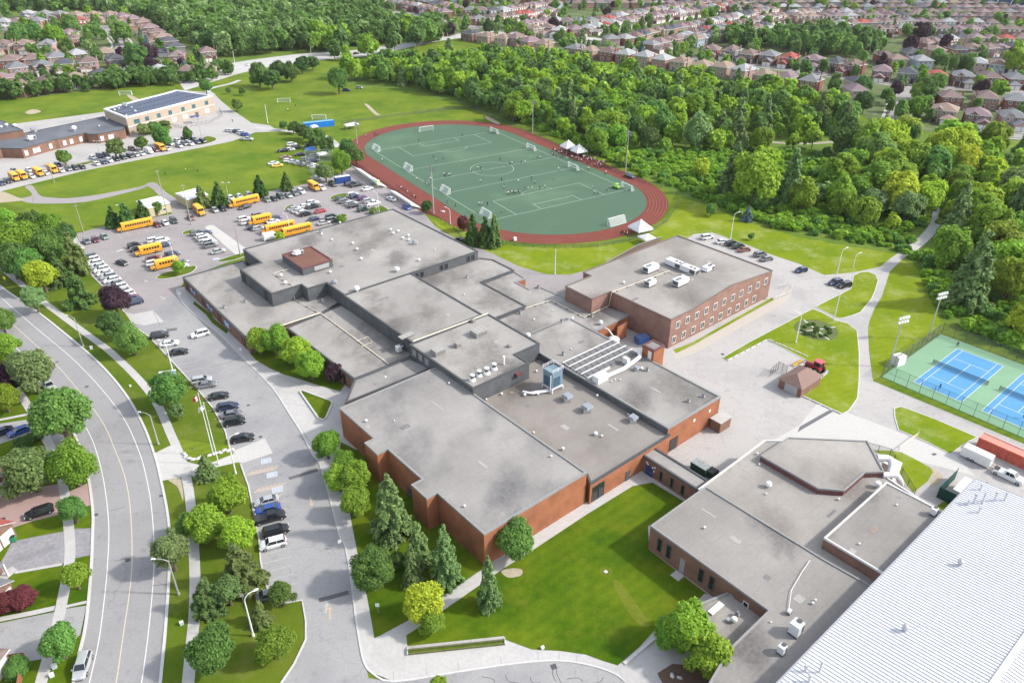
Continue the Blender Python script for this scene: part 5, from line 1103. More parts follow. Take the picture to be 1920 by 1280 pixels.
for i,(x,y,s,k)in enumerate([(1800,1057,1.4,'d'),(1697,1180,1.5,'d'),(1826,940,1.8,'p'),(1842,941,2.2,'p'),(1865,936,1.8,'p'),(1884,935,1.5,'p'),(1815,944,.9,'p'),(1836,958,1.0,'p'),(1538,1258,2.0,'p'),(1511,1256,1.0,'p'),(1518,1276,1.2,'p'),(1839,915,1.0,'p')]):
 p,z=onhall(x,y);pl={0:'upper of two big round white turbine vents on the metal hall roof',1:'lower of two big round white turbine vents on the metal hall roof'}.get(i)
 t=thing('turbine_vent' if k=='d' else 'vent_stack',pl or('white vent stack, %s of the %s'%(ordn(i-2)if i<8 else ordn(i-8),'cluster at the top of the metal hall roof' if i<8 else 'scattered ones on the metal roof')),'vent',(p.x,p.y,z))
 b=MB()
 if k=='d':b.cyl((0,0,0),(0,0,.5),.3,.3,steel,10);b.build('stack',t);b=MB();b.dome((0,0,.85),.48,.48,.42,mat('turbine_grey',(.45,.46,.48),.4,.1,6,metal=.5),12,4,True);b.build('turbine',t)
 else:b.cyl((0,0,0),(0,0,s),.16,.16,mat('flue_grey',(.5,.51,.55),.5,.08,2),8);b.build('stack',t);b=MB();b.cyl((0,0,s),(0,0,s+.22),.26,.2,steel,8);b.build('cap',t)
def rtu(px,z,L,w,h,lb,a=AX,fans=2,name='rooftop_unit',m=None,hood=True):
 c=G(px[0],px[1],z);t=thing(name,lb,'rooftop unit',tuple(c),a);m=m or mat('unit_white',(.60,.61,.63),.5,.06,2,local=True)
 b=MB();b.box((0,0,.15),(L*1.02,w*1.02,.3),dgrey);b.build('base_rail',t)
 b=MB();b.box((0,0,.3+h/2),(L,w,h),m);b.build('cabinet',t);b=MB();b.box((0,0,.32+h),(L*1.02,w*1.03,.06),m);b.build('lid',t)
 for i in range(fans):
  x=L*.32-i*L*.24;b=MB();b.cyl((x,0,.35+h),(x,0,.45+h),min(w*.36,.42),min(w*.36,.42),dgrey,12);o=b.build('fan',t)
 b=MB();b.box((L*.3,-w*.51,.3+h*.5),(L*.32,.05,h*.75),dgrey);b.box((L*.51,0,.3+h*.5),(.05,w*.8,h*.7),dgrey);b.build('coil_panel',t)
 if hood:b=MB();b.add([(-L/2,-w*.4,.5+h*.7),(-L/2,w*.4,.5+h*.7),(-L/2-.7,w*.4,.35+h*.3),(-L/2-.7,-w*.4,.35+h*.3),(-L/2,-w*.4,.35+h*.2),(-L/2,w*.4,.35+h*.2)],[(0,3,2,1),(0,4,3),(1,2,5),(3,4,5,2)],m);b.build('intake_hood',t)
 return t
NA=AX+math.pi/2
rtu((1219,507),hE,4.6,2.2,1.5,'large white air handling unit, leftmost on the classroom wing roof',NA+math.pi/2);rtu((1265,499),hE,5.4,2.2,1.5,'long white air handling unit, back left of the pair on the classroom wing',NA+math.pi);rtu((1292,510),hE,5.4,2.2,1.5,'long white air handling unit, front right of the pair on the classroom wing',NA+math.pi)
rtu((1327,506),hE,3.4,1.9,1.1,'white rooftop unit, rightmost on the classroom wing roof',AX);rtu((1275,532),hE,4.6,2.2,1.5,'large white air unit, nearest the gabled front on the classroom wing',AX+math.pi);rtu((1218,534),hE,2.8,1.9,1.3,'smaller white unit at the left end of the yellow pipe branch',AX+math.pi)
rtu((750,660),hW,1.7,1.2,1.4,'white condenser with dark grille beside the tall clad wall',AX,1,'condenser_unit',hood=False);rtu((1492,1185),h1,1.6,1.5,1.9,'big white condenser on the brown wing roof next to the metal hall',AX,1,'condenser_unit',hood=False)
rtu((1466,1222),h1,1.0,.95,1.2,'small white condenser below the big one near the metal hall',AX,1,'condenser_unit',hood=False);rtu((1750,962),h4,1.0,.9,1.1,'small condenser at the corner of the raised roof by the metal hall',AX,1,'condenser_unit',hood=False)
rtu((560,478),hN+2.1,2.6,1.4,.9,'white fan unit on the brown topped penthouse',AX,1,hood=True);rtu((1481,1148),h1,.7,.5,.4,'little grey box at the end of the white cable on the brown wing',AX,0,hood=False)
rtu((60,265),4.3,3,2,1.6,'white mechanical unit beside the far left gymnasium',AX,1)
ub=mat('taupe_metal',(.25,.24,.23),.6,.08,2,local=True)
def plain_unit(px,z,L,w,h,lb,a=AX):
 c=G(px[0],px[1],z);t=thing('rooftop_housing',lb,'rooftop unit',tuple(c),a);b=MB();b.box((0,0,h/2),(L,w,h),ub);b.build('housing',t);b=MB();b.box((0,0,h+.04),(L*1.04,w*1.04,.1),mat('taupe_lid',(.33,.32,.30),.6,.08,2));
 for i in range(3):b.box((-L/2+(i+.5)*L/3,0,h+.1),(.06,w*1.02,.05),ub)
 b.build('lid',t);b=MB();b.box((0,-w*.505,h*.5),(L*.8,.05,h*.6),mat('taupe_dark',(.17,.165,.16),.6,.1,6));b.build('louvre',t)
plain_unit((898,627),hH,3.4,2.6,1.3,'large taupe louvred housing on the clad plant roof');plain_unit((822,663),hH,2.8,2.2,1.3,'medium taupe louvred housing left of centre on the plant roof');plain_unit((858,650),hH,1.2,1.2,1.1,'small dark cube housing between the two large ones');plain_unit((887,604),hH,.9,.9,.8,'smallest taupe housing behind the big one near the pipe');plain_unit((955,650),hH,.8,.8,.6,'small grey vent housing at the right of the plant roof');plain_unit((762,631),hM,3.6,1.6,.25,'flat pale roof hatch by the corner of the long upper roof')
for i,(x,y,s)in enumerate([(886,713,1.0),(899,705,.9),(913,700,1.1),(927,692,1.0)]):
 c=G(x,y,hH);t=thing('exhaust_chimney','silver exhaust chimney with white cone base, %s of four in the row'%ordn(i),'chimney',tuple(c),0,'row of exhaust chimneys');b=MB();b.cyl((0,0,0),(0,0,.6),.75*s,.5*s,white,14);b.build('base',t);b=MB();b.cyl((0,0,.6),(0,0,1.25),.42*s,.42*s,dgrey,14);b.build('stack',t);b=MB();b.cyl((0,0,1.25),(0,0,1.5),.5*s,.5*s,white,14);b.build('cap',t)
 if i==0:b=MB();b.cyl((0,0,1.5),(0,0,2.7),.1,.1,steel,6);b.build('flue',t)
c=G(945,683,hH);t=thing('vent_stack','tall white vent stack right of the exhaust chimneys','vent',tuple(c));b=MB();b.cyl((0,0,0),(0,0,1.9),.2,.2,offw,8);b.build('stack',t);b=MB();b.cyl((0,0,1.9),(0,0,2.1),.3,.3,offw,8);b.build('cap',t)
pm=mat('pipe_cream',(.62,.56,.45),.6,.1,2)
def pipe(pts,z,lb,r=.09,n=2,m=None):
 P=[G(p[0],p[1],(p[2]if len(p)>2 else z)+.25)for p in pts];c=P[0];t=thing('roof_pipe',lb,'pipe',tuple(c));b=MB();off=tuple(c)
 for k in range(n):b.tube([p+Vector((0,k*.32,0))for p in P],r,m or pm)
 b.build('pipe_run',t,off);b=MB();k=0
 for a,e in zip(P[:-1],P[1:]):
  q=int((e-a).length/3.2)
  if abs((e-a).z)>.5 or r<.06:continue
  for i in range(q):p=a.lerp(e,(i+.5)/q);b.box((p.x,p.y+.16*(n-1),p.z-.17),(.5,.25,.2),black,math.atan2((e-a).y,(e-a).x)+math.pi/2)
 if b.v:b.build('pipe_support',t,off)
pipe([(774,641),(915,588)],hH,'twin cream pipes along the seam between the two long upper roofs')
pipe([(928,596),(1033,562),(1095,594),(1142,572),(1146,549,hE)],hN3,'bright cream gas pipe zigzagging across the low roof to the classroom wing',.1,1)
pipe([(1147,547),(1254,507),(1262,512),(1318,514),(1296,524)],hE,'cream gas pipe feeding the units on the classroom wing',.1,1);pipe([(1254,508),(1235,505)],hE,'short branch pipe to the leftmost unit on the classroom wing',.08,1)
pipe([(525,613),(600,588),(640,617),(728,683)],hW,'twin cream pipes turning across the low west roof');pipe([(542,505,hN),(512,514,hN),(550,537,hN),(552,562,hW),(599,588,hW)],hW,'thin pipe running down from the penthouse to the low west roof',.07,1);pipe([(668,640),(690,632),(698,642),(678,650)],hW,'small square pipe loop beside the twin pipes',.07,1)
pipe([(1520,1048),(1505,1070),(1485,1105),(1480,1145)],h1,'thin white cable curving over the brown wing roof',.05,1,white);pipe([(1658,905),(1700,930),(1770,968)],h2,'pair of long pipes on the roof edge beside the raised block',.12,2,steel)
c=G(1036,727,hC);t=thing('cooling_tower','tall blue grey cooling tower on a white frame on the tan roof','cooling tower',tuple(c),AX);ctm=mat('cooling_blue',(.15,.22,.27),.5,.12,2,local=True)
b=MB();b.box((0,0,3.1),(3.0,3.0,3.9),ctm);b.build('casing',t)
b=MB();b.box((0,0,.95),(3.3,3.3,.2),white)
for sx in(-1,1):
 for sy in(-1,1):b.box((sx*1.6,sy*1.6,.45),(.22,.22,.9),white)
b.build('stand',t)
b=MB();b.box((-.2,-1.53,2.6),(2.0,.06,2.2),mat('cooling_dark',(.05,.10,.14),.4,.2,2));b.box((-1.53,.1,2.6),(.06,2.0,2.2),mat('cooling_dark',(.05,.1,.14)));b.build('fan_panel',t)
b=MB()
for z_ in(5.5,5.95):b.tube([(-1.6,-1.6,z_),(1.6,-1.6,z_),(1.6,1.6,z_),(-1.6,1.6,z_),(-1.6,-1.6,z_)],.05,white,5)
for sx in(-1,0,1):
 for sy in(-1,1):b.cyl((sx*1.6,sy*1.6,5.0),(sx*1.6,sy*1.6,5.95),.05,.05,white,5)
b.build('guard_rail',t)
b=MB();b.tube([(-1.7,-.3,.5),(-5.5,1.2,.5),(-6.5,2.6,.6)],.22,white,8);b.tube([(-1.7,-.9,.5),(-5.3,.7,.5),(-6.3,2.1,.6)],.22,white,8);b.cyl((-1.75,-1.2,.4),(-1.75,-1.2,4.6),.14,.14,white,8);b.build('water_pipe',t)
c=G(1130,690,hD)
a0,a1=G(1055,683,hD),G(1102,711,hD);e0=G(1150,638,hD)
bd=(e0-a0).normalized();step=(a1-a0)/4;Lb=(e0-a0).length
t=thing('sawtooth_skylight','row of long white beams with grey glazing strips between them on the roof','skylight',tuple(a0));off=tuple(a0);sg=mat('skylight_grey',(.28,.28,.29),.4,.1,2,spec=.5)
for i in range(5):
 p=a0+step*i;Lk=Lb*(1 if i<4 else .42);q=p+bd*Lk;b=MB();b.strip([p,q],.3,offw,z=hD,h=.55);b.build('beam',t,off)
for i in range(4):
 p=a0+step*(i+.1);q=p+bd*Lb*.98;p2,q2=a0+step*(i+.88),a0+step*(i+.88)+bd*Lb*.98;b=MB();up=Vector((0,0,.55));lo=Vector((0,0,.08));b.add([p+up,q+up,q2+lo,p2+lo],[(0,1,2,3),(3,2,1,0)],sg);b.build('glazing',t,off)
 b=MB()
 for k in range(9):f=(k+.5)/9;b.strip([p.lerp(q,f)+up*1.0,p2.lerp(q2,f)+lo*1.0],.12,dgrey,h=.05)
 b.build('glazing_bar',t,off)
t=thing('duct_run','fat white insulated duct with box ends crossing the roof by the beams','duct',tuple(G(1125,708,hD)));off=tuple(t.location);b=MB();P=[G(1130,708,hD+.8),G(1170,690,hD+.8),G(1188,677,hD+.8),G(1200,668,hD+.8),G(1198,655,hD+.9)];b.tube(P,.45,white,10);b.build('duct',t,off)
b=MB();p=G(1126,707,hD+.9);b.box(tuple(p),(3.2,1.8,1.7),white,AX);b.build('fan_box',t,off);b=MB();p=G(1174,675,hD+.9);b.box(tuple(p),(.9,1.5,1.5),offw,AX);b.build('damper_box',t,off)
t=thing('white_tank','white rounded tank with a pipe standing in the service yard','tank',tuple(G(1150,640,2)));b=MB();b.dome((0,0,.6),1.6,1.2,1.0,white,12,4,True);b.build('vessel',t);b=MB();b.tube([(0,0,1.4),(-1.2,1.5,2.6),(-2.0,2.5,2.6)],.2,white,8);b.build('pipe',t)
t=thing('white_duct','bundle of fat white ducts curling down the end wall of the hexagonal roof','duct',tuple(G(1665,880,0)));off=tuple(t.location);b=MB();P=spline([G(1645,856,5.5),G(1668,858,5.5),G(1674,872,5.0),G(1670,885,4.5)],4);b.tube(P,.7,white,10);P=spline([G(1656,888,5.3),G(1680,888,5.3),G(1688,898,4.2),G(1690,905,2.5)],4);b.tube(P,.55,white,10);b.build('duct',t,off);b=MB();p=G(1670,878,2.5);b.box((p.x,p.y,2.2),(2.8,2.6,4.2),white,AX);b.build('cabinet',t,off)
def lamp(top,base,lb,kind='arm',h=None,a=None,name='street_lamp',m=None):
 p=G(*base);
 if h is None:
  lo,hi=2.,30.
  for _ in range(30):
   mid=(lo+hi)/2;y=PX(Vector((p.x,p.y,mid)))[1]
   if y>top[1]:lo=mid
   else:hi=mid
  h=lo
 m=m or steel;t=thing(name,lb,'lamp post' if 'lamp' in name or 'flood' in name else 'pole',(p.x,p.y,0),a or 0)
 b=MB();r=.11+h*.006;b.cyl((0,0,0),(0,0,.5),r*1.5,r*1.4,m,8);b.cyl((0,0,.5),(0,0,h),r,r*.55,m,8);b.build('pole',t)
 if kind=='arm':
  b=MB();b.tube([(0,0,h-.1),(.8,0,h+.35),(2.0,0,h+.5)],.06,m,6);b.build('arm',t);b=MB();b.box((2.3,0,h+.48),(.8,.3,.16),offw,taper=.7);b.build('lamp_head',t)
 elif kind=='bend':
  b=MB();b.tube([(0,0,h-.1),(.15,0,h+.6),(.7,0,h+1.1),(1.6,0,h+1.3)],.07,m,6);b.build('arm',t);b=MB();b.box((1.9,0,h+1.28),(.8,.32,.18),offw,taper=.7);b.build('lamp_head',t)
 elif kind=='flood':
  fh=mat('flood_housing',(.10,.10,.11),.5,.1,2)if name!='court_floodlight' else offw
  for j,z_ in enumerate((h-.3,h-1.4)):
   b=MB();b.box((0,0,z_),(3.2,.12,.12),m);b.build('crossbar',t)
   for k in range(4):b=MB();b.box((-1.3+k*.87,-.25,z_-.05),(.6,.45,.55),fh,taper=.8);b.build('floodlight',t)
 elif kind=='double':
  b=MB();b.box((0,0,h),(2.6,.1,.1),m);b.build('arm',t)
  for s in(-1,1):b=MB();b.box((s*1.2,0,h+.05),(.8,.4,.16),offw);b.build('lamp_head',t)
 elif kind=='utility':
  b=MB();b.box((0,0,h-.6),(1.6,.1,.12),m,rad(40));b.build('crossarm',t)
 return t
lamp((141.7,598.7),(156.7,652),'street lamp on the verge of the curved road, upper one of three',a=math.pi-.3);lamp((280,780),(298,835),'street lamp on the verge of the curved road, middle one of three',a=math.pi-.2);lamp((315,1053),(337,1116),'street lamp on the verge of the curved road, lowest of three',a=math.pi)
lamp((806.7,312),(812.7,401),'tall floodlight mast on the near side of the track','flood',name='floodlight_mast',a=TD);lamp((1176,245),(1172,323),'tall floodlight mast on the far side of the track, right one','flood',name='floodlight_mast',a=TD);lamp((997,188),(997.3,251),'tall floodlight mast on the far side of the track, left one','flood',name='floodlight_mast',a=TD);lamp((666,228),(669,270),'tall floodlight mast at the far left bend of the track','flood',name='floodlight_mast',a=TD)
lamp((1768,545),(1739.3,633),'tennis floodlight mast, right and nearest the wood','flood',name='court_floodlight',a=.4);lamp((1697,590),(1667,685),'tennis floodlight mast, left one beside the white cabin','flood',name='court_floodlight',a=.4)
lamp((1041,467),(1040,514),'slim white pole on the bright lawn inside the service road','none',name='plain_pole',m=offw);lamp((497,197),(501,232),'thick white pole at the edge of the far playing field','none',name='white_pole',m=offw)
for i,(tp,bs)in enumerate([((87,307),(101,345)),((295,320),(313,403)),((335,347),(358,423)),((143,385),(156,438)),((436,420),(450,480))]):
 lamp(tp,bs,['wooden pole beside the elementary school road','wooden pole behind the left portable classroom','wooden pole between the portable classrooms','wooden pole at the north-west corner of the car park','wooden pole at the tip of the pale concrete pad'][i],'utility',name='utility_pole',m=mat('pole_grey',(.30,.27,.24),.8,.1,2))
LB=[((320,463),(332,512),'curved car park lamp on the small tree island',2.6),((537,410),(544,442),'curved car park lamp beside the middle buses',2.6),((703,368),(710,399),'curved car park lamp on the grass triangle',2.6),((840,397),(844,421),'curved lamp on the bright grass by the track bend',2.6),((1573,472),(1567,519),'curved lamp by the two cars where the path starts',.5),((1603,481),(1599,499),'short lamp on the sunny grass by the path',.5),((1573,550),(1563,599),'curved lamp beside the short link path',2.9),((1499,592),(1492,641),'curved lamp left of the round flower bed',2.9),((465,1128),(477,1193),'curved lamp on the lawn at the bottom of the school drive',.6),((433,830),(443,889),'curved lamp by the black estate car and rock edging',.6),((314,650),(324,697),'thin lamp by the light blue sign board',2.8),((1373,404),(1369,447),'lamp behind the cars north of the classroom wing',.3)]
for tp,bs,lb,a in LB:lamp(tp,bs,lb,'bend',a=a,name='car_park_lamp',m=offw)
for tp,bs,lb in[((424,344),(429,380),'white double lamp behind the second long bus'),((362,222),(377,260),'dark lamp on the round lawn island at the elementary school'),((180,267),(186,290),'dark lamp left in the elementary car park'),((222,387),(230,408),'small white lamp behind the left long bus'),((583,312),(586,341),'white lamp beside the batting cage')]:lamp(tp,bs,lb,'double',name='car_park_lamp')
for tp,bs,lb in[((436,97),(439,122),'pale street lamp by the far road left of the wood'),((258,112),(262,133),'street lamp in the left suburb by the dark red trees'),((299,116),(303,130),'smaller street lamp in the left suburb near the wide house'),((583,89),(582,105),'pale lamp on the far bridge road'),((936,42),(936,60),'street lamp at the far road junction, right one'),((857,47),(857,66),'street lamp at the far road junction, left one')]:lamp(tp,bs,lb,'arm',name='street_lamp',m=offw)
c=G(365,232);t=thing('shade_canopy','blue square canopy on one post in the elementary yard','canopy',(c.x,c.y,0));b=MB();b.cyl((0,0,0),(0,0,3),.12,.1,steel,8);b.build('post',t);b=MB();b.box((0,0,3.1),(4,4,.15),mat('canopy_blue',(.03,.07,.25),.5,.1,2),.4);b.build('canopy',t)
frd=mat('flag_red',(.60,.03,.04),.7,.05,2)
def flagpole(base,top,lb,red):
 p=G(*base);h=15.0 if not red else 15.2;t=thing('flagpole',lb,'flagpole',(p.x,p.y,.1));b=MB();b.cyl((0,0,0),(0,0,.4),.25,.22,offw,10);b.cyl((0,0,.4),(0,0,h),.11,.05,white,8);b.dome((0,0,h),.1,.1,.1,white,8,3,True);b.build('pole',t)
 f=thing('flag',('limp red and white flag with a red leaf, upper on the flagpole' if red else 'limp white flag hanging from the right hand flagpole'),'flag',(p.x,p.y,h-1.4));b=MB();n=12;vs=[];fs=[];k=1 if red else 1
 for i in range(n+1):
  for j in range(5):
   u_,v_=i/n,j/4;vs.append((-.08-u_*1.7*.75,.28*math.sin(u_*9+v_),1.0-v_*1.0-u_*.75))
 for i in range(n):
  for j in range(4):fs.append((i*5+j,i*5+j+1,(i+1)*5+j+1,(i+1)*5+j))
 for q,fc in enumerate(fs):
  i=q//4;m=frd if red and(i<3 or i>=9)else white;s=b
  k0_=len(b.v);b.add([vs[x]for x in fc],[(0,1,2,3)],m)
 b.build('cloth',f)
 if red:
  b=MB();cx,cz=-.08-.64,.12
  lf=[(0,.34),(.08,.18),(.2,.22),(.16,.08),(.28,.02),(.12,-.12),(.03,-.1),(.02,-.28),(-.02,-.28),(-.03,-.1),(-.12,-.12),(-.28,.02),(-.16,.08),(-.2,.22),(-.08,.18)]
  for yy in(-.33,.33):b.add([(cx+x*.9,yy,cz+z_*.9-.0)for x,z_ in lf],[tuple(range(15))],frd)
  b.build('leaf_emblem',f)
flagpole((401,854),(373,740),'tall white flagpole on the concrete apron, left one of two',True);flagpole((411,872),(384,762),'tall white flagpole on the concrete apron, right one of two',False)
c=G(318,714);t=thing('sign_board','light blue and white school sign board behind the round tree','sign',(c.x,c.y,0),near);sb=mat('sign_blue',(.33,.55,.72),.5,.1,3,local=True)
b=MB();b.box((0,0,1.6),(3.6,.3,1.6),sb);b.build('board',t);b=MB();b.box((0,-.17,1.9),(3.0,.03,.3),white);b.box((0,-.17,1.3),(2.4,.03,.18),white);b.box((0,0,2.45),(3.8,.45,.12),white);b.build('lettering',t);b=MB()
for s in(-1,1):b.box((s*1.6,0,.5),(.2,.25,1.0),offw)
b.build('post',t)
def small_sign(px,col_,lb,a=0,h=2.1,w=.6,hh=.75):
 c=G(*px);t=thing('road_sign',lb,'sign',(c.x,c.y,0),a);b=MB();b.cyl((0,0,0),(0,0,h),.04,.04,steel,6);b.build('post',t);b=MB();b.box((0,-.05,h-.1),(w,.04,hh),col_);b.build('panel',t)
small_sign((13,538),mat('sign_yellow',(.75,.62,.02),.5,.05,2),'yellow crossing sign at the upper end of the pavement',-.3,2.6,.8,.9);small_sign((711,1150),offw,'small white sign on the lawn beside the lower drive');small_sign((339,563),offw,'white sign at the north end of the west pavement',0,2.0);small_sign((408,1255)if False else(458,1130),offw,'white sign by the olive trees',0,1.8)
small_sign((640,1030),offw,'white sign on the kerb beside the lower drive',.4,2.0);small_sign((453,668),offw,'white sign on the kerb near the bushy trees',.4,2.0)
c=G(1683,680);t=thing('service_cabin','small white plastic cabin beside the tennis fence','cabin',(c.x,c.y,0),rad(25));b=MB();b.box((0,0,1.2),(2.6,2.0,2.4),white,taper=.97);b.build('body',t);b=MB();b.box((0,0,2.45),(2.7,2.1,.12),offw);b.build('roof',t);b=MB();b.box((0,-1.0,1.1),(.9,.06,1.9),offw);b.build('door',t)
gbx=mat('pale_green_box',(.42,.50,.46),.6,.1,2)
for px,s,lb in[((343,1172),.7,'pale box on the verge beside the curved road'),((100,1270),.7,'small white box, lower of two at the bottom left verge'),((105,1254),.8,'pale green box, upper of two at the bottom left verge'),((1019,1216),.6,'white box at the foot of the front lawn'),((172,656),.8,'white box on the lawn by the upper street lamp'),((245,727),.5,'white marker beside the pavement'),((965,451),1.2,'white cabinet on the fence of the near track bend')]:
 c=G(*px);t=thing('utility_box',lb,'box',(c.x,c.y,0),.5);b=MB();b.box((0,0,s*.45),(s*.8,s*.6,s*.9),gbx if 'green' in lb or 'pale' in lb else white);b.build('cabinet',t);b=MB();b.box((0,0,s*.93),(s*.88,s*.68,s*.08),offw);b.build('lid',t)
c=G(1137,1072);t=thing('manhole_ring','small square concrete manhole in the front lawn','manhole',(c.x,c.y,.14));b=MB();b.strip([(.9*math.cos(q*.5236),.9*math.sin(q*.5236),0)for q in range(13)],.35,MATS['worn_grass'],h=.02);b.build('ring',t);b=MB();b.box((0,0,.05),(.6,.6,.1),kerbm,.6);b.build('cover',t)
for i,(x,y,m)in enumerate([(700,345,mat('toilet_teal',(.12,.42,.36),.5,.05,2)),(703,347,mat('toilet_teal')if False else MATS['toilet_teal']),(708,349,mat('toilet_yellow',(.75,.60,.12),.5,.05,2))]):
 c=G(x,y);t=thing('portable_toilet',['teal portable toilet by the bleachers, left of a pair','teal portable toilet by the bleachers, next to the yellow one','yellow sided portable toilet by the bleachers'][i],'toilet',(c.x,c.y,0),TD);b=MB();b.box((0,0,1.1),(1.15,1.15,2.2),m);b.build('cabin',t);b=MB();b.box((0,0,2.25),(1.2,1.2,.16),offw,taper=.8);b.build('roof',t);b=MB();b.box((0,-.59,1.05),(.75,.05,1.8),offw);b.build('door',t)
def bleacher(p0,p1,rows,lb):
 a,e=G(*p0),G(*p1);d=(e-a);L=d.length;r=math.atan2(d.y,d.x);t=thing('bleacher',lb,'bleacher',(a.x,a.y,0),r)
 for i in range(rows):b=MB();b.box((L/2,.35+i*.75,.45+i*.36),(L,.35,.08),white);b.build('bench',t);b=MB();b.box((L/2,.0+i*.75,.15+i*.36),(L,.5,.06),offw);b.build('foot_board',t)
 b=MB()
 for k in range(int(L/2.5)+1):x=k*2.5;b.tube([(x,0,0),(x,rows*.75,rows*.36),(x,rows*.75,0),(x,0,.05)],.05,steel,5)
 b.build('frame',t);b=MB();h=rows*.36+.4
 for z_ in(h,h+.5):b.tube([(0,rows*.78,z_),(L,rows*.78,z_)],.04,offw,5)
 b.box((L/2,rows*.78,h+.1),(L,.05,.75),offw);b.build('back_rail',t)
bleacher((788,391),(741,361),5,'long white bleacher beside the track, nearer one with spectators');bleacher((724,352),(675,319),5,'long white bleacher beside the track, farther one')
def bumpers(p,q,n,place,m=None):
 A,B=G(*p),G(*q);r=math.atan2((B-A).y,(B-A).x)
 for i in range(n):
  c=A.lerp(B,(i+.5)/n);L=(B-A).length/n*.86;b=MB();b.box((0,0,.12),(L,.35,.24),m or conc2,taper=.95);o=b.build('kerb_log');o.location=(c.x,c.y,.02);o.rotation_euler=(0,0,r)
  tag(o,'white concrete kerb log, %s from the left %s'%(ordn(i),place),'kerb log','kerb logs round the yard island')
bumpers((1364,676),(1438,636),7,'along the tapering grass strip');bumpers((1440,635),(1516,668),6,'on the yard edge above the tractor');bumpers((1504,737),(1552,697),4,'between the shed and the grass');bumpers((1502,740),(1579,775),4,'below the shed on the grass edge')
stone=mat('pale_stone',(.50,.49,.47),.9,.15,2,local=True)
def rock(px,s,lb,seed=0):
 c=G(*px);rr=random.Random(seed+int(px[0]*7+px[1]));me=bmesh.new();bmesh.ops.create_icosphere(me,subdivisions=2,radius=1)
 for v in me.verts:v.co*=rr.uniform(.85,1.1);v.co.z=max(v.co.z,-.3)
 m=bpy.data.meshes.new('boulder');me.to_mesh(m);me.free();m.materials.append(stone);o=bpy.data.objects.new('boulder',m);COL.objects.link(o);o.location=(c.x,c.y,.15);o.scale=(s*1.2,s*.75,s*.6);o.rotation_euler=(0,0,rr.uniform(0,3));tag(o,lb,'boulder','pale boulders')
for i,(x,y,s)in enumerate([(346,853,.9),(349,858,.8),(355,862,.9),(363,864,.9),(372,862,.8),(378,859,.7),(394,856,.8),(404,853,.9),(413,851,.9),(421,847,.9),(430,847,.9),(437,845,.8),(358,892,.8),(362,885,.7)]):rock((x,y),s*.62,'pale boulder edging the flagpole bed, %s from the left'%ordn(i))
rock((1262,1266),.45,'pale rock in the mulch under the big bottom tree, left one');rock((1276,1270),.4,'pale rock in the mulch under the big bottom tree, right one');rock((829,398),.8,'pale rock at the foot of the near floodlight mast')
chain=mat_screen('chain_link',(.10,.12,.11),.30);chg=mat_screen('green_mesh',(.03,.12,.08),.16);netm=mat_screen('goal_net',(.75,.76,.76),.34)
def fence(pts,h,lb,m=None,pm_=None,gap=3.0,rail=True,cat='fence',raw=False,z=0,name='chain_link_fence'):
 P=pts if raw else GG(pts);pm_=pm_ or dgrey;o0=P[0];t=thing(name,lb,cat,(o0.x,o0.y,z));off=(o0.x,o0.y,0);b=MB()
 for a,e in zip(P[:-1],P[1:]):b.add([(a.x,a.y,.05),(e.x,e.y,.05),(e.x,e.y,h-.03),(a.x,a.y,h-.03)],[(0,1,2,3)],m or chain)
 b.build('mesh_panel',t,off);b=MB();cnt=0
 acc=[]
 for a,e in zip(P[:-1],P[1:]):
  n=max(1,int(round((e-a).length/gap)))
  for i in range(n):acc.append(a.lerp(e,i/n))
 acc.append(P[-1])
 if len(acc)<=100:
  for p in acc:q=MB();q.cyl((p.x,p.y,0),(p.x,p.y,h+.08),.05,.05,pm_,6);q.build('post',t,off)
 if rail:
  for z_ in((h,.1,h/2)if h>3 else(h,)):b.tube([Vector((p.x,p.y,z_))for p in P],.035,pm_,5)
  b.build('rail',t,off)
 return t
gpost=mat('green_post',(.03,.14,.09),.5,.1,2)
c_=[C2(-6,-4.5),C2(-6,27.6),C2(60,27.6),C2(60,-4.5)]
fence([c_[0],c_[1]],3.6,'tall mesh fence along the upper left side of the tennis courts',chain,dgrey,3,raw=True);fence([c_[1],c_[2]],3.6,'tall green mesh fence in front of the tennis courts',chg,gpost,3,raw=True);fence([c_[0],c_[3]],3.2,'dark mesh fence behind the tennis courts against the shrubs',chain,dgrey,3,raw=True)
fence([(870,452),(930,458),(1000,464),(1060,466),(1120,463),(1180,452),(1215,438),(1250,415),(1268,385),(1272,360)],1.3,'low chain link fence curving round the near bend of the track');fence([(640,233),(740,219),(860,205),(887,204),(905,215),(935,226),(1000,252),(1060,280),(1120,307),(1180,333),(1240,352)],1.4,'long low chain link fence behind the far side of the track')
fence([(640,280),(655,300),(672,314),(788,392),(850,430),(868,452)],1.3,'low fence between the bleachers and the track')
fence([(1625,840),(1668,852),(1690,890),(1714,928)],1.8,'dark mesh fence round the grass corner beside the white ducts',chain,black,2.4)
fence([(1443,705),(1458,692),(1474,700)],2.4,'small mesh cage attached to the brown roofed shed',chain,dgrey,1.5);fence([(597,344),(575,316),(573,306),(625,304),(628,328)],5.5,'tall netted batting cage beside the car park trees',mat_screen('cage_net',(.35,.42,.38),.22),steel,6)
fence([(313,237),(340,243),(395,232),(416,220),(411,209)],1.5,'low fence of the kindergarten yard',mat_screen('light_chain',(.3,.3,.3),.25),dgrey,2.5);fence([(255,253),(262,257),(300,249),(310,240)],1.1,'low fence round the planted strip at the elementary school',chain,dgrey,2.5)
fence([(1461,540),(1474,535),(1484,540),(1482,550),(1452,562)],1.1,'light railing round the ramp at the classroom wing end',mat_screen('light_chain2',(.5,.5,.5),.12),offw,1.6,name='railing')
fence([(1360,520+150),(1361,671)],.6,'short rail at the tip of the grass strip',chain,steel,2)
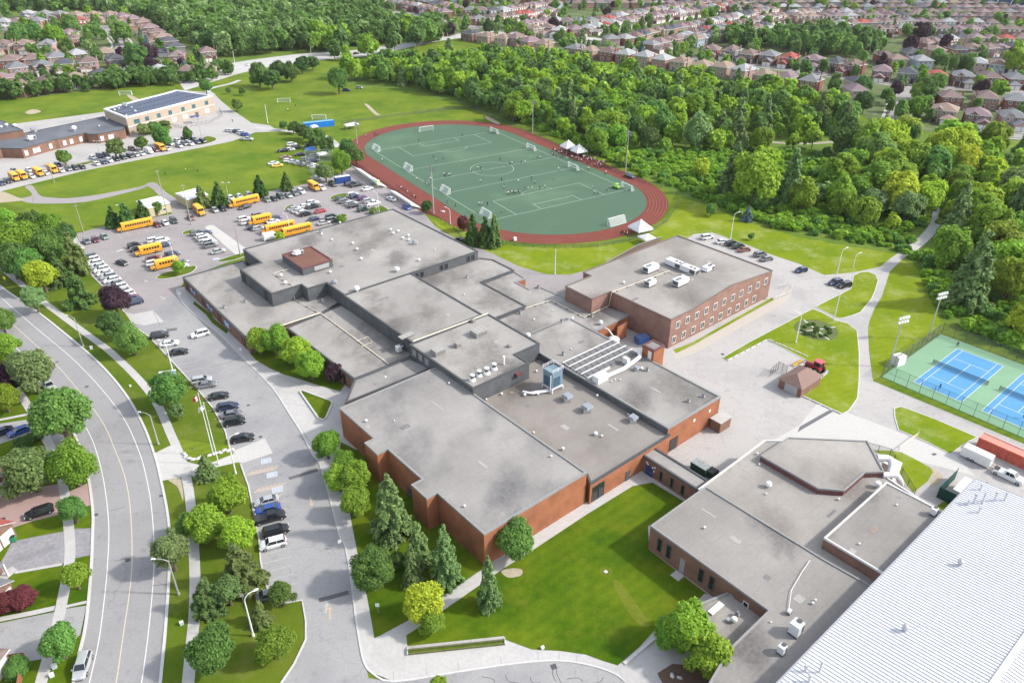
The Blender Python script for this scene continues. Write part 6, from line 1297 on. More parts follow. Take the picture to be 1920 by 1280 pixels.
t=thing('swing_gate','yellow swing gate barrier across the pale drive near the ducts','gate',tuple(G(1720,820)));off=tuple(t.location);a,e=G(1720,817,0),G(1685,842,0);b=MB();b.tube([Vector((a.x,a.y,1.1)),Vector((e.x,e.y,1.0))],.07,mat('gate_cream',(.70,.60,.42),.5,.1,2),6);b.tube([Vector((a.x,a.y,.5)),Vector((e.x,e.y,.95))],.05,MATS['gate_cream'],6);b.build('barrier',t,off);b=MB();b.cyl((a.x,a.y,0),(a.x,a.y,1.5),.1,.1,yellowp,8);b.cyl((e.x,e.y,0),(e.x,e.y,1.1),.07,.07,yellowp,8);b.build('post',t,off)
A,B=G(766,1229),G(949,1209);r=math.atan2((B-A).y,(B-A).x);L=(B-A).length;t=thing('planter_trough','long low timber and concrete trough of grass along the front pavement','planter',(A.x,A.y,.1),r);wgm=mat('mossy_wood',(.13,.14,.06),.9,.3,3)
b=MB();b.box((L/2,0,.2),(L,.12,.35),wgm);b.box((L/2,.55,.28),(L,.12,.5),wgm);b.box((0,.5,.2),(.15,1.2,.4),kerbm);b.box((L,.5,.2),(.15,1.2,.4),kerbm);b.build('side_board',t);b=MB();b.box((L/2,1.15,.14),(L,.5,.3),yardm);b.build('back_kerb',t);b=MB();b.box((L/2,.28,.1),(L*.99,.4,.2),grass_lawn);b.box((L/2,.85,.1),(L*.99,.45,.26),grass_lawn);b.build('planting',t)
for p,q,lb in(((543,898),(596,882),'dark speed hump beside the lush roadside trees'),((600,1126),(655,1111),'speckled speed hump at the bottom of the school drive')):
 A,B=G(*p),G(*q);d=B-A;r=math.atan2(d.y,d.x);b=MB();L=d.length;n=8;vs=[]
 for i in range(n+1):x=-.45+.9*i/n;z_=.09*math.cos(math.pi*(i/n-.5));vs+=[(0,x,z_),(L,x,z_)]
 b.add(vs,[(2*i,2*i+1,2*i+3,2*i+2)for i in range(n)],mat('hump_asphalt',(.12,.115,.12),.9,.3,6));o=b.build('speed_hump');o.location=(A.x,A.y,.025);o.rotation_euler=(0,0,r);tag(o,lb,'speed hump')
for k in range(3):
 u0=15.3*k;a,e=C2(u0-.9,CL/2),C2(u0+CW+.9,CL/2);t=thing('tennis_net',['dark tennis net across the left blue court','dark tennis net across the right blue court','dark tennis net on the far right court'][k],'net',(a.x,a.y,0));off=(a.x,a.y,0)
 b=MB();b.add([(a.x,a.y,.05),(e.x,e.y,.05),(e.x,e.y,1.05),(a.x,a.y,1.05)],[(0,1,2,3)],mat_screen('tennis_netting',(.03,.08,.12),.6)if k==0 else MATS['tennis_netting']);b.build('netting',t,off);b=MB();b.tube([Vector((a.x,a.y,1.07)),Vector((e.x,e.y,1.07))],.04,white if False else dgrey,5);b.build('top_cord',t,off)
 for p in(a,e):b=MB();b.cyl((p.x,p.y,0),(p.x,p.y,1.2),.06,.06,gpost,8);b.build('post',t,off)
def goal(px,w,h,a,lb):
 c=G(*px);t=thing('soccer_goal',lb,'goal',(c.x,c.y,.03),a);r=.09;d=h*.75;b=MB()
 b.tube([(-w/2,0,0),(-w/2,0,h),(w/2,0,h),(w/2,0,0)],r,white,6);b.tube([(-w/2,0,0),(-w/2,d,0),(w/2,d,0),(w/2,0,0)],r*.7,white,6)
 for s in(-1,1):b.tube([(s*w/2,0,h),(s*w/2,d*.35,h),(s*w/2,d,0)],r*.6,white,5)
 b.build('frame',t);b=MB();b.add([(-w/2,d*.35,h),(w/2,d*.35,h),(w/2,d,0),(-w/2,d,0),(-w/2,0,h),(w/2,0,h),(-w/2,0,0),(w/2,0,0)],[(0,1,2,3),(4,5,1,0),(4,0,3,6),(5,7,2,1)],netm);b.build('net',t);return t
tdg=TD
def along(px,m):return px
goal((799,247),7.3,2.4,ang((787,249),(812,245)),'full size white goal at the far end of the turf');goal((1153,418),7.3,2.4,ang((1138,421),(1167,413))+math.pi,'full size white goal at the near end of the turf')
for i,(x,y)in enumerate([(707,282),(767,318),(837,360),(913,404)]):goal((x,y),6.2,2.1,TD+math.pi*0,'white goal, %s from the far end on the left touchline'%ordn(i))
for i,(x,y)in enumerate([(924,249),(993,280),(1072,316),(1173,354)]):goal((x,y),6.2,2.1,TD+math.pi,'white goal, %s from the far end on the right touchline'%ordn(i))
goal((531,194),7,2.3,.1,'white goal on the open grass field, farther one');goal((597,225),7,2.3,.1,'white goal on the open grass field behind the blue container');goal((234,181),7,2.3,.1,'white goal behind the elementary school')
for i,(x,y,h_)in enumerate([(342,333,5),(333,322,4),(361,335,5)]):c=G(x,y)
def person_mesh(name,pose):
 """one continuous body grown from a posed skeleton"""
 J=dict(pel=(0,0,.95),chest=(0,0,1.35),neck=(0,0,1.5),head=(0.02,0,1.66),top=(0.02,0,1.76))
 V=[('pel',.13),('chest',.15),('neck',.06),('head',.10),('top',.08)];E=[(0,1),(1,2),(2,3),(3,4)]
 def add(par,co,r):J['n%d'%len(V)]=co;V.append(('n%d'%len(V),r));E.append((par,len(V)-1));return len(V)-1
 for s,P in((-1,pose['L']),(1,pose['R'])):
  sh=add(1,(0,s*.19,1.42),.06);el=add(sh,P['elb'],.045);ha=add(el,P['hand'],.035);add(ha,tuple(P['hand'][k]+(P['hand'][k]-P['elb'][k])*.3 for k in range(3)),.03)
  hp=add(0,(0,s*.10,.88),.10);kn=add(hp,P['knee'],.07);an=add(kn,P['ank'],.05);add(an,(P['ank'][0]+.17,P['ank'][1],max(P['ank'][2]-.04,.04)),.045)
 me=bpy.data.meshes.new(name);me.from_pydata([J[v[0]]for v in V],E,[]);o=bpy.data.objects.new(name,me);COL.objects.link(o);o.modifiers.new('s','SKIN');sub=o.modifiers.new('d','SUBSURF');sub.levels=1
 for i,v in enumerate(V):me.skin_vertices[0].data[i].radius=(v[1]*.8,v[1])
 me.skin_vertices[0].data[0].use_root=True
 dg=bpy.context.evaluated_depsgraph_get();ev=o.evaluated_get(dg);m2=bpy.data.meshes.new_from_object(ev);bpy.data.objects.remove(o)
 m2.name=name;m2.materials.clear()
 for m in(P_SK,P_SH,P_PT,P_HR):m2.materials.append(m)
 zs=1 if pose.get('h',1)==1 else pose['h']
 for p in m2.polygons:
  c=p.center;z=c.z
  if z>1.52:k=3 if(z>1.70 or c.x<-.01)else 0
  elif z>.96:k=0 if(abs(c.y)>.27 and z<1.22)or z>1.48 else 1
  elif abs(c.y)>.26 and z>.7:k=0
  elif z>.12:k=2
  else:k=3
  p.material_index=k
 return m2
P_SK=mat('skin',(.42,.26,.19),.6,.05,5,local=True);P_SH=mat('cloth_shirt',(.6,.6,.6),.9,.1,4,local=True);P_PT=mat('cloth_pants',(.03,.03,.035),.9,.1,4,local=True);P_HR=mat('dark_hair',(.02,.015,.012),.8,.1,4,local=True)
stand=dict(L=dict(elb=(0,-.24,1.15),hand=(.08,-.25,.92),knee=(.02,-.11,.50),ank=(0,-.11,.08)),R=dict(elb=(0,.24,1.15),hand=(.08,.25,.92),knee=(.02,.11,.50),ank=(0,.11,.08)))
walk=dict(L=dict(elb=(-.10,-.25,1.17),hand=(.05,-.27,.96),knee=(.20,-.10,.52),ank=(.22,-.10,.10)),R=dict(elb=(.10,.25,1.17),hand=(.28,.24,1.02),knee=(-.02,.10,.50),ank=(-.30,.10,.14)))
reach=dict(L=dict(elb=(.15,-.30,1.30),hand=(.35,-.33,1.35),knee=(.15,-.20,.52),ank=(.10,-.26,.08)),R=dict(elb=(.12,.32,1.25),hand=(.40,.38,1.20),knee=(.10,.20,.52),ank=(-.10,.26,.08)))
run_=dict(L=dict(elb=(-.18,-.25,1.2),hand=(.02,-.28,1.05),knee=(.33,-.10,.62),ank=(.20,-.10,.22)),R=dict(elb=(.15,.25,1.2),hand=(.36,.2,1.22),knee=(-.08,.10,.52),ank=(-.42,.10,.30)))
PM=[person_mesh('person',p)for p in(stand,walk,reach,run_)]
CL={'white':mat('shirt_white',(.72,.72,.72),.9,.05,4),'black':mat('shirt_black',(.02,.02,.025),.9,.05,4),'maroon':mat('shirt_maroon',(.22,.02,.05),.9,.05,4),'blue':mat('shirt_blue',(.03,.08,.30),.9,.05,4),'grey':mat('shirt_grey',(.2,.2,.21),.9,.05,4),'green':mat('shirt_green',(.10,.4,.12),.9,.05,4),'yellow':mat('shirt_yellow',(.7,.55,.08),.9,.05,4)}
pr=random.Random(11)
def person(px,shirt,lb,pose=0,a=None,pants='black',group=None,z=0,s=1.0):
 p=G(px[0],px[1],z);o=bpy.data.objects.new('person',PM[pose]);COL.objects.link(o);o.location=(p.x,p.y,z);o.rotation_euler=(0,0,pr.uniform(0,6.28)if a is None else a);o.scale=(s,)*3
 for i,m in((1,CL[shirt]),(2,CL[pants])):o.material_slots[i].link='OBJECT';o.material_slots[i].material=m
 tag(o,lb,'person',group)
Z1=lambda L:[(640+x/3,y/3)for x,y in L]
far_=Z1([(515,893),(532,912),(570,900),(432,800),(677,768),(890,905)]);circ=Z1([(925,935),(945,932),(958,928),(1010,920),(1030,920),(1072,905),(1100,897),(1116,895),(765,955),(783,955),(790,965),(730,970)])
mid_=Z1([(780,1030),(898,1020),(915,1045),(912,1065),(993,1030),(1066,1012),(1085,1035),(1192,1012),(1219,960)]);line_=Z1([(930,1098),(938,1097),(946,1095),(957,1092),(965,1093),(975,1092),(985,1088),(993,1085),(1000,1090),(1030,1067),(1048,1072),(1070,1070),(1113,1065),(1142,1060)])
near_=Z1([(772,1158),(786,1158),(820,1158),(898,1200),(1490,1075),(1438,1097),(1420,1093),(1408,1065)]);left_=Z1([(500,1018),(497,1052),(487,1048),(470,1040),(620,1080),(640,1165),(593,1145),(575,992),(590,985),(600,995),(610,992),(582,1000),(228,912),(135,775),(198,765),(205,768),(422,1020),(185,768)])
def crowd(L,cols,place,group,poses=(0,1,2,3)):
 L=sorted(L)
 for i,p in enumerate(L):c=cols[i%len(cols)];person(p,c,'person in %s top %s, %s from the left'%(c,place,ordn(i)),poses[pr.randrange(len(poses))],group=group,z=.03)
crowd(far_,['black','black','white','grey'],'on the far half of the turf','players on the turf');crowd(circ,['black','white','black','white','green'],'around the centre circle','players on the turf');crowd(mid_,['white','black','white','grey'],'below the centre circle','players on the turf',(1,3,0));crowd(line_,['white','white','black','white','black'],'at the near penalty area','players on the turf',(0,1));crowd(near_,['white','white','black','grey'],'inside the near third of the turf','players on the turf');crowd(left_,['white','black','grey','blue','white'],'along the left touchline','people beside the pitch',(0,1,2))
cr=[]
for i in range(95):
 f=pr.random();x=1033+f*102;y=288+f*24+pr.uniform(-7,6);cr.append((x,y))
crowd(cr,['maroon','white','maroon','black','maroon','grey','white'],'in the crowd by the marquees','spectators by the marquees',(0,1));crowd(Z1([(1385,955),(1390,958),(1480,985),(1508,950),(1485,978)]),['white','yellow','grey'],'right of the marquees','spectators by the marquees',(0,1))
crowd([(745+i*3.1+pr.uniform(-1,1),352+i*1.9+pr.uniform(-1.5,1.5))for i in range(12)],['maroon','maroon','white','black'],'by the nearer white bleacher','spectators at the bleachers',(0,1));crowd([(697,347),(716,354),(1165,438),(1170,440),(1175,441),(1163,441)],['yellow','white','black','maroon'],'at the track entrances','people near the track',(0,))
crowd([(348,324),(363,321),(370,325),(309,330)],['black','white','black'],'left of the car park','people on the grass field',(0,1));crowd([(472,205),(539,210),(553,202),(435,231)],['black','grey','white','black'],'beyond the white pole','people on the open field',(0,1))
person((1794,667/1.0-2 if False else 648),'black','tennis player in dark clothes behind the left court baseline',2,-2.3,z=.04);person((1761,728),'blue','tennis player in blue near the lower baseline of the left court',3,.9,pants='blue',z=.04);person((1919,781),'blue','tennis player in blue cut by the right edge of the picture',3,1.0,z=.04)
LEAF={'mid':mat_leaf('leaf_mid',(.115,.205,.044)),'bright':mat_leaf('leaf_bright',(.165,.268,.030)),'yellow':mat_leaf('leaf_yellow',(.30,.375,.03),.08),'dark':mat_leaf('leaf_dark',(.085,.15,.038)),'olive':mat_leaf('leaf_olive',(.13,.185,.058)),'purple':mat_leaf('leaf_purple',(.05,.026,.038),.15),'spruce':mat_leaf('needle',(.12,.185,.06),.18,.25),'blue':mat_leaf('needle_blue',(.11,.17,.17),.1,.15),'grey':mat_leaf('leaf_grey',(.18,.26,.095)),'lime':mat_leaf('leaf_lime',(.205,.30,.028)),'red':mat_leaf('leaf_red',(.13,.035,.035),.15)}
bark=mat('bark',(.13,.10,.08),.95,.2,8,local=True)
rs=np.random.RandomState(3)
def npmesh(name,V,F,m):
 """V (n,3) array, F (k,4 or 3) array"""
 me=bpy.data.meshes.new(name);n,k=len(V),len(F);w=F.shape[1]
 me.vertices.add(n);me.vertices.foreach_set('co',V.astype(np.float32).ravel());me.loops.add(k*w);me.loops.foreach_set('vertex_index',F.astype(np.int32).ravel())
 me.polygons.add(k);me.polygons.foreach_set('loop_start',np.arange(0,k*w,w,dtype=np.int32));me.polygons.foreach_set('loop_total',np.full(k,w,dtype=np.int32));me.materials.append(m);me.update(calc_edges=True);return me
def unit(v):return v/np.maximum(np.linalg.norm(v,axis=1,keepdims=True),1e-9)
def quads(P,N,s,asp=1.0):
 """one small leaf-clump face at each P facing roughly N"""
 n=len(P);r=unit(rs.normal(size=(n,3)));U=unit(np.cross(N,r));W_=np.cross(N,U);s=np.asarray(s).reshape(-1,1)*np.ones((n,1));k=rs.uniform(.7,1.3,(n,1))
 a,b_=U*s*k*asp,W_*s/k;bend=N*s*.25
 V=np.stack([P-a-b_*.6,P+a*.2-b_+bend,P+a+b_*.5,P-a*.3+b_-bend],1).reshape(-1,3);F=np.arange(4*n).reshape(-1,4);return V,F
def crown(kind,seed,nf,leaf,nl=44):
 """unit crown (radius 1) centred on the origin, as leaf-clump faces round many lobes"""
 global rs
 rs=np.random.RandomState(seed)
 if kind in('spruce','pine','thinspruce'):
  tiers=17 if kind!='pine' else 11;Vs=[];Fs=[];k0=0;H=3.2 if kind!='pine' else 2.4
  for t in range(tiers):
   f=t/tiers;z=-H/2+H*f;rad_=(1-f)**.85*rs.uniform(.85,1.08)*(1 if f>.06 else .8)+.04
   nb=max(4,int((15 if kind!='pine' else 9)*(1-f)+4))
   for q in range(nb):
    a=rs.uniform(0,6.28);L=rad_*rs.uniform(.72,1.08);m=max(5,int(nf*(.35+L)/(tiers*9)));u=np.sqrt(rs.uniform(0,1,m))
    wv=(1.05-u)*.24*L+.03
    x=np.stack([u*L*np.cos(a),u*L*np.sin(a),z-.22*L*u**1.5+.05*rs.normal(size=m)],1);side=np.array([-np.sin(a),np.cos(a),0])
    x+=side*(rs.uniform(-1,1,(m,1))*wv[:,None]);N=unit(np.array([np.cos(a)*.4,np.sin(a)*.4,.8])+rs.normal(size=(m,3))*.42)
    V,F=quads(x,N,leaf*rs.uniform(.7,1.3,m),1.3);Vs.append(V);Fs.append(F+k0);k0+=len(V)
  return np.concatenate(Vs),np.concatenate(Fs)
 sq={'round':1.0,'oval':1.25,'flat':.72,'loose':.95,'column':2.3}[kind]
 C=unit(rs.normal(size=(nl*3,3)));C[:,2]=np.where(C[:,2]<-.55,-C[:,2],C[:,2]);keep=[C[0]]
 for c in C[1:]:
  if min(np.linalg.norm(c-q)for q in keep)>(.27 if kind!='loose' else .36)and len(keep)<nl:keep.append(c)
 C=np.array(keep);n=len(C);bd_=unit(rs.normal(size=(6,3)));ba=rs.uniform(-.34,.34,6);bump=1+(np.maximum(C@bd_.T,0)**2*ba).sum(1,keepdims=True);dist=rs.uniform(.42,.80,(n,1));C=C*dist*bump;lr=rs.uniform(.17,.36,n)*(1 if kind!='loose' else .85)
 C=np.vstack([C,rs.normal(size=(5,3))*.18]);lr=np.append(lr,[.45]*5);n=len(C)
 pick=rs.choice(n,nf,p=(lr**2)/np.sum(lr**2));d=unit(rs.normal(size=(nf,3)));outw=unit(C[pick]+1e-3);fl=(d*outw).sum(1)<-.25;d[fl]=-d[fl]
 rr=lr[pick]*(.62+.62*rs.beta(2.2,1.8,nf));P=C[pick]+d*rr[:,None];N=unit(d*.8+outw*.5+np.array([0,0,.55])+rs.normal(size=(nf,3))*.6)
 P[:,2]*=sq;low=P[:,2]<-.62*sq;P[low,2]=-.62*sq+rs.uniform(-.1,.1,low.sum());
 V,F=quads(P,N,leaf*rs.uniform(.6,1.35,nf));Vs=[V];Fs=[F];k0=len(V)
 m=nf//4;pick=rs.choice(n,m);d=unit(rs.normal(size=(m,3)));P=C[pick]+d*(lr[pick]*.55)[:,None];P[:,2]*=sq;V,F=quads(P,d,leaf*2.0);Vs.append(V);Fs.append(F+k0)
 return np.concatenate(Vs),np.concatenate(Fs)
def trunk_mesh(kind,seed):
 r=random.Random(seed);b=MB()
 if kind in('spruce','pine','thinspruce'):b.cyl((0,0,-2.0),(0,0,1.2),.07,.015,bark,7)
 else:
  b.cyl((0,0,-1.75),(.02,.01,-.55),.095,.07,bark,8)
  for i in range(8):a=i*.8+r.uniform(-.3,.3);e=r.uniform(.45,.85);p=(math.cos(a)*e*.45,math.sin(a)*e*.45,-.15);b.cyl((.02,.01,-.6),p,.05,.035,bark,6);b.cyl(p,(math.cos(a)*e,math.sin(a)*e,r.uniform(.1,.5)),.035,.012,bark,5)
 o=b.build('trunk');me=o.data;bpy.data.objects.remove(o);return me
KM={}
NEAR={}
VAR={'round':5,'oval':4,'loose':4,'flat':1,'column':1,'spruce':3,'pine':2}
def protos():
 for k,n in VAR.items():
  KM[k]=[]
  for i in range(n):
   nf={'spruce':5200,'pine':4200,'loose':3000}.get(k,4300);lf={'spruce':.055,'pine':.085,'loose':.072}.get(k,.066)
   V,F=crown(k,100+i*7+len(k),nf,lf,44 if k!='loose' else 30)
   me=npmesh('crown',V,F,LEAF['mid']);KM[k].append((me,trunk_mesh(k,i)))
  if k not in('column','flat'):NEAR[k]=[(npmesh('crown',*crown(k,300+i*7+len(k),{'spruce':12000,'pine':11000,'loose':7000}.get(k,9500),{'spruce':.036,'pine':.05}.get(k,.043),52 if k!='loose' else 34),LEAF['mid']),KM[k][i][1])for i in range(3 if k!='pine' else 2)]
protos()
tr_=random.Random(77);NT=[0]
NAMES={'spruce':'spruce_tree','pine':'pine_tree','column':'poplar_tree','round':'leafy_tree','oval':'leafy_tree','loose':'leafy_tree','flat':'leafy_tree'}
def put_tree(p,R,kind,leaf,lb,group=None,zc=None,cat='tree',sz=1.0,near=False):
 """p ground point, R crown radius; zc height of the crown's centre"""
 PQ=NEAR.get(kind)if near else None;PQ=PQ or KM[kind];me,tm_=PQ[tr_.randrange(len(PQ))]
 if zc is None:zc={'spruce':1.75,'pine':1.5,'column':2.5}.get(kind,1.25)*R*sz
 t=thing(NAMES[kind]if cat=='tree' else 'shrub',lb,cat,(p.x,p.y,0),tr_.uniform(0,6.28),group);NT[0]+=1
 c=bpy.data.objects.new('crown',me);COL.objects.link(c);c.parent=t;c.location=(0,0,zc);c.scale=(R*tr_.uniform(.94,1.06),R*tr_.uniform(.94,1.06),R*sz)
 c.material_slots[0].link='OBJECT';c.material_slots[0].material=LEAF[leaf]
 if cat=='tree':
  k=bpy.data.objects.new('trunk',tm_);COL.objects.link(k);k.parent=t;k.location=(0,0,zc);lo=1.75 if kind not in('spruce','pine')else 2.0;k.scale=(R,R,max(zc/lo,.1))
 return t
def T(cx,cy,r,kind,leaf,lb,sz=1.0,hz=None,cat='tree',group=None,rb=1.0):
 """tree from its crown's centre and radius in the photograph"""
 k=hz if hz is not None else{'spruce':1.75,'pine':1.5,'column':2.5}.get(kind,1.25)*sz
 R=4.0
 for _ in range(6):p=G(cx,cy,k*R);R=r*slant(p)/FPX*rb*(.95 if r>20 else 1)
 return put_tree(Vector((p.x,p.y,0)),R,kind,leaf,lb,group,zc=k*R,cat=cat,sz=sz,near=r>17)
def SP(top,base,r,leaf,lb,kind='spruce'):
 """conifer from tip and foot"""
 p=G(*base);lo,hi=1.,30.
 for _ in range(30):
  m=(lo+hi)/2
  if PX(Vector((p.x,p.y,m)))[1]>top[1]:lo=m
  else:hi=m
 H=lo*.94;R=1.22*r*slant(p)/FPX;hh=3.2 if kind=='spruce' else 2.4;sz=H*.97/(hh*R)
 return put_tree(p,R,kind,leaf,lb,zc=H-hh/2*R*sz,sz=sz,near=r>17)
for a in[(110,775,50,'round','mid','big green maple over the kerb of the curved road'),(57,694,40,'loose','grey','pale loose tree above the big maple at the left'),(57,884,50,'loose','olive','wide bristly olive tree between the front yards',.9,.9),(137,875,36,'oval','bright','light green tree straddling the left pavement'),(137,957,23,'round','mid','small round tree by the pink driveway'),(140,1080,26,'loose','lime','thin yellow green young tree on the left verge'),(111,1204,33,'round','mid','round green tree near the silver suv at the bottom left'),(8,650,24,'round','bright','green tree cut by the left edge, upper one'),(2,605,18,'round','mid','small tree at the left edge beside the road'),(14,715,26,'round','purple','dark purple tree at the left edge'),(8,750,21,'round','lime','yellow green bush like tree below the purple one at the left edge'),(63,560,23,'loose','grey','pale sapling on the upper verge of the curved road'),(143,545,31,'pine','dark','dark bushy pine on the lawn west of the car park',1.0,1.0),(213,563,28,'round','purple','dark purple maple beside the row of white cars'),(208,610,28,'loose','dark','dark green tree left of a brighter one near the drive entrance'),(246,640,25,'oval','mid','green tree right of the darker one near the drive entrance'),(315,733,30,'round','mid','round green tree in front of the light blue sign'),(331,770,15,'loose','olive','small dark tree just below the round sign tree'),(30,450,36,'round','bright','bright green tree, leftmost of the wood west of the car park'),(20,490,28,'round','dark','dark green tree at the left edge above the road'),(88,470,27,'oval','mid','mid green tree in the clump left of the car park'),(135,470,28,'pine','olive','olive pine next to the north-west car park corner',1.0,1.5),(76,517,27,'round','yellow','yellowish tree in the clump above the upper verge'),(105,505,26,'pine','olive','dark olive conifer between the yellowish tree and the dark pine',1.0,1.2),(58,430,26,'round','mid','green tree behind the bright leftmost one'),(90,432,26,'round','bright','fresh green tree near the white pole corner'),(10,415,20,'round','bright','lime topped tree at the left edge by the footpath'),(50,500,24,'round','mid','green tree in the middle of the clump beside the road'),(118,440,20,'round','dark','dark round tree behind the olive pine'),(424,930,42,'loose','lime','wide lime green tree south of the white hatched bays',1.0,1.0),(447,1003,38,'loose','lime','lime green tree touching the parked white suv',1.0,1.0),(385,985,34,'round','bright','bright tree left of the lime green pair',1.0,1.0),(318,1030,38,'loose','grey','pale loose tree overhanging the curved road',1.0,1.4),(352,985,24,'loose','mid','small loose tree over the pavement beside the lime pair',1.0,1.2),(447,1060,48,'pine','olive','largest olive pine at the south end of the verge',1.0,1.2),(388,1115,36,'pine','olive','olive pine on the pavement edge, left of the largest',1.0,1.2),(428,1108,30,'loose','olive','dull green tree between the two olive pines'),(488,1148,24,'pine','olive','small olive pine beside the bent white lamp',1.0,1.2),(528,1112,27,'loose','mid','small green tree hiding a grey car at the end of the bays'),(397,1216,42,'round','mid','dense round green tree at the bottom left lawn'),(517,1205,35,'round','bright','bright green tree inside the bottom lawn curve'),(493,1228,17,'loose','lime','little lime shrub tree beside the bright one'),(486,640,25,'round','bright','leftmost of the lush trees hiding the west wing corner'),(517,638,27,'oval','bright','second of the lush trees in front of the west wing'),(556,660,26,'round','lime','third of the lush trees in front of the west wing'),(583,688,26,'round','lime','fourth of the lush trees in front of the west wing'),(624,700,17,'round','purple','dark purple tree beside the entrance canopy'),(612,832,30,'round','bright','bright tree at the north end of the gymnasium lawn'),(645,870,30,'round','bright','lush green tree by the drive, second from the top'),(668,895,30,'oval','bright','lush green tree close against the gymnasium wall'),(636,898,26,'round','bright','lush green tree leaning over the kerb'),(668,942,30,'round','bright','lush green tree above the tall spruces'),(703,1069,38,'round','mid','round dark leaved tree on the lawn beside the lower drive'),(795,1135,40,'oval','yellow','yellow green tree beside the diagonal path'),(812,1165,28,'loose','bright','green lower part tree next to the yellow one'),(968,1008,42,'round','mid','dense rounded tree at the front corner of the gymnasium'),(745,1050,18,'loose','dark','small dark shrub tree between round tree and spruces'),(1290,1175,56,'loose','lime','large lime green tree in front of the brown brick wing',1.0,1.0),(1330,1225,50,'loose','lime','lower half of the lime green pair at the bottom',1.0,1.0),(1262,1190,34,'round','bright','green tree left in the lime green clump at the bottom',1.0,1.0),(825,1282,18,'loose','lime','tree top just entering at the bottom edge'),(868,418,13,'oval','red','slim reddish tree behind the big clad roof'),(798,387,11,'round','dark','small dark tree at the foot of the bleachers'),(1333,392,10,'oval','mid','small isolated tree on the sunny grass by the wood'),(1402,397,11,'pine','blue','small blue spruce at the wood edge'),(1408,441,6,'round','mid','tiny tree on the lawn behind the parked cars'),(632,150,21,'round','mid','big round tree alone on the far grass field'),(483,140,17,'oval','dark','dark tree left in the trio by the far road'),(507,148,15,'round','dark','dark tree middle of the trio by the far road'),(543,137,13,'oval','dark','dark tree right of the trio by the far road'),(563,121,13,'round','dark','round bush by the far road, left'),(584,118,11,'round','dark','round bush by the far road, right'),(518,132,14,'round','dark','dark tree behind the trio by the far road'),(443,197,10,'round','mid','small round tree beside the elementary yard'),(453,172,6,'round','mid','tiny tree above the small round one'),(427,171,5,'loose','olive','tiny pale tree by the footpath bend'),(383,162,12,'round','mid','green tree behind the solar roof corner'),(262,270,10,'round','mid','round street tree in the elementary car park, fourth from left'),(212,278,16,'loose','olive','reddish tipped tree in the elementary car park'),(118,296,12,'round','mid','leftmost tree in the elementary car park'),(303,257,14,'oval','mid','tall tree left of the lawn island at the elementary'),(350,253,9,'oval','mid','small tree on the elementary lawn island'),(266,243,10,'flat','olive','flat topped little tree, left of three at the beige wall'),(287,239,10,'flat','mid','flat topped little tree, middle of three at the beige wall'),(307,235,8,'flat','olive','flat topped little tree, right of three at the beige wall'),(375,367,16,'pine','olive','olive tree at the end of the right portable'),(407,362,17,'pine','dark','dark tree left of the lamp by the second long bus'),(484,347,15,'pine','dark','dark upright tree behind the second long bus'),(534,338,13,'pine','dark','dark upright tree above the silver sedan'),(208,405,14,'pine','dark','dark tree, first of four above the left long bus'),(233,402,17,'pine','dark','dark tree, second of four above the left long bus'),(264,395,14,'pine','dark','dark tree, third of four above the left long bus'),(293,392,10,'oval','mid','fourth tree above the left long bus, in front of the portable'),(530,235,8,'loose','mid','first tree of the arc beside the footpath'),(548,239,10,'round','dark','second tree of the arc beside the footpath'),(566,247,12,'round','dark','third tree of the arc beside the footpath'),(580,254,12,'round','dark','fourth tree of the arc beside the footpath'),(598,254,11,'round','mid','fifth tree of the arc beside the footpath'),(590,266,11,'round','dark','sixth tree of the arc beside the footpath'),(611,274,14,'round','dark','seventh tree of the arc beside the footpath'),(652,278,16,'round','dark','dark round tree against the far left bend of the track'),(666,292,15,'round','dark','dark tree left of the near white goal'),(638,305,18,'oval','bright','brighter tree between the tents and the track'),(609,324,15,'round','olive','olive tree inside the batting cage'),(333,501,12,'loose','lime','small pale tree on the curved car park island'),(523,443,9,'loose','yellow','small yellow tree in front of the half hidden bus'),(1530,616,6,'round','mid','round green bush in the middle of the flower bed')]:
 T(*a[:6],*(a[6:8]if len(a)>6 else()))
for tp,bs,r,lf,lb in[((737,877),(738,1010),38,'spruce','tallest spruce against the gymnasium wall'),((773,970),(788,1060),25,'spruce','spruce behind the slim one on the gymnasium lawn'),((827,974),(838,1090),30,'spruce','full spruce nearest the gymnasium front corner'),((762,1012),(776,1095),19,'spruce','slim light spruce between two wider ones'),((912,1031),(918,1140),23,'spruce','dark spruce alone at the diagonal path'),((385,852),(391,896),19,'spruce','small spruce on the flagpole bed'),((884,396),(886,458),16,'dark','pine behind the clad roof, left of three'),((907,400),(909,460),15,'dark','pine behind the clad roof, middle of three'),((928,396),(927,462),15,'olive','pine behind the clad roof, right of three'),((46,398),(47,432),12,'dark','pointed dark tree behind the left wood, left one'),((71,392),(72,432),14,'dark','pointed dark tree behind the left wood, right one')]:
 SP(tp,bs,r,lf,lb,'spruce' if 'pine' not in lb else 'pine')
def bush(x,y,r,leaf,lb,hz=.55):T(x,y,r,'round',leaf,lb,.8,hz,'shrub')
bush(9,1130,24,'red','dark red hedge bush, left of two on the front lawn');bush(38,1126,22,'red','dark red hedge bush, right of two on the front lawn');bush(640,413,10,'bright','bright bush overhanging the roof edge by the black suv');bush(700,397,9,'grey','pale green bush beside the grass triangle lamp');bush(40,835,13,'dark','clipped dark bush, left of three by the grey driveway');bush(55,826,11,'dark','clipped dark bush, middle of three by the grey driveway');bush(70,820,10,'dark','clipped dark bush, right of three by the grey driveway');bush(30,1255,20,'mid','green shrub behind the wooden fence at the bottom left')
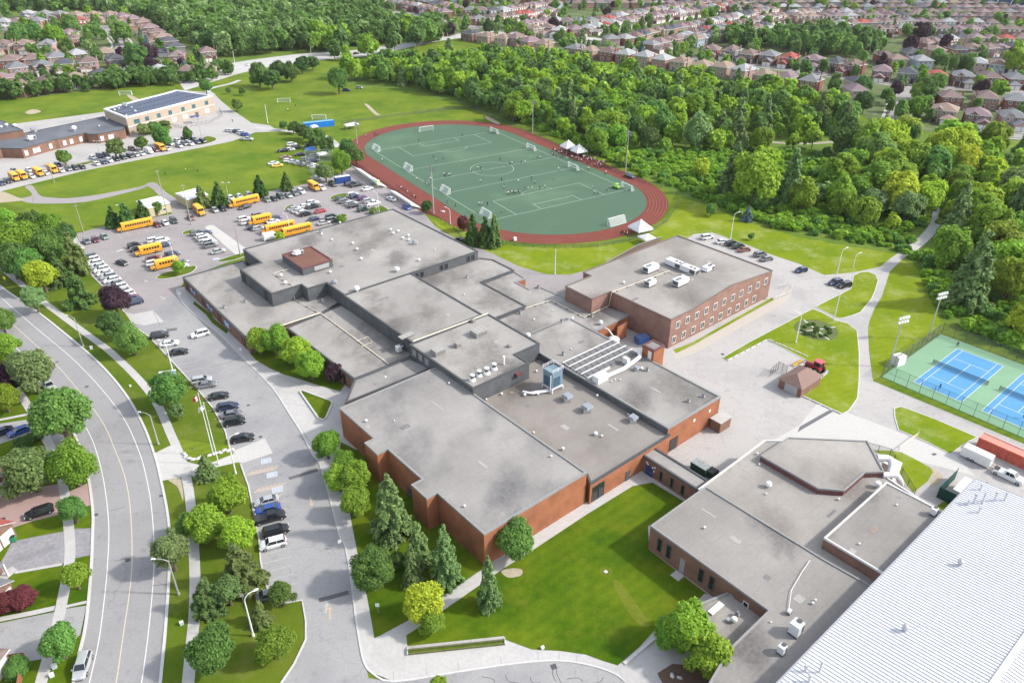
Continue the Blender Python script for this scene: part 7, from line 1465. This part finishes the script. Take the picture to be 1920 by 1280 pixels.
for i,(x,y)in enumerate([(1510,611),(1517,607),(1507,618),(1519,625),(1548,612),(1555,616),(1540,628),(1548,627),(1530,629),(1512,624),(1524,606),(1556,622)]):bush(x,y,4.5,('dark','mid','olive')[i%3],'low planting in the round flower bed, %s from the left'%ordn(i),.4)
def inside(pt,poly):
 x,y=pt;c=False;n=len(poly);j=n-1
 for i in range(n):
  if(poly[i][1]>y)!=(poly[j][1]>y)and x<(poly[j][0]-poly[i][0])*(y-poly[i][1])/(poly[j][1]-poly[i][1])+poly[i][0]:c=not c
  j=i
 return c
def scatter(poly_px,sp,seed,holes=(),dens=1.0):
 W_=[(p.x,p.y)for p in GG(poly_px)];HW=[[(p.x,p.y)for p in GG(h)]for h in holes];r=random.Random(seed);xs=[w[0]for w in W_];ys=[w[1]for w in W_];out=[]
 y=min(ys);row=0
 while y<max(ys):
  x=min(xs)+(row%2)*sp/2
  while x<max(xs):
   q=(x+r.uniform(-.38,.38)*sp,y+r.uniform(-.38,.38)*sp)
   if inside(q,W_)and not any(inside(q,h)for h in HW)and r.random()<dens:
    px,py=PX(Vector((q[0],q[1],8)))
    if-60<px<1980 and-45<py<1300:out.append(q)
   x+=sp
  y+=sp*.87;row+=1
 return out
meadow=[(1380,352),(1385,300),(1440,286),(1540,286),(1580,305),(1550,335),(1500,352),(1450,378)]
pband=[(1275,224),(1330,238),(1420,254),(1500,259),(1580,252),(1640,242),(1645,256),(1580,272),(1500,276),(1420,272),(1330,256),(1275,240)]
shrubby=[(1130,292),(1150,280),(1230,288),(1300,285),(1400,292),(1450,325),(1440,360),(1480,392),(1560,425),(1600,462),(1500,438),(1400,415),(1330,385),(1262,362)]
clearing=[(1585,270),(1600,248),(1640,232),(1665,240),(1650,262),(1620,275)]
parkhole=[(1268,372),(1262,360),(1200,320),(1130,285),(1140,275),(1200,300),(1265,335),(1330,372),(1330,392)]
WOODS=[('ravine','in the ravine wood',[(640,152),(690,140),(745,128),(800,122),(860,118),(920,118),(1000,124),(1080,133),(1130,142),(1200,150),(1300,164),(1400,180),(1480,198),(1560,214),(1600,236),(1610,250),(1560,262),(1440,268),(1330,262),(1280,240),(1260,310),(1240,345),(1170,315),(1110,285),(1060,258),(1000,236),(955,226),(905,210),(862,192),(770,168),(700,158)],8.4,21,[pband,shrubby],['mid','bright','lime','mid','bright','dark','lime','bright','mid','lime']),('east','in the bright east wood',[(1290,262),(1440,277),(1560,276),(1600,276),(1640,280),(1700,272),(1760,274),(1850,284),(2150,305),(2150,700),(1990,690),(1925,655),(1860,625),(1800,590),(1775,572),(1760,540),(1735,500),(1722,486),(1760,440),(1740,430),(1690,452),(1600,440),(1500,420),(1420,395),(1350,366),(1290,335),(1262,318)],10.4,22,[pband,shrubby,meadow,clearing,parkhole,[(1700,470),(1730,430),(1750,370),(1762,370),(1765,420),(1740,465),(1715,480)]],['bright','lime','mid','lime','yellow','bright','lime','grey','bright','lime']),('north','in the far wood behind the left suburb',[(-80,22),(60,26),(150,22),(230,30),(285,42),(330,70),(370,92),(430,112),(540,98),(610,92),(660,88),(720,80),(760,66),(722,40),(690,20),(640,2),(540,-30),(300,-50),(-80,-50)],9.5,23,[],['mid','dark','mid','dark','grey','mid','dark']),('hedge','in the leafy belt between the left suburb and the school field',[(-60,205),(0,193),(70,186),(130,178),(200,172),(300,166),(390,156),(440,140),(430,132),(380,144),(300,152),(200,160),(60,172),(-60,188)],6.0,24,[],['mid','dark','dark','mid']),('parkside','in the wood strip along the middle of the far suburb',[(1350,78),(1400,70),(1430,84),(1500,70),(1570,68),(1620,74),(1650,92),(1600,108),(1500,100),(1420,90),(1360,88)],9,25,[],['mid','dark','dark','mid','bright']),('cross','near the far road junction',[(560,92),(640,88),(700,60),(800,60),(850,70),(820,85),(760,98),(690,112),(640,118)],11,26,[[(640,112),(640,92),(720,86),(780,74),(790,86),(720,106)]],['mid','dark','bright'])]
WOODS.append(('scrub','in the scrub beside the track',[(1262,330),(1300,325),(1380,355),(1480,395),(1570,430),(1590,450),(1500,430),(1400,405),(1330,376),(1280,352)],14,28,[],['bright','lime','mid','yellow','bright']))
CAND=[]
for key,words,poly,sp,sd_,holes,pal in WOODS:
 r=random.Random(sd_)
 for q in scatter(poly,sp,sd_,holes):
  R=r.uniform(.42,.70)*sp if r.random()>.25 else r.uniform(.25,.40)*sp
  nz=math.sin(q[0]*.021+1.3)*math.cos(q[1]*.017)+r.uniform(-.9,.9)
  leaf=pal[int((nz+1.9)/3.8*len(pal))%len(pal)]
  kind=r.choice(['round','round','oval','loose','oval'])if r.random()>.07 else 'spruce'
  if kind=='spruce':leaf='spruce'
  CAND.append((R*FPX/slant(Vector((q[0],q[1],8))),q,R,kind,leaf,key,words))
WALLC={'pink brick':(.35,.195,.165),'red brick':(.25,.10,.08),'brown brick':(.20,.12,.095),'beige brick':(.38,.28,.22),'pale pink brick':(.45,.31,.29),'grey':(.22,.22,.24),'pale blue':(.33,.38,.44)}
ROOFC={'brown':(.20,.145,.135),'grey':(.20,.205,.22),'pale grey':(.34,.35,.36),'dark':(.085,.09,.105),'tan':(.27,.20,.165),'red':(.33,.085,.07),'mauve':(.24,.175,.19)}
WM={k:mat('house_'+k.replace(' ','_'),tuple(q*.92 for q in v),.9,.10,1.2,rand=.10)for k,v in WALLC.items()}
RM={k:mat('shingle_'+k.replace(' ','_'),tuple(q*.88 for q in v),.92,.16,1.5,rand=.10)for k,v in ROOFC.items()}
hwt=mat('house_trim',(.70,.68,.66),.6,.05,2);gdoor=mat('garage_door_white',(.62,.61,.6),.6,.05,2)
def hip(b,x0,x1,y0,y1,z,h,m,ov=.45,ridge=None):
 x0-=ov;x1+=ov;y0-=ov;y1+=ov;w,d=x1-x0,y1-y0
 if w>=d:r0,r1=(x0+d/2,(y0+y1)/2,z+h),(x1-d/2,(y0+y1)/2,z+h);v=[(x0,y0,z),(x1,y0,z),(x1,y1,z),(x0,y1,z),r0,r1];f=[(0,1,5,4),(1,2,5),(2,3,4,5),(3,0,4)]
 else:r0,r1=((x0+x1)/2,y0+w/2,z+h),((x0+x1)/2,y1-w/2,z+h);v=[(x0,y0,z),(x1,y0,z),(x1,y1,z),(x0,y1,z),r0,r1];f=[(0,1,4),(1,2,5,4),(2,3,5),(3,0,4,5)]
 b.add(v,f+[(3,2,1,0)],m);vs=[(x0,y0,z-.22),(x1,y0,z-.22),(x1,y1,z-.22),(x0,y1,z-.22),(x0,y0,z),(x1,y0,z),(x1,y1,z),(x0,y1,z)];b.add(vs,[(0,1,5,4),(1,2,6,5),(2,3,7,6),(3,0,4,7)],hwt)
def gable(b,x0,x1,y0,y1,z,h,m,wm,ov=.35):
 """ridge along y, gable face towards -y"""
 xm=(x0+x1)/2;b.add([(x0-ov,y0-ov,z),(xm,y0-ov,z+h),(xm,y1,z+h),(x0-ov,y1,z)],[(0,1,2,3)],m);b.add([(x1+ov,y0-ov,z),(x1+ov,y1,z),(xm,y1,z+h),(xm,y0-ov,z+h)],[(0,1,2,3)],m)
 b.add([(x0,y0,z),(x1,y0,z),(xm,y0,z+h*.9)],[(0,1,2)],wm)
 for s,xa in((-1,x0-ov),(1,x1+ov)):b.add([(xa,y0-ov-.03,z-.2),(xm,y0-ov-.03,z+h-.12),(xm,y0-ov-.03,z+h+.08),(xa,y0-ov-.03,z)],[(0,1,2,3),(3,2,1,0)],hwt)
A0,R0=WM['pink brick'],RM['brown']
def make_house(W_,D_,g,variant):
 """front towards -Y; g = +1 garage on the right"""
 t=thing('house','house','house');z=5.5;hw,hd=W_/2,D_/2;b=MB();b.walls([(-hw,-hd),(hw,-hd),(hw,hd),(-hw,hd)],0,z,A0);b.build('wall',t)
 b=MB();hip(b,-hw,hw,-hd,hd,z,2.6,R0)
 if variant in(0,2):x=-g*W_*.2;gable(b,x-1.9,x+1.9,-hd-.25,-hd+3.2,z-.05,1.6,R0,A0);
 rf=b.build('roof',t)
 gx=g*(hw-2.9);gw,gd=5.6,5.2 if variant!=3 else 3.0
 b=MB();b.walls([(gx-gw/2,-hd-gd),(gx+gw/2,-hd-gd),(gx+gw/2,-hd+.1),(gx-gw/2,-hd+.1)],0,2.9,A0);b.build('garage',t)
 b=MB()
 if variant in(0,1):gable(b,gx-gw/2,gx+gw/2,-hd-gd,-hd+.3,2.9,1.7,R0,A0)
 else:hip(b,gx-gw/2,gx+gw/2,-hd-gd,-hd+1.2,2.9,1.5,R0,.35)
 b.build('garage_roof',t)
 for s in(-1,1):b=MB();b.box((gx+s*1.3,-hd-gd-.04,1.15),(2.3,.08,2.2),gdoor);b.build('garage_door',t)
 b=MB();px=-g*(hw-2.0);b.box((px,-hd-.7,2.85),(3.4,1.6,.22),R0,taper=.9)
 for s in(-1,1):b.box((px+s*1.5,-hd-1.3,1.4),(.22,.22,2.8),hwt)
 b.build('porch',t);b=MB();b.box((px,-hd-.05,1.15),(1.1,.1,2.2),brown);b.build('door',t)
 def win(x,y,z_,w,h,side=0):
  b=MB();sz=(w+.24,.1,h+.24)if side==0 else(.1,w+.24,h+.24);b.box((x,y,z_),sz,hwt);f=b.build('window',t);b=MB();k=.03
  for s in(-1,1):c=(x+s*w*.26,y+(k*(-1 if y<0 else 1)),z_)if side==0 else(x+k*(1 if x>0 else-1),y+s*w*.26,z_);b.box(c,(w*.42,.1,h)if side==0 else(.1,w*.42,h),glass)
  b.build('pane',f)
 for x in(-.3,.02,.33):win(x*W_,-hd-.03,4.3,1.3,1.3)
 for x in(-.3,0,.3):win(x*W_,hd+.03,4.2,1.3,1.2)
 win(-.25*W_,hd+.03,1.5,1.4,1.3);win(.2*W_,hd+.03,1.2,2.0,2.0)
 b=MB();b.box((-g*(hw+.25),hd*.3,3.9),(.5,1.0,7.8),A0);b.build('chimney',t);return t
HP=[make_house(9.6,10.5,1,0),make_house(9.2,11.5,-1,1),make_house(10.4,10.5,1,2),make_house(9.8,12,-1,3),make_house(8.8,11,-1,0),make_house(10.2,11,1,1)]
hr_=random.Random(9);HPOS=[];HQ=[]
def house(px,py,ang_,wall=None,roof=None,lb=None,group=None,v=None,z=3.0,sc=1.0,world=None):
 p=G(px,py,z)if world is None else world;p=Vector((p.x,p.y,0))
 wall=wall or hr_.choice(['pink brick','pink brick','brown brick','beige brick','pale pink brick','red brick','grey','beige brick','pale blue']);roof=roof or hr_.choice(['brown','grey','mauve','brown','tan','dark','brown','mauve','pale grey'])
 if hr_.random()<.04 and world is not None:roof='red'
 k=hr_.randrange(6)if v is None else v
 lbl=(lb or '%s house with %s roof')%(wall,roof)if '%s' in(lb or '%s')else lb
 x,y=PX(Vector((p.x,p.y,4)));HPOS.append((p.x,p.y));sc=max(sc,1.1)if py>0 or sc>1 or world is not None else sc;s_=sc*hr_.uniform(.93,1.06)
 if-240<x<1980 and y>-22:HQ.append((slant(p),k,p,ang_,lbl,group,wall,roof,sc,s_))
def row(pts,place,away,group,step=11.6,sp=None,colours=None,z=3):
 """houses evenly along a line of pixels; away=True: fronts face away from the camera"""
 P=spline(GG(pts,z),12);acc=0;L=[];tgt=0
 for a,b in zip(P[:-1],P[1:]):
  d=(b-a);l=math.hypot(d.x,d.y)
  while tgt<=acc+l:f=(tgt-acc)/max(l,1e-6);L.append((a.lerp(b,f),math.atan2(d.y,d.x)));tgt+=step
  acc+=l
 for i,(p,t)in enumerate(L):
  a=t if not away else t+math.pi
  c=colours[i]if colours and i<len(colours)else(None,None)
  if min([math.hypot(p.x-h[0],p.y-h[1])for h in HPOS]+[99])<10.2:continue
  house(0,0,a+hr_.uniform(-.12,.12)+(math.pi/2 if hr_.random()<.12 else 0),c[0],c[1],'%s house with %s roof, '+ordn(i)+' in '+place,group,world=p)
def PXL(L,place,away,group,sub=None):
 """houses given one by one: (x, y, wall, roof) in order along the street"""
 P=[G(a[0],a[1],3)for a in L]
 for i,a in enumerate(L):
  q0,q1=P[max(i-1,0)],P[min(i+1,len(P)-1)];t=math.atan2((q1-q0).y,(q1-q0).x)
  house(a[0],a[1],t if not away else t+math.pi,a[2],a[3],'%s house with %s roof, '+ordn(i)+' in '+place,group,v=a[4]if len(a)>4 else None,sc=1.13)
PXL([(882,69,'brown brick','dark'),(912,73,'beige brick','tan'),(942,77,'beige brick','tan'),(967,77,'pink brick','brown'),(993,84,'pink brick','mauve'),(1019,88,'beige brick','tan'),(1078,96,'brown brick','grey'),(1107,100,'beige brick','tan'),(1141,104,'red brick','brown'),(1172,108,'red brick','pale grey'),(1208,112,'beige brick','pale grey'),(1241,117,'pink brick','pale grey'),(1275,121,'beige brick','tan'),(1315,127,'beige brick','tan'),(1355,130,'beige brick','tan'),(1393,138,'pale pink brick','pale grey'),(1432,146,'pink brick','tan'),(1473,152,'pink brick','mauve'),(1518,158,'red brick','grey')],'the row backing the ravine',True,'houses backing onto the ravine')
PXL([(1332,98,'red brick','brown'),(1370,101,'grey','brown'),(1403,106,'brown brick','brown'),(1440,109,'brown brick','grey'),(1478,114,'red brick','red'),(1522,117,'brown brick','mauve'),(1565,123,'brown brick','dark'),(1598,129,'red brick','brown')],'the next row behind',False,'houses across the near street')
PXL([(1651,138,'brown brick','mauve',1),(1699,141,'grey','dark',1),(1751,145,'beige brick','red',2),(1801,147,'brown brick','grey',2),(1852,150,'red brick','brown',3),(1900,151,'red brick','grey',3),(1950,154,'pink brick','brown',3)],'the row right of the street',False,'houses on the right hand street')
PXL([(1777,186,'red brick','brown',0),(1845,188,'pink brick','brown',1),(1903,194,'red brick','grey',2),(1965,198,'pink brick','brown',2)],'the row above the wood',True,'houses above the right hand wood')
PXL([(1768,212,'beige brick','tan',2),(1829,219,'brown brick','mauve',0),(1893,222,'pale pink brick','grey',0),(1955,226,'pink brick','brown',0)],'the lowest right row',False,'houses lowest at the right')
house(1604,159,.0,'pale pink brick','dark','pale house with a dark roof beside the end of the short street');house(1602,174,.0,'beige brick','mauve','low mauve roofed house just behind the right end of the wood');house(1678,114,math.pi,'pale pink brick','tan','tall salmon house seen from behind above the short street');house(1724,117,math.pi,'pale blue','pale grey','narrow pale blue house seen from behind, next to the salmon one');house(1655,108,math.pi,'red brick','brown','red house left of the tall salmon one');house(1705,103,.0,'grey','dark','grey dormer house behind the pale blue one');house(1750,97,.3,'beige brick','tan','cream roofed house behind the clipped round tree')
house(825*1.0,60,.2,'red brick','tan','orange brick house by the road junction');house(745,42,.3,'brown brick','brown','dark brown house left of the road junction, rear one');house(728,48,.3,'brown brick','brown','dark brown house left of the road junction, front one')
PXL([(1000,60,'beige brick','tan'),(1023,57,'red brick','brown'),(1047,62,'pink brick','pale grey',3),(1076,60,'pink brick','mauve')],'the short corner row',False,'houses left of the side street')
far='houses in the far suburb'
row([(985,50),(1030,44),(1070,46),(1130,40),(1180,30),(1260,16),(1330,6)],'the far curved row',True,far)
row([(1100,57),(1130,52),(1175,42),(1250,30),(1330,18),(1400,6)],'the second curved row',False,far)
row([(1145,77),(1178,75),(1224,64),(1278,54),(1340,42),(1400,30),(1450,20)],'the long diagonal row',True,far)
row([(1218,88),(1267,76),(1313,62),(1377,50),(1422,40),(1470,31),(1530,22)],'the lower diagonal row',False,far)
row([(1300,78),(1330,72),(1380,62),(1430,52)],'the short diagonal row',True,far)
row([(700,7),(745,10),(790,18),(838,30)],'the row above the junction',False,far);row([(690,0),(760,1),(820,12),(860,22)],'the farthest left row',True,far);row([(873,40),(932,38),(985,30),(1030,22)],'the junction row',False,far);row([(880,24),(930,24),(1000,14),(1050,8)],'the junction back row',True,far)
row([(1500,60),(1534,53),(1580,48),(1620,46),(1700,43),(1800,44),(1860,46)],'the level right row',True,far);row([(1570,60),(1640,58),(1700,56),(1790,57),(1850,56),(1920,58),(1960,58)],'the second level row',False,far)
row([(1728,84),(1775,76),(1830,75),(1880,75),(1950,76)],'the pink backed row',True,far);row([(1790,95),(1840,94),(1900,91),(1960,92)],'the orange roofed row at the right',False,far);row([(1830,122),(1875,125)],'the pair behind the poplars',True,far);row([(1880,120),(1930,122),(1970,125)],'the gabled row at the right edge',False,far)
for k,(y,x0,x1)in enumerate([(30,1470,1960),(22,1560,1960),(13,1330,1960),(5,1080,1960),(-3,760,1960),(-10,640,1960),(-17,640,1960)]):
 row([(x0,y+4),((x0+x1)/2,y+1),(x1,y+2)],'far row %s'%['one','two','three','four','five','six','seven'][k],bool(k%2),far,step=12.5)
L1='houses in the left suburb'
PXL([(9,94,'beige brick','brown'),(46,93,'pink brick','tan'),(90,92,'pale pink brick','grey')],'the upper left row of three',False,L1);PXL([(20,121,'red brick','brown'),(63,119,'pink brick','brown'),(105,116,'pink brick','grey'),(145,111,'red brick','pale grey'),(197,107,'beige brick','tan')],'the second left row',True,L1)
PXL([(33,137,'pink brick','grey'),(80,132,'pale pink brick','grey'),(121,128,'beige brick','dark'),(166,126,'pale pink brick','brown'),(216,121,'brown brick','dark')],'the third left row',False,L1);PXL([(5,157,'pink brick','mauve'),(46,171,'pink brick','brown'),(91,162,'pink brick','brown'),(142,156,'pale pink brick','tan'),(188,150,'pale pink brick','dark'),(241,146,'pink brick','grey'),(298,142,'beige brick','pale grey')],'the lowest left row',True,L1)
PXL([(52,32,'grey','pale grey'),(84,32,'grey','grey'),(112,33,'pink brick','grey'),(143,34,'beige brick','tan'),(175,35,'beige brick','tan'),(206,36,'beige brick','tan'),(230,38,'pink brick','mauve'),(250,43,'pink brick','mauve'),(268,50,'pink brick','tan'),(281,60,'brown brick','mauve'),(293,68,'pink brick','brown'),(305,76,'pink brick','tan'),(316,86,'pink brick','dark'),(327,97,'grey','dark')],'the curved outer row',False,L1)
house(332,112,.3,'pink brick','mauve','mauve roofed house with twin white garage doors near the far road');house(388,105,.5,'brown brick','brown','dark brown half timbered house at the end of the left suburb');house(350,140,math.pi,'beige brick','brown','low tan house with a garden wall by the leafy belt');house(389,135,.2,'beige brick','tan','tan hipped house nearest the far road');house(139,80,.9,'red brick','brown','long red gable house beside the left street, front one');house(131,69,.9,'pink brick','mauve','long mauve roofed house beside the left street, rear one');house(70,48,0,'pink brick','grey','grey roofed house behind the dark maple in the left suburb');house(33,48,0,'pale pink brick','brown','brown roofed house in the upper left suburb');house(8,50,0,'grey','pale grey','big pale roofed house at the upper left edge');house(150,47,.5,'red brick','red','small orange roofed house by the left street')
house(-122,1000,rad(75),'brown brick','red','red roofed house at the left edge beside the pink driveway',v=0,sc=.9,z=3);house(-112,1085,rad(80),'brown brick','grey','grey roofed house at the left edge with a white garage door',v=1,sc=.9,z=3);house(-85,880,rad(70),'brown brick','grey','grey roofed house at the left edge behind the olive conifer',v=4,sc=.9,z=3);house(-180,1275,rad(85),'brown brick','brown','house beyond the wooden fence at the bottom left',v=2,sc=.95,z=3)
b=MB();P=GG([(0,1247),(52,1240),(42,1285),(36,1330)]);fw=mat('cedar_fence',(.26,.12,.06),.85,.2,3)
for a,c in zip(P[:-1],P[1:]):
 n=int((c-a).length/.15)+1
 for i in range(n):q=a.lerp(c,i/n);b.box((q.x,q.y,.9),(.13,.03,1.8),fw,math.atan2((c-a).y,(c-a).x))
o=b.build('cedar_fence');tag(o,'reddish wooden board fence at the bottom left corner','fence')
HQ.sort(key=lambda h:h[0]);VIS=HQ[:298]
for d_,k,p,a,lb,gr,wl,rf,sc,s_ in VIS:dup(HP[k],p,a,lb,gr,'house',{A0.name:WM[wl],R0.name:RM[rf]},scale=(sc,sc,s_),skip=()if d_<720 else('pane','porch','door'))
b=MB()
for d_,k,p,a,lb,gr,wl,rf,sc,s_ in HQ[298:]:
 M=Matrix.Translation(p)@Matrix.Rotation(a,4,'Z')
 for c in CH[HP[k].name]:
  if c.name.split('.')[0]in('window','porch','door','chimney'):continue
  for q in c.data.polygons:
   m=c.data.materials[q.material_index];m=WM[wl]if m==A0 else RM[rf]if m==R0 else m;b.add([M@c.data.vertices[i].co for i in q.vertices],[tuple(range(len(q.vertices)))],m)
if b.v:tag(b.build('distant_houses'),'farthest rows of small brick houses merging along the top edge','houses',kind='stuff')
for h in HP:discard(h)
P=GG([(1840,12),(2050,20),(2060,-8),(1850,-16)]);c=sum(P,Vector())/4;t=thing('office_block','dark blue glass block with white struts far away at the top right','building',(c.x,c.y,0));off=(c.x,c.y,0);b=MB();b.walls(P,0,14,mat('blue_glazing',(.02,.06,.14),.2,.3,.3,spec=.8));b.build('wall',t,off);b=MB();b.poly([(p.x,p.y,14)for p in P],roof_s);b.build('roof',t,off)
for k in range(7):b=MB();q=P[0].lerp(P[1],.1+k*.13);b.tube([Vector((q.x,q.y-2,0)),Vector((q.x+4,q.y-1,15))],.5,white,6);b.build('strut',t,off)
yr=random.Random(31);nr_=[0]
SUB=[([(640,2),(700,30),(862,74),(1080,106),(1270,130),(1450,160),(1600,195),(1640,225),(1760,245),(1960,262),(1960,-10),(640,-12)],'among the houses of the far suburb','subright',12.5,.36),([(-40,30),(200,30),(290,50),(345,85),(420,125),(330,148),(60,180),(-40,190)],'among the houses of the left suburb','subleft',10.5,.26)]
HA=np.array(HPOS)
for poly,words,key,sp,dn in SUB:
 for q in scatter(poly,sp,40+len(key),(),dn):
  dd=np.min(np.hypot(HA[:,0]-q[0],HA[:,1]-q[1]))
  if dd<7.2 or(dd>26 and yr.random()<.3):continue
  R=yr.uniform(1.8,3.2)if dd<9.5 else yr.uniform(2.4,4.4);lf=yr.choice(['mid','dark','mid','dark','bright','mid','olive','grey','dark','mid','purple','bright']);kd=yr.choice(['round','oval','round','loose','oval'])if yr.random()>.2 else 'spruce'
  if kd=='spruce':lf='spruce' if yr.random()<.8 else 'blue';R*=.7
  CAND.append((R*FPX/slant(Vector((q[0],q[1],6))),q,R,kd,lf,key,words))
for x,y,h in((1785,122,9),(1797,120,9),(1805,121,9),(1815,123,9)):T(x,y-2,7,'column','dark','tall dark poplar, %s of the clump in the right suburb'%ORD[[1785,1797,1805,1815].index(x)])
for a in[(1728,58,13,'round','purple','big dark purple tree by the distant grey house'),(1705,80,12,'round','purple','dark purple tree left of the cream roofed house'),(1840,160,12,'round','purple','purple leaved tree before the brown roofed house'),(1680,163,11,'round','purple','dark purple tree at the head of the short street'),(1432,68,11,'round','purple','dark purple tree by the small park path'),(250,108,17,'round','dark','dark round tree in the left suburb by the street end'),(275,100,16,'round','purple','dark purple tree in the left suburb, upper one'),(282,122,12,'round','purple','dark purple tree in the left suburb, lower one'),(227,62,16,'round','mid','round green tree beside the left street'),(98,68,17,'round','bright','lime green tree in the middle of the left suburb'),(90,72,12,'round','dark','dark tree beside the lime green one in the left suburb'),(30,66,16,'round','mid','large green tree at the upper left edge'),(62,62,14,'round','mid','green tree next to the large one at the upper left'),(130,48,14,'round','mid','green tree below the tan roofs in the left suburb'),(286,28,13,'oval','dark','dark tree at the wood edge, upper of two'),(302,42,13,'oval','dark','dark tree at the wood edge, lower of two'),(1733,160,17,'round','mid','big green tree before the red roofed house'),(1722,168,12,'oval','bright','upper green tree along the short street'),(1717,198,14,'oval','bright','lower green tree along the short street'),(1670,185,8,'oval','bright','small tree left of the short street'),(1618,160,14,'oval','dark','dark tall tree left of the short street, upper'),(1620,190,15,'oval','dark','dark tall tree left of the short street, lower'),(1905,112,16,'round','lime','lime green tree at the right edge of the suburb'),(1755,101,10,'round','mid','clipped round tree before the cream house'),(915,50,10,'oval','dark','dark tree by the junction lamp'),(1038,46,10,'round','purple','purple tree behind the red roofed house'),(1052,68,10,'oval','mid','green tree by the grey gable house'),(1115,82,8,'round','mid','small tree at the bend of the side street')]:T(*a)
CAND.sort(key=lambda c:-c[0]);NI=max(0,296-NT[0])
hue={'mid':'green','dark':'dark green','bright':'bright green','yellow':'yellow green','grey':'grey green','lime':'lime green','spruce':'pointed dark','purple':'dark purple','olive':'olive','blue':'bluish'}
TC_={};kw={'round':'round','oval':'tall oval','loose':'loose crowned','spruce':'spruce'}
for s,q,R,kd,lf,key,words in sorted(CAND[:NI],key=lambda c:PX(Vector((c[1][0],c[1][1],5)))[0]):
 lb='%s %s tree %s'%(hue[lf],kw[kd],words);TC_[lb]=TC_.get(lb,-1)+1
 put_tree(Vector((q[0],q[1],0)),R,kd,lf,lb+', '+ordn(TC_[lb])+' from left','trees '+words,sz=1.0)
FV={}
for kd in('round','oval','loose','spruce'):
 FV[kd]=[]
 for i in range(3):FV[kd].append([crown(kd,500+i+len(kd)*3,560,.16,20),crown(kd,560+i+len(kd)*3,240,.24,14)])
rest=CAND[NI:];Vs,Fs,Ms,k0=[],[],[],0;order=list(LEAF);rr=np.random.RandomState(8)
for s,q,R,kd,lf,key,words in rest:
 V,F=FV[kd][rr.randint(3)][0 if s>9 else 1];a=rr.uniform(0,6.28);ca,sa=math.cos(a),math.sin(a);S_=np.array([R*rr.uniform(.9,1.1),R*rr.uniform(.9,1.1),R*(1.15 if kd!='spruce' else 1.0)]);U=V*S_
 U=np.stack([U[:,0]*ca-U[:,1]*sa+q[0],U[:,0]*sa+U[:,1]*ca+q[1],U[:,2]+R*(1.42 if kd!='spruce' else 1.7)],1);Vs.append(U);Fs.append(F+k0);k0+=len(U);Ms.append(np.full(len(F),order.index(lf),dtype=np.int32))
 z0_=R*.9;w=.18;c8=np.array([[q[0]+dx*w,q[1]+dy*w,z_]for z_ in(0,z0_)for dx,dy in((-1,-1),(1,-1),(1,1),(-1,1))]);Vs.append(c8);Fs.append(np.array([[0,1,5,4],[1,2,6,5],[2,3,7,6],[3,0,4,7]])+k0);k0+=8;Ms.append(np.full(4,len(order),dtype=np.int32))
me=npmesh('distant_woodland',np.concatenate(Vs),np.concatenate(Fs),LEAF[order[0]])
for k in order[1:]:me.materials.append(LEAF[k])
me.materials.append(bark);me.polygons.foreach_set('material_index',np.concatenate(Ms));o=bpy.data.objects.new('distant_woodland',me);COL.objects.link(o);tag(o,'mixed green tree crowns of the distant woods and gardens reading as one mass','woodland',kind='stuff')
US=scatter([(1262,352),(1330,378),(1400,408),(1500,436),(1600,456),(1690,470),(1722,492),(1745,540),(1765,590),(1850,632),(1925,665),(2000,690),(2000,640),(1850,590),(1790,540),(1740,450),(1600,430),(1540,400),(1480,380),(1450,330),(1400,292),(1300,285),(1230,284),(1130,270),(1000,225),(960,225),(1060,262),(1180,320)],2.9,61,([(1700,470),(1728,425),(1765,425),(1745,465),(1715,482)],),.8)
US+=scatter([(1290,275),(1440,285),(1600,285),(1700,280),(1950,300),(1990,690),(1860,630),(1775,575),(1735,500),(1760,440),(1690,460),(1540,425),(1480,372),(1380,345),(1290,310)],4.6,62,([(1700,470),(1728,425),(1765,425),(1745,465),(1715,482)],),.8)
Vs,Fs,Ms,k0=[],[],[],0;LV=[crown('round',700+i,200,.26,10)for i in range(4)]
for q in US:
 V,F=LV[rr.randint(4)];a=rr.uniform(0,6.28);ca,sa=math.cos(a),math.sin(a);R=rr.uniform(.9,2.6);U=V*np.array([R,R,R*.75]);U=np.stack([U[:,0]*ca-U[:,1]*sa+q[0],U[:,0]*sa+U[:,1]*ca+q[1],U[:,2]+R*.5],1);Vs.append(U);Fs.append(F+k0);k0+=len(U);Ms.append(np.full(len(F),rr.choice([0,1,1,3,3]),dtype=np.int32))
me=npmesh('undergrowth',np.concatenate(Vs),np.concatenate(Fs),LEAF['mid']);me.materials.append(LEAF['bright']);me.materials.append(LEAF['olive']);me.materials.append(LEAF['lime']);me.polygons.foreach_set('material_index',np.concatenate(Ms));o=bpy.data.objects.new('undergrowth',me);COL.objects.link(o);tag(o,'low tangled undergrowth along the sunny edge of the woods','undergrowth',kind='stuff')
S.cycles.transparent_max_bounces=16
b=MB();b.box((0,2400,74),(9400,6400,150),None);hz=b.build('haze');hz.data.materials.clear();hm=bpy.data.materials.new('haze');hm.use_nodes=True;n_=hm.node_tree;n_.nodes.clear();pv_=n_.nodes.new('ShaderNodeVolumePrincipled');pv_.inputs['Color'].default_value=(.93,.93,.97,1);pv_.inputs['Density'].default_value=.00004;pv_.inputs['Anisotropy'].default_value=.2
n_.links.new(pv_.outputs[0],n_.nodes.new('ShaderNodeOutputMaterial').inputs[1]);hz.data.materials.append(hm);tag(hz,'thin pale summer haze over the whole neighbourhood','haze',kind='stuff')
